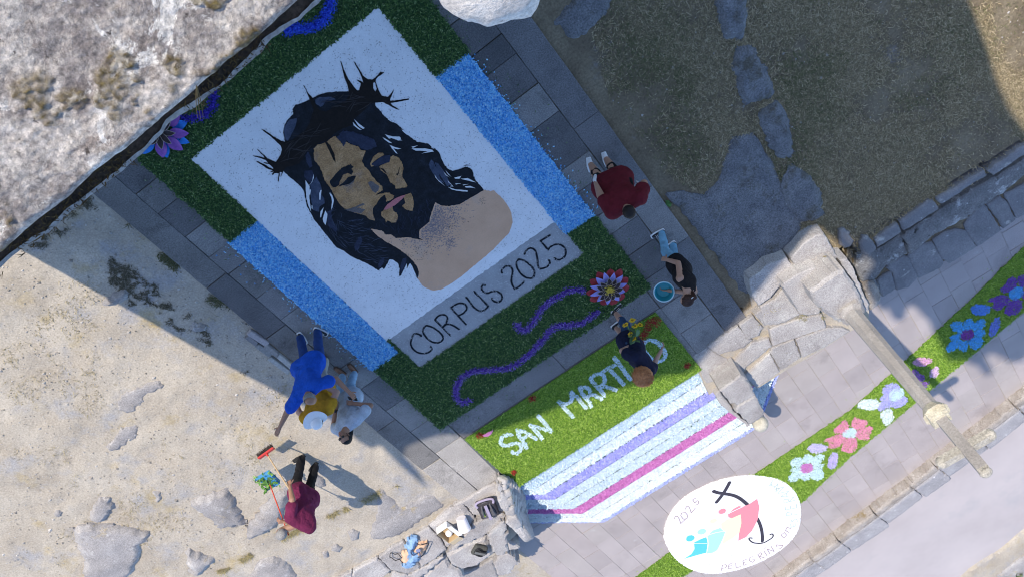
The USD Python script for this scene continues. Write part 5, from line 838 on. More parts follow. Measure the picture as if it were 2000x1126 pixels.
MT['step'] = mat('wet_step_granite', [(.3, (.09, .09, .10)), (.7, (.15, .15, .16))], scale=4, fine=(50, .3), bump=.003)  # darkened stone paints the shadow lines at the bare nosings
cols = [('light_blue_strip', [(.48, .62, .72), (.62, .72, .80), (.36, .52, .66), (.74, .80, .84)]), ('white_strip', [(.66, .74, .78), (.74, .80, .82), (.50, .64, .74), (.78, .82, .82)]), ('lilac_strip', [(.34, .32, .72), (.42, .42, .80), (.26, .30, .66), (.52, .54, .84)]), ('light_blue_strip', [(.54, .66, .72), (.68, .76, .80), (.42, .56, .66), (.78, .82, .84)]), ('light_blue_strip', [(.52, .64, .72), (.66, .75, .80), (.40, .54, .66), (.76, .81, .84)]), ('pink_strip', [(.52, .16, .44), (.62, .24, .54), (.42, .10, .34), (.70, .34, .60)]), ('pale_strip', [(.62, .70, .74), (.72, .77, .79), (.78, .81, .82), (.50, .62, .68)]), ('white_strip', [(.72, .78, .78), (.78, .82, .80), (.60, .72, .76), (.8, .83, .8)]), ('lilac_strip', [(.36, .40, .76), (.46, .52, .82), (.30, .36, .72), (.58, .62, .86)])]
words = ['light blue petal strip on the top step', 'white petal strip on the second step', 'lilac petal strip on the third step', 'pale aqua petal strip on the fourth step', 'pale aqua petal strip on the fifth step', 'pink petal strip on the sixth step', 'pale blue white petal strip on the seventh step', 'white petal strip on the lowest step', 'lilac blue petal strip on the tiles at the foot of the stairs']
for n in range(1, 10):
    tr_ = tread(n).intersection(stairclip.union(leftc)); z = -n * RZ
    if n <= 8:
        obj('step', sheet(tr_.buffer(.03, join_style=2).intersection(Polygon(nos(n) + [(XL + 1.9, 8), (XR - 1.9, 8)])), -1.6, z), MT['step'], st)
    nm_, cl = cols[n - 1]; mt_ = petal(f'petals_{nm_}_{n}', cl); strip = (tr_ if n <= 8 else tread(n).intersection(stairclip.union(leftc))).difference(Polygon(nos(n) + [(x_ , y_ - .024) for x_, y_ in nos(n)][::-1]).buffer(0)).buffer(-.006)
    if n == 9: strip = Polygon(nos(8) + [(x_, y_ + .23) for x_, y_ in nos(8)][::-1]).buffer(0).intersection(stairclip.union(leftc.buffer(.2))).buffer(-.01); z = Z2
    t = thing('petal_strip', words[n - 1], 'petal strip', group='petal strips on the stairs')
    bed('bed', strip, z + .008, flat(f'strip_bed_{n}', tuple(np.array(cl[0]) * .9), fine=.3, fscale=60), mt_, 5400, .038, .025, t, 60 + n, lift=.012, amp=.007, step=.03, base_z=z + .001)
    if n in (2, 4, 5, 7):
        rr = np.random.default_rng(n); xs_ = rr.uniform(XR + .1, XL - .1, 46); yy = Y0 + n * D - .03 + rr.normal(0, .012, 46)
        obj('dark_crumbs', flakes(np.c_[xs_, yy], .05, .018, z + .02, .006, .2, n), MT['leaf_base'], t, kind='stuff')

# ------------------------------------------------------------------ carpet of the lower path
pc = thing('path_carpet', 'long band of cut grass laid along the lower tiled path', 'flower carpet')
def edge_pts(l): return [tuple(P(u, v, Z2)[:2]) for u, v in l]
cen = edge_pts([(1100, 1240), (1240, 1126), (1330, 1060), (1480, 920), (1660, 800), (1790, 683), (1900, 580), (2000, 480), (2150, 330)])
lo = edge_pts([(2180, 430), (2000, 605), (1900, 690), (1780, 790), (1660, 890), (1570, 975), (1430, 1060), (1330, 1126), (1230, 1220)])
gpc = Polygon(cen + lo).buffer(0)
oval_px = [(1296, 1045), (1300, 1020), (1312, 995), (1335, 970), (1365, 952), (1400, 937), (1440, 928), (1480, 926), (1515, 932), (1540, 945), (1556, 965), (1563, 990), (1562, 1015), (1552, 1042), (1530, 1066), (1500, 1086), (1470, 1100), (1430, 1112), (1395, 1117), (1360, 1113), (1330, 1098), (1308, 1075)]
oval = mkpoly(spline(np.vstack([PX(oval_px, Z2), PX(oval_px[:1], Z2)]), 90))
bed('green_bed', gpc.difference(oval), Z2 + .016, MT['fresh_base'], MT['fresh'], 4600, .046, .014, pc, 80, lift=.014, amp=.012, base_z=Z2 + .001, flname='cut_grass')
ol, kl = (1520, 730), 5.361; orr, kr = (1780, 470), 6.623; om, km = (1700, 580), 6.663
pcols = {}
def motif(name, lab, petals_, centre, col, ccol, o, s, group='petal flowers on the path carpet'):
    t = thing(name, lab, 'petal flower' if centre else 'petal leaf', group='petal flowers on the path carpet' if centre else 'leaf shapes on the path carpet')
    def pm(c):
        k = 'mo_%s' % (c,)
        if k not in MT: c_ = np.array(c); MT[k] = (flat('motif_bed_%d' % len(MT), tuple(c_ * .9), fine=.3), petal('motif_petals_%d' % len(MT), [tuple(np.clip(c_ * f, 0, .85)) for f in (.7, 1, 1.2, .85, 1.35)]))
        return MT[k]
    for i, p in enumerate(petals_):
        g = mkpoly(spline(np.vstack([PX(p, Z2, o, s), PX(p[:1], Z2, o, s)]), 30)); a, b = pm(col); e = obj('petal' if centre else 'leaf', sheet(ragged(g, .013, .022, i), Z2 + .010, Z2 + .032), a, t)
        obj('scattered_petals', flakes(sample(ragged(g.buffer(.022), .012, .03, i), int(6500 * g.area), np.random.default_rng(i)), .036, .022, Z2 + .033, .010, .4, i), b, e, kind='stuff')
    if centre:
        g = mkpoly(spline(np.vstack([PX(centre, Z2, o, s), PX(centre[:1], Z2, o, s)]), 30)); a, b = pm(ccol); e = obj('heart', sheet(ragged(g, .006, .02, 3), Z2 + .012, Z2 + .036), a, t); obj('scattered_petals', flakes(sample(g.buffer(.008), int(7500 * g.area), np.random.default_rng(4)), .027, .016, Z2 + .037, .010, .4, 4), b, e, kind='stuff')
PALE, PINK, LIL, ROSE, AQ, PUR, BLU = (.50, .66, .74), (.62, .24, .36), (.36, .36, .74), (.50, .18, .46), (.08, .36, .72), (.16, .06, .36), (.10, .26, .72)
motif('petal_flower', 'pale blue eight petalled flower with a pink heart, nearest to the oval emblem', [[(130, 900), (180, 865), (235, 880), (245, 930), (190, 950), (140, 940)], [(255, 890), (300, 830), (340, 845), (335, 900), (290, 915)], [(345, 900), (400, 840), (455, 835), (450, 890), (390, 930)], [(360, 960), (400, 930), (458, 940), (440, 970), (380, 972)], [(330, 1010), (390, 985), (455, 1010), (450, 1070), (400, 1088), (345, 1060)], [(245, 1080), (270, 1025), (310, 1035), (300, 1085)], [(110, 1085), (160, 1020), (240, 1015), (235, 1050), (150, 1100)], [(125, 985), (180, 965), (228, 970), (220, 1000), (150, 1003)]], [(225, 975), (250, 930), (310, 920), (355, 950), (340, 1000), (280, 1020), (235, 1005)], PALE, ROSE, ol, kl)
motif('petal_flower', 'pink five petalled flower with a pale heart on the sunlit path carpet', [[(585, 560), (640, 510), (680, 475), (718, 530), (690, 590), (610, 600)], [(765, 530), (800, 450), (860, 470), (915, 485), (890, 535), (820, 560)], [(810, 610), (880, 555), (970, 550), (945, 610), (930, 660), (850, 655)], [(670, 780), (690, 690), (730, 655), (790, 665), (810, 720), (790, 770)], [(485, 680), (550, 645), (650, 630), (690, 660), (640, 720), (525, 750), (530, 710)]], [(665, 625), (700, 565), (760, 550), (810, 580), (795, 640), (730, 650)], PINK, PALE, ol, kl)
motif('petal_flower', 'lilac flower with a pale heart beside the shaft of the stone cross', [[(1090, 150), (1120, 110), (1230, 100), (1250, 150), (1160, 185), (1110, 190)], [(1075, 230), (1140, 190), (1165, 230), (1130, 290), (1080, 280)], [(1050, 360), (1080, 280), (1150, 270), (1180, 290), (1110, 350)], [(1185, 300), (1230, 255), (1330, 235), (1330, 280), (1270, 320), (1200, 325)]], [(1155, 220), (1190, 150), (1270, 135), (1305, 190), (1270, 245), (1180, 265)], LIL, PALE, ol, kl)
motif('petal_leaf', 'pale white leaf shape left of the lilac flower', [[(825, 330), (870, 270), (950, 255), (1040, 280), (1050, 320), (1000, 350), (900, 345)]], None, (.62, .72, .76), None, ol, kl)
motif('petal_leaf', 'pale white oval leaf shape below the lilac flower', [[(1080, 440), (1105, 370), (1150, 360), (1185, 420), (1165, 490), (1130, 515), (1095, 480)]], None, (.62, .72, .76), None, ol, kl)
motif('petal_leaf', 'pale lilac leaf shape above the pale blue flower', [[(305, 765), (350, 725), (430, 725), (495, 765), (440, 800), (350, 800)]], None, (.50, .46, .72), None, ol, kl)
motif('petal_leaf', 'slim pale lilac leaf shape right of the pale blue flower', [[(530, 960), (535, 870), (575, 810), (608, 850), (600, 910), (560, 970)]], None, (.46, .40, .74), None, ol, kl)
motif('petal_flower', 'azure eight petalled flower with a purple heart in the shade right of the stone cross', [[(1040, 345), (1090, 310), (1160, 320), (1190, 380), (1170, 440), (1110, 430), (1060, 390)], [(1215, 360), (1240, 290), (1275, 275), (1315, 310), (1310, 380), (1250, 395)], [(1330, 390), (1360, 320), (1440, 275), (1468, 320), (1440, 380), (1370, 415)], [(1345, 440), (1400, 420), (1468, 420), (1450, 475), (1380, 490)], [(1280, 550), (1350, 505), (1430, 530), (1435, 590), (1370, 650), (1300, 620)], [(1170, 660), (1190, 580), (1240, 550), (1250, 600), (1215, 680)], [(985, 650), (1020, 590), (1110, 545), (1165, 570), (1090, 650), (1010, 685)], [(1030, 520), (1080, 475), (1150, 490), (1140, 520), (1060, 540)]], [(1165, 480), (1210, 415), (1290, 405), (1330, 450), (1300, 520), (1230, 540), (1180, 520)], AQ, (.20, .05, .30), om, km)
motif('petal_flower', 'dark purple flower with a bright blue heart cut by the right edge', [[(1155, 600), (1220, 530), (1270, 470), (1335, 500), (1310, 590), (1240, 640), (1170, 640)], [(1390, 560), (1400, 450), (1480, 430), (1560, 460), (1480, 560)], [(1420, 650), (1500, 620), (1590, 660), (1560, 740), (1450, 720)], [(1215, 900), (1260, 780), (1320, 740), (1385, 770), (1395, 860), (1330, 920), (1240, 935)], [(1000, 760), (1080, 710), (1180, 705), (1240, 740), (1200, 810), (1120, 865), (1050, 850), (1060, 800)]], [(1250, 670), (1290, 610), (1370, 580), (1425, 620), (1400, 710), (1330, 745), (1265, 720)], PUR, AQ, orr, kr)
motif('petal_leaf', 'blue leaf shape between the azure and the dark purple flower', [[(1300, 130), (1350, 95), (1440, 90), (1530, 155), (1480, 205), (1400, 215), (1325, 180)]], None, BLU, None, om, km)
motif('petal_leaf', 'slim blue violet leaf shape right of the azure flower', [[(1540, 480), (1545, 400), (1590, 300), (1630, 260), (1660, 310), (1630, 410), (1580, 480)]], None, (.16, .22, .62), None, om, km)
motif('petal_leaf', 'pink leaf shape in the sunlit gap right of the cross', [[(540, 830), (600, 785), (690, 780), (770, 825), (710, 865), (620, 872)]], None, (.58, .32, .50), None, om, km)
motif('petal_leaf', 'small pale pink leaf shape below the bigger pink one', [[(770, 970), (790, 930), (850, 890), (858, 950), (830, 1020), (785, 1020)]], None, (.56, .40, .58), None, om, km)
motif('petal_flower', 'small violet flower in the shadow of the stone cross', [[(530, 980), (560, 930), (600, 960), (570, 1000)], [(600, 1040), (640, 1000), (680, 1040), (640, 1080)], [(650, 1110), (700, 1090), (740, 1110), (700, 1140)]], [(590, 1000), (620, 980), (640, 1010), (610, 1030)], (.20, .10, .34), (.3, .15, .4), om, km)

# oval emblem
em = thing('oval_emblem', 'white oval emblem with cross, anchor and coloured figures laid on the path carpet', 'emblem')
eb = obj('white_oval', sheet(ragged(oval, .006, .02, 4), Z2 + .001, Z2 + .034), mat('white_marble_dust', [(.3, (.78, .78, .78)), (.7, (.83, .83, .83))], scale=3, fine=(120, .04), bump=.002, bscale=150), em)
oe, ke = (1240, 900), 4.9825
def EA(name, pts, col, z=.040, smooth_=True, **kw):
    q = PX(pts, Z2 + .034, oe, ke); q = spline(np.vstack([q, q[:1]]), 40) if smooth_ else q
    k = 'em_%s' % (col,)
    if k not in MT: MT[k] = flat('emblem_%d' % len(MT), col, fine=.10, fscale=90)
    return obj(name, sheet(ragged(mkpoly(q), .0015, .02, 1), Z2 + .030, Z2 + z), MT[k], eb, **kw)
RED_, YEL, B1, B2, DK = (.74, .24, .28), (.84, .80, .46), (.10, .50, .80), (.36, .62, .80), (.045, .040, .055)
for col, lab, shapes in [(B1, 'bright blue figure', [[(500, 750), (520, 722), (560, 718), (580, 742), (555, 770), (515, 775)]]), (B2, 'light blue figure', [[(608, 690), (630, 662), (670, 655), (692, 672), (675, 700), (630, 708)]]), (RED_, 'red figure', [[(812, 490), (835, 465), (870, 458), (885, 475), (870, 500), (830, 508)]]), (YEL, 'yellow figure', [[(728, 585), (750, 560), (790, 556), (800, 575), (775, 595)]])]:
    for p in shapes: EA('figure_head', p, col, label=f'head of the {lab} of the emblem')
EA('figure_body', [(578, 785), (640, 755), (695, 735), (708, 790), (695, 885), (600, 910), (480, 945), (550, 900), (580, 850), (576, 800)], B1, smooth_=False, label='bright blue figure of the emblem')
EA('figure_body', [(705, 720), (760, 670), (830, 645), (850, 665), (880, 680), (850, 760), (800, 860), (760, 885), (695, 895), (715, 820), (708, 735)], B2, smooth_=False, label='light blue figure of the emblem')
EA('figure_body', [(835, 605), (900, 560), (940, 548), (1030, 512), (1035, 600), (1015, 690), (960, 740), (845, 808), (880, 690), (850, 660)], YEL, smooth_=False, z=.039, label='yellow figure of the emblem')
EA('figure_body', [(905, 515), (960, 460), (1010, 432), (1040, 440), (1050, 440), (1110, 415), (1190, 362), (1210, 440), (1195, 560), (1140, 670), (1080, 735), (1005, 770), (1015, 690), (1035, 600), (1030, 512), (940, 552), (910, 540)], RED_, smooth_=False, label='red figure of the emblem')
def ES(name, lines, w, col, z=.041, straight=False, **kw):
    k = 'em_%s' % (col,)
    if k not in MT: MT[k] = flat('emblem_%d' % len(MT), col, fine=.10, fscale=90)
    g = unary_union([LineString(PX(l, Z2 + .034, oe, ke)).buffer(w / 2) for l in lines]) if straight else pen(lines, w, oe, ke, Z2 + .034)
    return obj(name, sheet(g, Z2 + .030, Z2 + z), MT[k], eb, **kw)
ES('cross', [[(768, 290), (860, 312), (960, 330), (1030, 365), (1095, 420)]], .085, DK, .038); ES('cross', [[(795, 395), (860, 310), (920, 205)]], .08, DK, .0385)
ES('anchor', [[(1190, 555), (1220, 620), (1238, 700), (1240, 775)]], .075, DK, .038); ES('anchor', [[(1140, 745), (1112, 745), (1135, 780), (1190, 795), (1245, 792), (1300, 765), (1345, 725), (1335, 705), (1315, 712)]], .034, DK, .0385)
for l in ([(910, 505), (970, 475), (1045, 440)], [(578, 795), (640, 797), (700, 795)], [(702, 728), (712, 790), (695, 890)], [(705, 718), (790, 690), (880, 678)]): ES('white_line', [l], .012, (.88, .88, .88), .0425)
ES('wave', [[(605, 1035), (650, 1030), (715, 995)], [(715, 995), (800, 1010), (860, 990), (940, 910)], [(940, 910), (1010, 910), (1080, 880), (1125, 820)]], .014, (.52, .64, .60), .040)
GREYL = (.34, .27, .29)
lett = {'2a': [[(385, 555), (392, 533), (415, 533), (430, 556), (446, 603), (492, 560)]], '0': [[(455, 500), (445, 525), (470, 560), (505, 555), (515, 525), (490, 495), (455, 500)]], '2b': [[(492, 462), (500, 438), (524, 438), (536, 462), (548, 500), (588, 452)]], '5': [[(596, 352), (562, 372), (582, 402), (604, 380), (622, 386), (616, 412), (592, 424)]],
    'P': [[(838, 1066), (852, 1008), (885, 1002), (893, 1016), (882, 1032), (846, 1040)]], 'E': [[(945, 1035), (905, 1045), (915, 1000), (950, 985)], [(910, 1020), (940, 1012)]], 'L': [[(980, 985), (985, 1035), (1030, 1020)]], 'E2': [[(1090, 995), (1060, 1010), (1050, 965), (1085, 950)], [(1055, 985), (1080, 975)]], 'G': [[(1150, 925), (1120, 930), (1115, 965), (1145, 980), (1170, 955), (1145, 955)]], 'R': [[(1225, 950), (1195, 905)], [(1195, 905), (1225, 885), (1235, 905), (1210, 925)], [(1212, 922), (1258, 935)]], 'I': [[(1285, 915), (1255, 870)], [(1262, 850), (1270, 838)]], 'N': [[(1315, 900), (1285, 850)], [(1285, 850), (1355, 875)], [(1355, 875), (1325, 825)]], 'S': [[(1385, 800), (1375, 825), (1410, 815), (1440, 815), (1420, 845), (1395, 850)]],
    'D': [[(1420, 715), (1450, 745)], [(1420, 715), (1455, 690), (1475, 715), (1450, 745)]], 'E3': [[(1500, 690), (1465, 670), (1480, 640), (1515, 650)]], 'E4': [[(1515, 640), (1560, 630)], [(1520, 640), (1515, 610)], [(1540, 635), (1538, 608)], [(1560, 630), (1558, 600)]], 'S2': [[(1520, 570), (1530, 590), (1550, 560), (1575, 560), (1580, 585)]], 'P2': [[(1470, 525), (1580, 515)], [(1470, 525), (1480, 495), (1520, 500), (1522, 520)]], 'E5': [[(1465, 470), (1575, 450)], [(1465, 470), (1462, 440)], [(1515, 460), (1512, 430)], [(1575, 450), (1570, 415)]], 'R2': [[(1450, 405), (1560, 375)], [(1450, 405), (1450, 370), (1490, 365), (1500, 392)], [(1500, 390), (1545, 345)]], 'A1': [[(1540, 345), (1420, 340), (1500, 290)], [(1480, 343), (1475, 305)]], 'N2': [[(1490, 290), (1390, 310)], [(1390, 310), (1450, 245)], [(1450, 245), (1360, 270)]], 'Z': [[(1350, 260), (1390, 215)], [(1390, 215), (1370, 295)], [(1370, 295), (1410, 255)]], 'A2': [[(1360, 240), (1310, 235), (1340, 185)], [(1335, 238), (1325, 210)]]}
for k, ls in lett.items(): ES('letter', ls, .020, straight=True, col=GREYL if k not in ('E4', 'S2', 'P2', 'E5', 'R2', 'A1', 'N2', 'Z', 'A2') else (.42, .50, .46), z=.0395, label=f'thin grey {"digit" if k[0].isdigit() else "letter"} {k[0]} on the white oval')

# stray grains that spilled over the white panel and the paving round the carpets
MT['grains'] = petal('stray_grains', [(.08, .08, .09), (.25, .25, .26), (.04, .04, .05), (.45, .44, .44), (.30, .22, .14)])
q = sample(sbox(1.84, 2.8, 5.12, 6.88).difference(unary_union([mkpoly(hair), mkpoly(crown), mkpoly(face), mkpoly(shoulder)]).buffer(.01)), 1800, np.random.default_rng(71)); obj('stray_grains', flakes(q, .016, .010, .0355, .001, .1, 71), MT['grains'], wp, kind='stuff')
q = sample(sbox(1.80, 6.95, 5.08, 7.68), 1500, np.random.default_rng(72)); obj('stray_grains', flakes(q, .018, .012, .0305, .001, .1, 72), petal('pale_grains', [(.60, .62, .64), (.22, .23, .25), (.75, .75, .75), (.15, .16, .18)]), gb, kind='stuff')
rr = np.random.default_rng(73); q = sample(sbox(.75, 2.5, 6.1, 9.45).difference(sbox(1.25, 1.0, 5.72, 9.0)), 1500, rr); dd_ = shapely.distance(shapely.points(q), sbox(1.25, 1.0, 5.72, 9.0)); q = q[rr.uniform(0, 1, len(q)) < np.exp(-dd_ * 7)]
obj('spilled_leaves', flakes(q, .034, .012, .006, .006, .3, 73), MT['leaf'], fc, kind='stuff')
q = sample(unary_union([sbox(5.72, 4.0, 6.1, 7.2), sbox(.85, 4.0, 1.28, 7.2)]), 1200, rr); dd_ = np.minimum(np.abs(q[:, 0] - 5.73), np.abs(q[:, 0] - 1.26)); q = q[rr.uniform(0, 1, len(q)) < np.exp(-dd_ * 14)]
obj('spilled_petals', flakes(q, .030, .02, .006, .006, .3, 74), MT['blue'], fc, kind='stuff')
q = sample(gpc.buffer(.35).difference(gpc).difference(oval), 1300, rr); dd_ = shapely.distance(shapely.points(q), gpc); q = q[rr.uniform(0, 1, len(q)) < np.exp(-dd_ * 11)]
obj('spilled_grass', flakes(q, .038, .012, Z2 + .006, .006, .3, 75), MT['fresh'], pc, kind='stuff')
# ================================================================== people and the things they carry
def cloth(name, col, rough=.85, weave=.12): return mat(name, [(.3, tuple(np.array(col) * .78)), (.5, col), (.7, tuple(np.array(col) * 1.18))], scale=7, fine=(60, weave), rough=rough, spec=.2, bump=.045, bscale=13)
def skin_mat(name, col): return mat(name, [(.3, tuple(np.array(col) * .9)), (.7, col)], scale=9, fine=(40, .08), rough=.55, spec=.35)
def unit(v): v = np.asarray(v, float); return v / (np.linalg.norm(v) + 1e-12)
def RZ(u, v, s0, dist, lo=.2, hi=1.9):
    """the point seen at (u, v) that lies dist away from s0, the higher of the two"""
    zz = np.linspace(hi, lo, 200); dd = np.array([np.linalg.norm(P(u, v, z) - s0) for z in zz]); k = np.argmin(np.abs(dd - dist)); return P(u, v, zz[k])
def ik(a, c, l1, l2, pole):
    a, c = np.asarray(a, float), np.asarray(c, float); d = np.linalg.norm(c - a); d2 = min(d, (l1 + l2) * .995); c = a + unit(c - a) * d2
    k = (l1 * l1 - l2 * l2 + d2 * d2) / (2 * d2); h = math.sqrt(max(l1 * l1 - k * k, 0)); u = unit(c - a); p = np.asarray(pole, float); p = unit(p - u * (p @ u))
    return a + u * k + p * h, c
def hand_solid(w, d, palm_n, curl, side, s=1.0):
    """palm and five fingers from the wrist w along d; palm_n is the palm's facing, side the thumb's side"""
    d = unit(d); n = unit(palm_n - d * (palm_n @ d)); t = np.cross(n, d); t = t * side; out = []
    kn = [w + d * .085 * s + t * x * s for x in (.030, .010, -.010, -.029)]
    out.append(hull(*[(w + t * x * .8 * s, .014 * s) for x in (.022, -.022)], *[(k, .0115 * s) for k in kn], seg=10))
    for k, L in zip(kn, (.072, .080, .074, .058)):
        p = k.copy(); dd = d.copy()
        for q, f in enumerate((.45, .30, .25)):
            ang = curl * (.5 + .5 * q); dd = unit(dd * math.cos(ang) + n * math.sin(ang)); p2 = p + dd * L * f * s; out.append(hull((p, (.0092 - .0008 * q) * s), (p2, (.0086 - .0008 * q) * s), seg=8)); p = p2
    b = w + d * .025 * s + t * .024 * s; td = unit(t * .75 + d * .65 + n * .25); m_ = b + td * .042 * s; out += [hull((b, .013 * s), (m_, .010 * s), seg=8), hull((m_, .010 * s), (m_ + unit(td + d * .6) * .032 * s, .0085 * s), seg=8)]
    return out
def person(label, feet, facing, height, skin, hair, top, bottom, shoes, torso_shift=(0, 0), head_at=None, wrists=(None, None), poles=(None, None), toes=(None, None), build=1.0, sleeve='short', hair_style='short', hem=.80, look_down=.3, curls=(.5, .5), neck_open=None, group=None, leg_bottom=.09, gloves=False, belly=0.0, shirt_noise=.022, hands_dir=(None, None), glasses=None, half=None):
    S = height / 1.70; f3 = np.array([facing[0], facing[1], 0.0]); f3 = unit(f3); rt = np.array([f3[1], -f3[0], 0.0]); up = np.array([0, 0, 1.0])
    an = [np.array([*feet[0][:2], feet[0][2] + .085 * S]), np.array([*feet[1][:2], feet[1][2] + .085 * S])]      # 0 = left, 1 = right
    gz_ = min(feet[0][2], feet[1][2]); mid = (an[0] + an[1]) / 2
    def at(h, shift=0.0): k = np.clip(h / 1.45, 0, 1.2); return np.array([mid[0] + torso_shift[0] * k, mid[1] + torso_shift[1] * k, gz_ + h * S])
    pel, wai, che, neck = at(.93), at(1.08), at(1.27), at(1.46)
    head = np.array(head_at, float) if head_at is not None else at(1.60) + f3 * .03
    b = build; hip = [pel - rt * .095 * S * b, pel + rt * .095 * S * b]; sho = [at(1.40) - rt * .175 * S * (b ** .5), at(1.40) + rt * .175 * S * (b ** .5)]
    wr, el_, fingers = [], [], []
    for i, sgn in ((0, -1), (1, 1)):
        w = wrists[i] if wrists[i] is not None else sho[i] + rt * sgn * .10 - up * .50 * S + f3 * .08
        if isinstance(w, tuple): w = RZ(w[0], w[1], sho[i], w[2])
        e, w = ik(sho[i], w, .30 * S, .27 * S, poles[i] if poles[i] is not None else (-f3 * .6 + rt * sgn * .7 - up * .4)); el_.append(e); wr.append(w)
    kne = [ik(hip[i], an[i], .43 * S, .43 * S, f3)[0] for i in (0, 1)]
    an2 = [ik(hip[i], an[i], .43 * S, .43 * S, f3)[1] for i in (0, 1)]
    t = thing('person', label, 'person', (0, 0, 0), group=group)
    h_f = unit(f3 * 1.0 - up * look_down)                # where the face looks
    h_u = unit(up - h_f * (up @ h_f)); h_r = np.cross(h_f, h_u)
    hs = .92 * S ** .5
    skull = [hull((head + h_u * .03 * hs - h_f * .025 * hs, .088 * hs), (head + h_u * .02 * hs + h_f * .025 * hs, .078 * hs), (head - h_u * .075 * hs + h_f * .055 * hs, .040 * hs), (head - h_u * .02 * hs - h_f * .03 * hs, .078 * hs))]
    nose = [hull((head + h_f * .098 * hs + h_u * .012 * hs, .010), (head + h_f * .116 * hs - h_u * .022 * hs, .014), (head + h_f * .095 * hs - h_u * .026 * hs, .018), seg=10)]
    ears = [hull((head + h_r * s_ * .084 * hs + h_u * .015, .016), (head + h_r * s_ * .080 * hs - h_u * .025, .012), seg=8) for s_ in (-1, 1)]
    tors = [hull((hip[0], .105 * b), (hip[1], .105 * b), (wai, .118 * b), (pel, .12 * b)), hull((wai + rt * .05, .105 * b), (wai - rt * .05, .105 * b), (che + rt * .075, .11 * b), (che - rt * .075, .11 * b)), hull((che + rt * .08, .11 * b), (che - rt * .08, .11 * b), (sho[0], .062 * b), (sho[1], .062 * b), (neck - up * .05, .07)), hull((neck - up * .06, .068), (head - h_u * .05, .055))]
    if belly: tors.append(hull((wai + f3 * belly, .12 * b), (pel + f3 * belly * .6 + up * .05, .12 * b)))
    arms = []
    for i in (0, 1): arms += [hull((sho[i], .056 * b), (el_[i], .042 * b)), hull((el_[i], .042 * b), (wr[i], .028))]
    legs = []
    for i in (0, 1): legs += [hull((hip[i] - up * .02, .095 * b), (kne[i], .06 * b)), hull((kne[i], .058 * b), (kne[i] * .6 + an2[i] * .4, .058 * b), (an2[i], .038))]
    body = blend(skull + tors + arms + legs, .030, 6)
    hnd = []
    for i, sgn in ((0, 1), (1, -1)):
        d = hands_dir[i] if hands_dir[i] is not None else unit(wr[i] - el_[i]); pn = unit(-up * .6 + f3 * .2 + rt * (sgn) * .6); hnd += hand_solid(wr[i], d, pn, curls[i], -sgn, S)
    bm = m3.Manifold(m3.Mesh(np.asarray(body.vertices, np.float32), np.asarray(body.faces, np.uint32)))
    extra = [h for h in hnd if not gloves] + nose + ears
    full = m3.Manifold.batch_boolean([bm] + extra, m3.OpType.Add) if bm.num_tri() > 0 else None
    bo = obj('body', M2T(full) if full is not None else cat(body, *[M2T(h) for h in extra]), skin, t, smooth=50)
    if gloves: obj('gloves', cat(*[M2T(h) for h in hnd]), MT['glove'], t, smooth=50)
    for s_ in (-1, 1):
        e = trimesh.creation.icosphere(2, .0125); e.apply_translation(head + h_f * .088 * hs + h_r * s_ * .033 * hs + h_u * .012 * hs); obj('eye', e, MT['eyeball'], t, smooth=True)
    obj('mouth', M2T(hull((head + h_f * .096 * hs - h_r * .02 - h_u * .06 * hs, .006), (head + h_f * .100 * hs - h_u * .062 * hs, .008), (head + h_f * .096 * hs + h_r * .02 - h_u * .06 * hs, .006), seg=8)), MT['lipskin'], t, smooth=True)
    # clothes
    if top is not None:
        g = .028; sl = {'short': .62, 'none': .0, 'cap': .35, 'long': 1.0}[sleeve]
        hemp = [hip[0] - up * (.93 - hem) * S * .5, hip[1] - up * (.93 - hem) * S * .5]
        sh_ = [hull((hemp[0], .122 * b + g + .012), (hemp[1], .122 * b + g + .012), (wai, .122 * b + g)), hull((wai + rt * .05, .108 * b + g), (wai - rt * .05, .108 * b + g), (che + rt * .075, .112 * b + g), (che - rt * .075, .112 * b + g)), hull((che + rt * .08, .112 * b + g), (che - rt * .08, .112 * b + g), (sho[0] + (0 if sl else 1) * rt * .05, .064 * b + (g if sl else .012)), (sho[1] - (0 if sl else 1) * rt * .05, .064 * b + (g if sl else .012)), (neck - up * .085, .066))]
        if belly: sh_.append(hull((wai + f3 * belly, .122 * b + g), (hemp[0] * .5 + hemp[1] * .5 + f3 * belly * .6, .122 * b + g)))
        for i in (0, 1):
            if sl: e = sho[i] + (el_[i] - sho[i]) * min(sl * 1.0, 1); sh_.append(hull((sho[i], .060 * b + g), (e, .052 * b + g + .012)))
            if sl == 1.0: sh_.append(hull((el_[i], .048 * b + g), (wr[i], .034 + g)))
        shirt = blend(sh_, .024, 5, noise=shirt_noise, nscale=9, seed=len(label)); n_ = neck
        obj('shirt', shirt, top, t, smooth=60)
    if bottom is not None:
        g = .008; lb = leg_bottom; tr = [hull((hip[0], .104 * b + g), (hip[1], .104 * b + g), (pel - up * .02, .105 * b + g))]
        for i in (0, 1):
            k1 = kne[i]; k2 = an2[i] + (k1 - an2[i]) * max(0.0, (lb - .09) / .39)
            tr += [hull((hip[i] - up * .02, .098 * b + g), (k1, .064 * b + g)), hull((k1, .062 * b + g), (k2, .050 * b + g))]
        obj('trousers', blend(tr, .028, 4, noise=.014, nscale=12, seed=3), bottom, t, smooth=60)
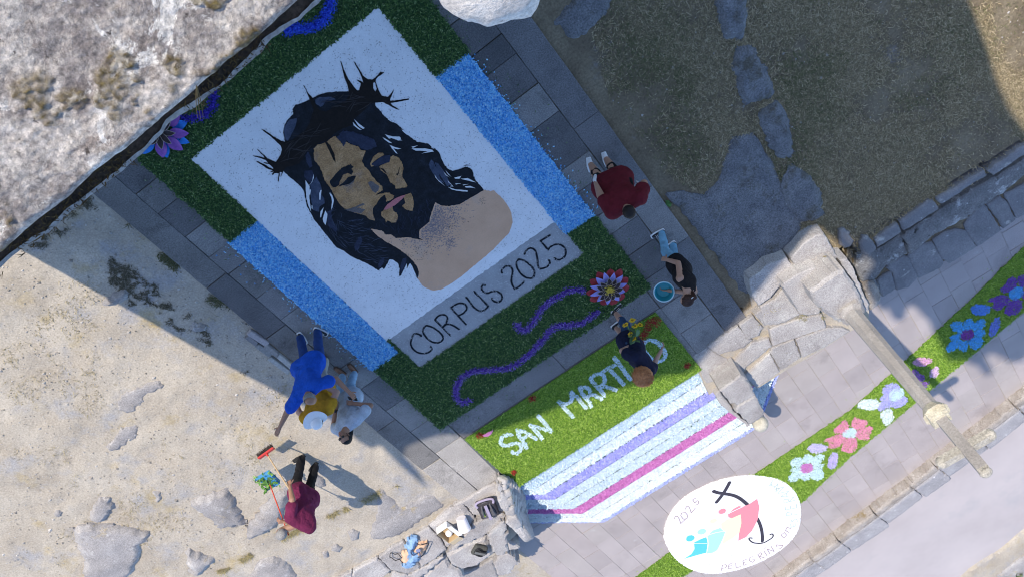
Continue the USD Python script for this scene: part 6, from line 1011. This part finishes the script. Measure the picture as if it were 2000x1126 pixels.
    for i in (0, 1):
        d = unit(np.array([*(toes[i][:2] if toes[i] is not None else f3[:2]), 0.0])); s2 = np.array([d[1], -d[0], 0]); a0 = np.array([an2[i][0], an2[i][1], feet[i][2]])
        sole = hull(*[(a0 + d * x * S + s2 * y * S + up * .018, .016) for x, y in ((-.055, .022), (-.055, -.022), (.08, .036), (.08, -.036), (.165, .024), (.165, -.020))], seg=12)
        upper = [hull((a0 - d * .03 * S + up * .055, .036), (a0 + d * .06 * S + up * .045, .034), (a0 + d * .14 * S + up * .034, .026)), hull((a0 - d * .035 * S + up * .06, .034), (a0 + d * .0 + up * .095, .042))]
        sm, um = shoes
        sh = obj('shoe', blend(upper, .015, 3), um, t, smooth=60); obj('sole', M2T(sole), sm, sh, smooth=50)
        if len(shoes) == 2: obj('laces', cat(*[tube([a0 + d * x * S + s2 * -.02 + up * (.085 - x * .12), a0 + d * x * S + up * (.095 - x * .13), a0 + d * x * S + s2 * .02 + up * (.085 - x * .12)], .004, 5) for x in (.05, .075, .10)]), sm, sh)
    # hair
    if hair is not None:
        hc = head + h_u * .022 * hs - h_f * .022 * hs
        if hair_style == 'curly':
            q = trimesh.creation.icosphere(4, 1.0); v = q.vertices * [.155, .155, .14]; v = v * (1 + .30 * (meshkit.fbm(v * 28, 4, 3) - .45))[:, None]; fr = np.stack([h_r, h_f, h_u]); obj('hair', trimesh.Trimesh(v @ fr + hc + h_u * .015 - h_f * .01, q.faces), hair, t, smooth=60)
            rr = np.random.default_rng(4); n = 900; dd = rr.normal(0, 1, (n, 3)); dd /= np.linalg.norm(dd, axis=1)[:, None]; dd = dd[(dd @ (h_f) < .45)]; ms = []
            for k in dd:
                p = hc + h_u * .015 + (k * .146); ms.append(tube([p, p + k * .018 + rr.normal(0, .008, 3), p + k * .022 + rr.normal(0, .014, 3)], [.0035, .003, .002], 4))
            obj('curls', cat(*ms), hair, t, kind='stuff')
        else:
            q = trimesh.creation.icosphere(4, 1.0); v = np.array(q.vertices); fr = np.stack([h_r, h_f, h_u]); rad = np.array([.094, .112, .104]) * hs
            keep = ~((v[:, 1] > .42) & (v[:, 2] < .62)) & (v[:, 2] > -.75)
            if hair_style == 'bald': keep = (v[:, 2] < .42) & (v[:, 1] < .25) & (v[:, 2] > -.55)
            w_ = v * rad * (1 + .05 * (meshkit.fbm(v * 9, 3, 5) - .5) + .035 * np.sin(v[:, 0] * 40 + v[:, 2] * 9))[:, None]
            fmask = keep[q.faces].all(1); m_ = trimesh.Trimesh(w_ @ fr + hc, q.faces[fmask]); parts = [m_]
            if hair_style == 'pony':
                a = hc - h_f * .10 * hs; parts.append(M2T(hull((a, .035), (a - h_f * .05 - up * .03, .035), (a - h_f * .07 - up * .16, .018), (a - h_f * .06 - up * .20, .008))))
            if hair_style == 'long': parts.append(blend([hull((hc - h_f * .07, .06), (hc - h_f * .09 - up * .16 + h_r * .04, .035), (hc - h_f * .09 - up * .16 - h_r * .04, .035))], .02, 3, noise=.006, nscale=30))
            obj('hair', cat(*parts), hair, t, smooth=60)
            if hair_style == 'pony': obj('hair_band', trimesh.creation.torus(.03, .008).apply_translation(hc - h_f * .12 * hs), MT['glove'], t, smooth=True)
    if glasses is not None:
        for s_ in (-1, 1):
            e = trimesh.creation.icosphere(2, 1.0).apply_scale([.027, .008, .02]); v = e.vertices @ np.stack([h_r, h_f, h_u]) + head + h_f * .105 * hs + h_r * s_ * .034 * hs + h_u * .012 * hs; obj('lens', trimesh.Trimesh(v, e.faces), glasses, t, smooth=True)
        obj('frame', cat(tube([head + h_f * .108 * hs - h_r * .012 + h_u * .016, head + h_f * .108 * hs + h_r * .012 + h_u * .016], .003, 6), *[tube([head + h_f * .10 * hs + h_r * s_ * .06 + h_u * .016, head + h_r * s_ * .09 * hs + h_u * .02], .003, 6) for s_ in (-1, 1)]), glasses, t)
    return t, dict(head=head, wr=wr, el=el_, sho=sho, hf=h_f, hu=h_u, hr=h_r, f=f3, rt=rt, hs=hs, neck=neck, che=che, wai=wai, pel=pel)
SK1, SK2, SK3 = skin_mat('skin_light', (.40, .235, .165)), skin_mat('skin_tanned', (.31, .17, .11)), skin_mat('skin_fair', (.46, .28, .21))
MT['eyeball'] = flat('eyeball', (.55, .53, .5), rough=.3, fine=.02); MT['lipskin'] = flat('lip_skin', (.30, .10, .085), fine=.05); MT['glove'] = flat('white_glove', (.68, .68, .68), fine=.06)
H_DK, H_BR, H_AUB, H_GR, H_BK = [mat(n_, [(.3, tuple(np.array(c) * .6)), (.7, c)], scale=30, fine=(120, .5), rough=.55, bump=.003, bscale=150) for n_, c in (('hair_dark', (.022, .014, .011)), ('hair_brown', (.055, .026, .018)), ('hair_auburn', (.46, .20, .08)), ('hair_grey', (.30, .29, .28)), ('hair_black', (.010, .009, .010)))]
white_sh = (flat('white_sole', (.70, .70, .70), fine=.06), flat('white_shoe', (.64, .64, .64), fine=.08)); dark_sh = (white_sh[0], flat('dark_shoe', (.03, .03, .035), fine=.2)); black_sh = (flat('black_sole', (.02, .02, .02)), flat('black_shoe', (.018, .018, .018), fine=.2)); sandal = (flat('sandal_sole', (.10, .055, .035), fine=.2), flat('tan_strap', (.26, .14, .09), fine=.2))
def W3(u, v, z): return P(u, v, z)
def F2(*p): return np.array([p[0], p[1], 0.0])

# maroon shirt, upper right of the carpet
pA, jA = person('person in maroon shirt, black leggings and white clogs standing by the right blue band', (F2(.60, 6.50, 0), F2(.83, 6.42, 0)), (.15, 1.0), 1.70, SK1, H_DK, cloth('maroon_shirt', (.13, .012, .020)), cloth('black_leggings', (.012, .012, .014)), white_sh, torso_shift=(-.02, .10), head_at=P(1228, 413, 1.57), wrists=(np.array([.40, 6.72, .92]), P(1163, 357, .90)), poles=(np.array([-.8, -.3, -.3]), np.array([.3, -.9, -.2])), toes=(F2(.28, 1), F2(.42, 1)), build=1.32, hem=.62, gloves=True, look_down=.55, leg_bottom=.30)
# black vest with jeans
pB, jB = person('person in black sleeveless top and light blue jeans carrying a turquoise basin', (F2(.57, 8.52, 0), F2(.60, 8.20, 0)), (1.0, .12), 1.66, SK1, H_BR, cloth('black_top', (.012, .011, .013)), cloth('light_jeans', (.19, .40, .56)), dark_sh, torso_shift=(.10, -.04), head_at=P(1341, 584, 1.53), wrists=(P(1306, 567, .98), P(1302, 507, .86)), poles=(np.array([-.3, .8, -.4]), np.array([-.9, -.2, -.2])), toes=(F2(1, .1), F2(1, -.1)), build=.96, sleeve='none', hair_style='pony', hem=.86, look_down=.75)
cB = P(1296, 566, .93)
bs = thing('basin', 'turquoise plastic basin with a pale rim held by the person in black', 'basin', cB)
pr = [(.001, 0), (.10, 0), (.105, .005), (.145, .12), (.158, .125), (.158, .135), (.140, .133), (.100, .012), (.001, .012)]
mb = trimesh.creation.revolve(np.array(pr), sections=40); tilt = trimesh.transformations.rotation_matrix(.45, [1, 0, 0]); mb.apply_transform(tilt)
obj('bowl', mb, mat('turquoise_plastic', [(.3, (.02, .24, .30)), (.7, (.03, .30, .36))], rough=.3), bs, smooth=40)
rm = trimesh.creation.torus(.152, .009); rm.apply_translation([0, 0, .13]); rm.apply_transform(tilt); obj('rim', rm, flat('pale_rim', (.45, .62, .66), fine=.05), bs, smooth=True)
# curly hair with flowers
pC, jC = person('person with curly auburn hair and navy shirt holding sunflowers over the name carpet', (F2(1.98, 8.98, 0.0), F2(2.14, 9.24, 0.0)), (-1.0, -.10), 1.66, SK3, H_AUB, cloth('navy_shirt', (.012, .015, .040)), cloth('dark_denim', (.03, .065, .14)), dark_sh, torso_shift=(-.10, .02), head_at=P(1254, 731, 1.55), wrists=(P(1238, 671, .98), np.array([1.66, 9.42, 1.0])), poles=(np.array([.9, -.5, -.5]), np.array([.6, .8, -.4])), toes=(F2(-1, -.25), F2(-1, 0)), build=1.12, hair_style='curly', hem=.72, look_down=.8, curls=(1.1, .6), leg_bottom=.30)
hd = jC['wr'][0] + np.array([-.07, -.02, 0]); bq = thing('sunflower_bunch', 'bunch of yellow sunflowers with broad leaves in the hand of the curly haired person', 'flower bunch', (0, 0, 0))
heads_ = [P(1235, 625, 1.02), P(1240, 636, 1.02), P(1222, 634, .98), P(1232, 652, 1.0), P(1238, 660, 1.0), P(1250, 634, 1.0)]
MT['stemg'] = flat('stem_green', (.06, .12, .03), fine=.2); MT['sunp'] = flat('sun_petal', (.74, .50, .02), fine=.15); MT['sunh'] = flat('sun_heart', (.30, .16, .01), fine=.4, fscale=120); MT['sleaf'] = petal('sunflower_leaf', [(.08, .15, .06), (.12, .22, .10), (.05, .10, .04)])
rr = np.random.default_rng(12)
for h_ in heads_:
    dv = unit(h_ - hd); s_ = unit(np.cross(dv, [0.1, .2, 1])); w_ = np.cross(dv, s_); fl = obj('flower', trimesh.creation.icosphere(2, .02).apply_translation(h_), MT['sunh'], bq, smooth=True)
    n = 16; pv = []
    for k in range(n):
        a = 2 * math.pi * k / n + rr.normal(0, .1); d_ = s_ * math.cos(a) + w_ * math.sin(a) + dv * .15; e_ = np.cross(dv, d_) * .010; l = .06 * rr.uniform(.8, 1.1); pv.append((np.array([h_ + d_ * .015, h_ + d_ * l * .6 + e_, h_ + d_ * l, h_ + d_ * l * .6 - e_]), np.array([[0, 1, 2], [0, 2, 3]])))
    obj('petals', cat(*pv), MT['sunp'], fl); obj('stem', tube(spline([hd - dv * .04, (hd + h_) / 2 + rr.normal(0, .015, 3), h_], 10), .005, 6), MT['stemg'], bq)
for k in range(14):
    o_ = hd + (heads_[k % 6] - hd) * rr.uniform(.25, .8); d_ = unit(rr.normal(0, 1, 3) + [0.4, -.4, .2]); s_ = unit(np.cross(d_, rr.normal(0, 1, 3))); L_ = rr.uniform(.10, .16); w_ = L_ * .33
    obj('leaf', (np.array([o_, o_ + d_ * L_ * .35 + s_ * w_, o_ + d_ * L_ * .75 + s_ * w_ * .6, o_ + d_ * L_, o_ + d_ * L_ * .75 - s_ * w_ * .6, o_ + d_ * L_ * .35 - s_ * w_]), np.array([[0, 1, 5], [1, 2, 5], [2, 4, 5], [2, 3, 4]])), MT['sleaf'], bq)
# man in blue
pD, jD = person('balding man in bright blue polo shirt and jeans stretching one arm to the left', (F2(5.83, 6.02, 0), F2(6.10, 5.92, 0)), (.05, 1.0), 1.74, SK2, H_GR, cloth('blue_polo', (.010, .085, .50)), cloth('blue_jeans', (.025, .060, .20)), dark_sh, torso_shift=(.02, .05), head_at=P(606, 777, 1.61), wrists=((682, 765, .50), (545, 836, .60)), poles=(np.array([-.5, -.3, -.9]), np.array([.3, -.4, -.9])), toes=(F2(-.35, 1), F2(.25, 1)), build=1.14, hair_style='bald', hem=.70, look_down=.35, curls=(.9, .25), belly=.03)
# yellow top with white hat
pE, jE = person('person in mustard yellow top under a broad white hat facing the man in blue', (F2(6.30, 6.48, 0), F2(6.12, 6.52, 0)), (-.1, -1.0), 1.62, SK3, H_BR, cloth('mustard_top', (.50, .27, .02)), cloth('pale_trousers', (.40, .38, .34)), sandal, head_at=np.array([6.22, 6.46, 1.50]), wrists=(np.array([6.40, 6.20, 1.08]), np.array([5.98, 6.30, 1.02])), poles=(np.array([.8, .5, -.5]), np.array([-.8, .5, -.5])), build=1.12, sleeve='cap', hem=.78, look_down=.2)
ht = thing('sun_hat', 'broad white sun hat on the head of the person in yellow', 'hat', jE['head'] + jE['hu'] * .045)
pr = [(.001, .125), (.05, .12), (.085, .10), (.100, .06), (.105, .0), (.16, -.012), (.215, -.03), (.213, -.036), (.16, -.02), (.10, -.008), (.001, -.008)]
pr = [(a_ * .86, b_ * .95) for a_, b_ in pr]; mh = trimesh.creation.revolve(np.array(pr)[::-1], sections=48); v = np.array(mh.vertices); R_ = np.hypot(v[:, 0], v[:, 1]); v[:, 2] += np.clip(R_ - .11, 0, 1) * .35 * np.cos(2 * np.arctan2(v[:, 1], v[:, 0]) + .6); mh.vertices = v
mh.apply_transform(trimesh.transformations.rotation_matrix(-.38, [1, .35, 0])); hb_ = obj('hat_body', mh, flat('white_felt', (.70, .72, .74), fine=.05), ht, smooth=50)
bn = trimesh.creation.torus(.091, .006); bn.apply_translation([0, 0, .012]); bn.apply_transform(trimesh.transformations.rotation_matrix(-.38, [1, .35, 0])); obj('hat_band', bn, flat('pale_band', (.58, .62, .66), fine=.05), ht, smooth=True)
# woman in grey
pF, jF = person('person in pale grey blue blouse and jeans with sunglasses looking up beside the carpet corner', (F2(6.11, 6.92, 0), F2(5.94, 7.02, 0)), (.05, -1.0), 1.62, SK2, H_BK, cloth('grey_blue_blouse', (.42, .49, .58)), cloth('pale_jeans', (.28, .42, .56)), sandal, head_at=P(673, 853, 1.52), wrists=(P(655, 800, .98), P(691, 787, 1.10)), poles=(np.array([.8, .3, -.5]), np.array([-.8, .3, -.5])), toes=(F2(.15, -1), F2(-.1, -1)), build=1.04, hair_style='long', hem=.62, look_down=-.75, glasses=flat('sunglass', (.012, .010, .010), rough=.15, fine=.02), curls=(.4, 1.0), leg_bottom=.14)
ph = thing('phone', 'black smartphone held between the man in blue and the person in grey', 'phone', P(689, 777, 1.16))
pm = m3.Manifold.batch_hull([m3.Manifold.cylinder(.009, .012, .012, 16).translate((x, y, 0)) for x in (-.027, .027) for y in (-.065, .065)]); q = M2T(pm); q.apply_transform(trimesh.transformations.euler_matrix(.5, .2, 1.15)); obj('case', q, flat('phone_case', (.012, .012, .014), rough=.35, fine=.05), ph, smooth=40)
q = trimesh.creation.box([.062, .142, .001]); q.apply_translation([0, 0, .0098]); q.apply_transform(trimesh.transformations.euler_matrix(.5, .2, 1.15)); obj('screen', q, flat('phone_screen', (.006, .006, .008), rough=.1, fine=.02), ph)
wt = thing('wristwatch', 'dark wristwatch on the arm of the person in grey', 'watch', jF['wr'][0]); q = trimesh.creation.torus(.034, .008); d_ = unit(jF['wr'][0] - jF['el'][0]); q.apply_transform(trimesh.geometry.align_vectors([0, 0, 1], d_)); obj('strap', q, black_sh[1], wt, smooth=True)
q = trimesh.creation.cylinder(.017, .012, sections=20); q.apply_translation(np.array([0, 0, .036]) + 0 * d_); obj('dial', q, flat('watch_dial', (.05, .05, .055), rough=.2), wt, smooth=40)
# sweeper
pG, jG = person('grey haired sweeper in plum T-shirt carrying a broom and a dustpan of leaves', (F2(7.80, 8.12, -.03), F2(7.84, 7.82, -.03)), (1.0, .15), 1.70, SK2, H_GR, cloth('plum_shirt', (.15, .018, .060)), cloth('black_trousers', (.012, .012, .014)), black_sh, torso_shift=(.10, -.02), head_at=P(549, 1040, 1.48), wrists=(P(556, 1018, 1.22), P(566, 947, .98)), poles=(np.array([-.2, .9, -.4]), np.array([-.8, -.6, -.1])), toes=(F2(1, .3), F2(1, -.1)), build=1.20, hem=.72, look_down=.55, curls=(1.3, 1.3), hair_style='short', belly=.02)
# broom
hb = jG['wr'][1] + np.array([.03, -.05, -.01]); bh = P(520, 884, .36); br_ = thing('broom', 'red push broom with a pale wooden handle in the right hand of the sweeper', 'broom', (0, 0, 0))
d_ = unit(bh - hb); obj('handle', tube([hb - d_ * .22, bh], .0125, 10), flat('pale_wood', (.46, .33, .19), fine=.2, fscale=30), br_)
a_, b_ = P(503, 893, .36), P(534, 871, .36); ax = unit(b_ - a_); nn = unit(np.cross(ax, d_)); L_ = .34
hd_ = m3.Manifold.cube((L_, .055, .035), True).refine(3); q = M2T(hd_); B = np.stack([ax, np.cross(d_, ax), d_]); q.vertices = q.vertices @ B + bh; obj('head', q, flat('red_plastic', (.42, .035, .03), rough=.35, fine=.08), br_, smooth=40)
bq_ = []; rr = np.random.default_rng(4)
for k in range(420):
    x, y = rr.uniform(-L_ / 2 + .01, L_ / 2 - .01), rr.uniform(-.024, .024); p0 = bh + np.array([x, y, .015]) @ B; p1 = bh + np.array([x * 1.06, y * 1.5, .015 + .075]) @ B + rr.normal(0, .004, 3); bq_.append(tube([p0, p1], [.0022, .0016], 3))
obj('bristles', cat(*bq_), flat('dark_bristle', (.035, .025, .022), fine=.3), br_, kind='stuff')
obj('socket', tube([bh - d_ * .07, bh - d_ * .01], [.018, .022], 10), flat('red_socket', (.45, .04, .035), rough=.35), br_)
# dustpan
hp = jG['wr'][0] + np.array([.03, .01, -.02]); pp = P(523, 934, .36); dp = thing('dustpan', 'long handled blue dustpan with a red stick full of green leaves', 'dustpan', (0, 0, 0))
d_ = unit(hp - pp); obj('stick', tube([pp + d_ * .10, hp + d_ * .26], .0105, 10), flat('red_stick', (.55, .07, .035), rough=.35, fine=.06), dp)
fx = unit(np.array([1.0, -.1, 0])); sx = np.array([-fx[1], fx[0], 0]); uz = np.array([0, 0, 1.0]); w_, l_, h_ = .15, .14, .09
pan = cat(*[trimesh.Trimesh(np.array(c_).reshape(-1, 3) @ np.stack([fx, sx, uz]) + pp, [[0, 1, 2], [0, 2, 3], [0, 2, 1], [0, 3, 2]]) for c_ in ([(-l_, -w_, 0), (l_, -w_, 0), (l_, w_, 0), (-l_, w_, 0)],)])
def plate(c, s_): 
    q = trimesh.creation.box(s_); q.vertices = (q.vertices + c) @ np.stack([fx, sx, uz]) + pp; return q
obj('pan', cat(plate([0, 0, 0], [2 * l_, 2 * w_, .006]), plate([-l_, 0, h_ / 2], [.006, 2 * w_, h_]), plate([0, -w_, h_ / 2], [2 * l_, .006, h_]), plate([0, w_, h_ / 2], [2 * l_, .006, h_]), plate([-l_ * .6, 0, h_], [l_ * .8, 2 * w_, .006])), flat('blue_plastic', (.06, .26, .50), rough=.35, fine=.08), dp)
MT['panleaf'] = petal('fresh_leaves', [(.08, .20, .03), (.14, .30, .05), (.05, .13, .02), (.20, .36, .08)], rough=.45)
lf = []
for k in range(150):
    o_ = pp + np.array([rr.uniform(-l_, l_ * 1.05), rr.uniform(-w_, w_), rr.uniform(.02, .13)]) @ np.stack([fx, sx, uz]); d2 = unit(rr.normal(0, 1, 3) * [1, 1, .45]); s2 = unit(np.cross(d2, rr.normal(0, .3, 3) + [0, 0, 1])); L2_ = rr.uniform(.06, .11); w2 = L2_ * .22
    lf.append((np.array([o_, o_ + d2 * L2_ * .45 + s2 * w2, o_ + d2 * L2_, o_ + d2 * L2_ * .45 - s2 * w2]), np.array([[0, 1, 2], [0, 2, 3]])))
obj('leaves', cat(*lf), MT['panleaf'], thing('leaf_heap', 'heap of fresh green leaves in the dustpan', 'leaves'), kind=None)

# ------------------------------------------------------------------ things left on the wall
def obox(c, ax_, s_, t_, b=.006): 
    q = M2T(hull(*[((x, y, z), b) for x in (-s_[0] / 2 + b, s_[0] / 2 - b) for y in (-s_[1] / 2 + b, s_[1] / 2 - b) for z in (-s_[2] / 2 + b, s_[2] / 2 - b)], seg=8)); q.apply_transform(trimesh.transformations.rotation_matrix(ax_, [0, 0, 1])); q.apply_translation(c); return q
# open cardboard box
cb = P(873, 1031, .06); a = math.atan2(*(PX([(845, 1018), (890, 1052)], .1)[1] - PX([(845, 1018), (890, 1052)], .1)[0])[::-1])
bx = thing('cardboard_box', 'open cardboard box with a white outside standing on the wall blocks', 'box', (cb[0], cb[1], .07), a); ca, wh = flat('cardboard', (.46, .33, .18), fine=.12), flat('white_card', (.72, .70, .66), fine=.05)
for nm_, mm, mt_ in [('bottom', bxm(-.17, .17, -.12, .12, 0, .004), ca), ('side', bxm(-.17, .17, -.125, -.12, 0, .16), ca), ('side', bxm(-.17, .17, .12, .125, 0, .16), wh), ('side', bxm(-.175, -.17, -.125, .125, 0, .16), wh), ('side', bxm(.17, .175, -.125, .125, 0, .16), ca)]: obj(nm_, mm, mt_, bx)
fl = bxm(-.005, .0, -.12, .12, 0, .17); fl.apply_transform(trimesh.transformations.rotation_matrix(1.95, [0, 1, 0])); fl.apply_translation([.178, 0, .158]); obj('flap', fl, flat('pale_flap', (.60, .46, .28), fine=.08), bx)
fl = bxm(-.17, .17, .0, .005, 0, .10); fl.apply_transform(trimesh.transformations.rotation_matrix(-1.2, [1, 0, 0])); fl.apply_translation([0, .126, .158]); obj('flap', fl, wh, bx)
pg = trimesh.creation.icosphere(3, .07); pg.vertices = pg.vertices * (1 + .5 * (meshkit.fbm(pg.vertices * 30, 3, 2) - .5))[:, None] + [.05, .0, .07]; ppr = thing('crumpled_paper', 'crumpled white paper inside the cardboard box', 'paper', (cb[0], cb[1], .07), a); obj('paper', pg, flat('white_paper', (.74, .72, .68), fine=.05), ppr, smooth=30)
# white bucket lying on its side
c = P(903, 1016, .10); e = P(908, 1026, .12); d_ = unit(np.array([*(P(909, 1030, .1) - P(899, 1003, .1))[:2], .12])); bk = thing('white_bucket', 'white plastic bucket lying on its side with its pink inside showing', 'bucket', (0, 0, 0))
prf = [(.001, 0), (.09, 0), (.095, .006), (.118, .235), (.128, .238), (.128, .262), (.118, .262)]; q = trimesh.creation.revolve(np.array(prf), sections=40); T_ = trimesh.geometry.align_vectors([0, 0, 1], d_); q.apply_transform(T_); q.apply_translation(np.array([c[0], c[1], .175]) - d_ * .13); obj('shell', q, flat('white_plastic', (.74, .70, .70), rough=.35, fine=.03), bk, smooth=40)
q = trimesh.creation.revolve(np.array([(.117, .262), (.112, .24), (.088, .012), (.001, .012)]), sections=40); q.apply_transform(T_); q.apply_translation(np.array([c[0], c[1], .175]) - d_ * .13); obj('lining', q, flat('pink_lining', (.62, .30, .28), rough=.4, fine=.05), bk, smooth=40)
# backpacks
def backpack(c, ang, s_, label, body, trim, accent):
    t = thing('backpack', label, 'backpack', c, ang); m_ = blend([hull(*[((x * s_[0] * .38, y * s_[1] * .40, z), .05) for x in (-1, 1) for y in (-1, 1) for z in (.05, s_[2] - .05)], seg=16)], .02, 4, noise=.016, nscale=11, seed=3); obj('body', m_, body, t, smooth=50)
    obj('pocket', blend([hull(*[((x * s_[0] * .26, -s_[1] * .16 + y * s_[1] * .16, s_[2] - .02), .045) for x in (-1, 1) for y in (-1, 1)], seg=14)], .02, 3, noise=.010, nscale=14, seed=5), trim, t, smooth=50)
    for x in (-.22, .22): obj('strap', tube(spline([(x * s_[0], s_[1] * .42, s_[2] * .7), (x * s_[0] * 1.2, s_[1] * .2, s_[2] + .05), (x * s_[0] * 1.4, -s_[1] * .15, s_[2] + .04), (x * s_[0] * 1.9, -s_[1] * .40, s_[2] * .5)], 20), .016, 8), trim, t)
    obj('handle', tube(spline([(-.05, s_[1] * .44, s_[2] * .8), (-.04, s_[1] * .56, s_[2]), (.04, s_[1] * .56, s_[2]), (.05, s_[1] * .44, s_[2] * .8)], 14), .009, 6), trim, t); obj('band', bxm(-.028, .028, -s_[1] * .46, s_[1] * .46, s_[2] + .035, s_[2] + .052), accent, t); return t
backpack(P(951, 986, .06), -.35 + math.pi, (.34, .42, .14), 'black and lilac backpack lying on the corner block of the wall', flat('black_nylon', (.045, .04, .045), fine=.3), flat('dark_mesh', (.10, .095, .10), fine=.4), flat('lilac_band', (.34, .29, .38), fine=.1))
ring = tube(spline([(-.15, .17, .15), (-.17, .23, .13), (0, .28, .12), (.17, .23, .13), (.15, .17, .15)], 24), .022, 8); t_ = [p for p in stage.GetPrimAtPath('/World').GetChildren() if p.GetName() == 'backpack'][0]; obj('lilac_top', ring, UsdShade.Material.Get(stage, '/World/Looks/lilac_band'), t_); obj('tag', bxm(-.10, -.075, -.08, .06, .18, .186), flat('lime_tag', (.42, .55, .05), fine=.05), t_)
backpack(P(936, 1069, .0), .5, (.20, .24, .10), 'small dark olive rucksack lying on the lower wall block', flat('olive_nylon', (.07, .07, .06), fine=.3), flat('black_strap', (.02, .02, .02), fine=.2), flat('grey_strap', (.14, .14, .13), fine=.1))
# tote bag under a denim jacket
tb = thing('tote_bag', 'pale orange cloth bag with a dark cord loop on the wall blocks', 'bag'); q1 = PX([(478, 830), (530, 815), (700, 720), (752, 718), (720, 800), (670, 860), (640, 870), (560, 940), (480, 940)], .1, o5, s5)
obj('cloth', stone(q1, .13, .08, 5, rough=.02, bevel=.04, d=.03), flat('pale_orange_cloth', (.62, .40, .26), fine=.1), tb, smooth=60)
obj('cord', tube([np.r_[p, .09 + .02 * math.sin(k)] for k, p in enumerate(spline(PX([(480, 935), (450, 905), (385, 895), (345, 870), (350, 835), (395, 830), (450, 855), (478, 880)], .09, o5, s5), 30))], .008, 6), black_sh[1], tb); obj('cord', tube([np.r_[p, .15] for p in spline(PX([(650, 730), (700, 735), (755, 720), (735, 790), (690, 860), (640, 880)], .15, o5, s5), 24)], .008, 6), black_sh[1], tb)
jk = thing('denim_jacket', 'light blue denim jacket thrown over the pale orange bag', 'jacket'); jm = mat('denim', [(.3, (.17, .29, .46)), (.7, (.27, .41, .58))], scale=9, fine=(50, .25), bump=.006, bscale=40)
for k, p in enumerate([[(555, 690), (600, 660), (650, 680), (620, 740), (600, 800), (590, 870), (540, 900), (535, 800)], [(580, 840), (640, 820), (670, 850), (650, 900), (580, 990), (540, 1015), (480, 1005), (465, 970), (540, 950)]]): obj(('sleeve', 'body')[k], stone(PX(p, .15, o5, s5), .19 - .02 * k, .12, 7 + k, rough=.045, bevel=.05, d=.022), jm, jk, smooth=60)
obj('collar', tube([np.r_[p, .19] for p in spline(PX([(590, 790), (575, 830), (600, 850), (640, 825), (668, 870)], .19, o5, s5), 20)], .013, 6), flat('dark_denim_edge', (.05, .07, .13), fine=.2), jk)
obj('badge', trimesh.creation.cylinder(.045, .008, sections=24).apply_translation(P(817, 1074, .20)), flat('slate_badge', (.22, .24, .36), fine=.1), tb, smooth=40)
# clear plastic stick on the stairs
obj('plastic_stick', tube([P(1024, 1016, -.95), P(1031, 996, -.55)], .012, 8), flat('pale_plastic', (.45, .50, .60), rough=.3), label='pale plastic stick leaning by the rubble wall on the purple strip', category='stick')
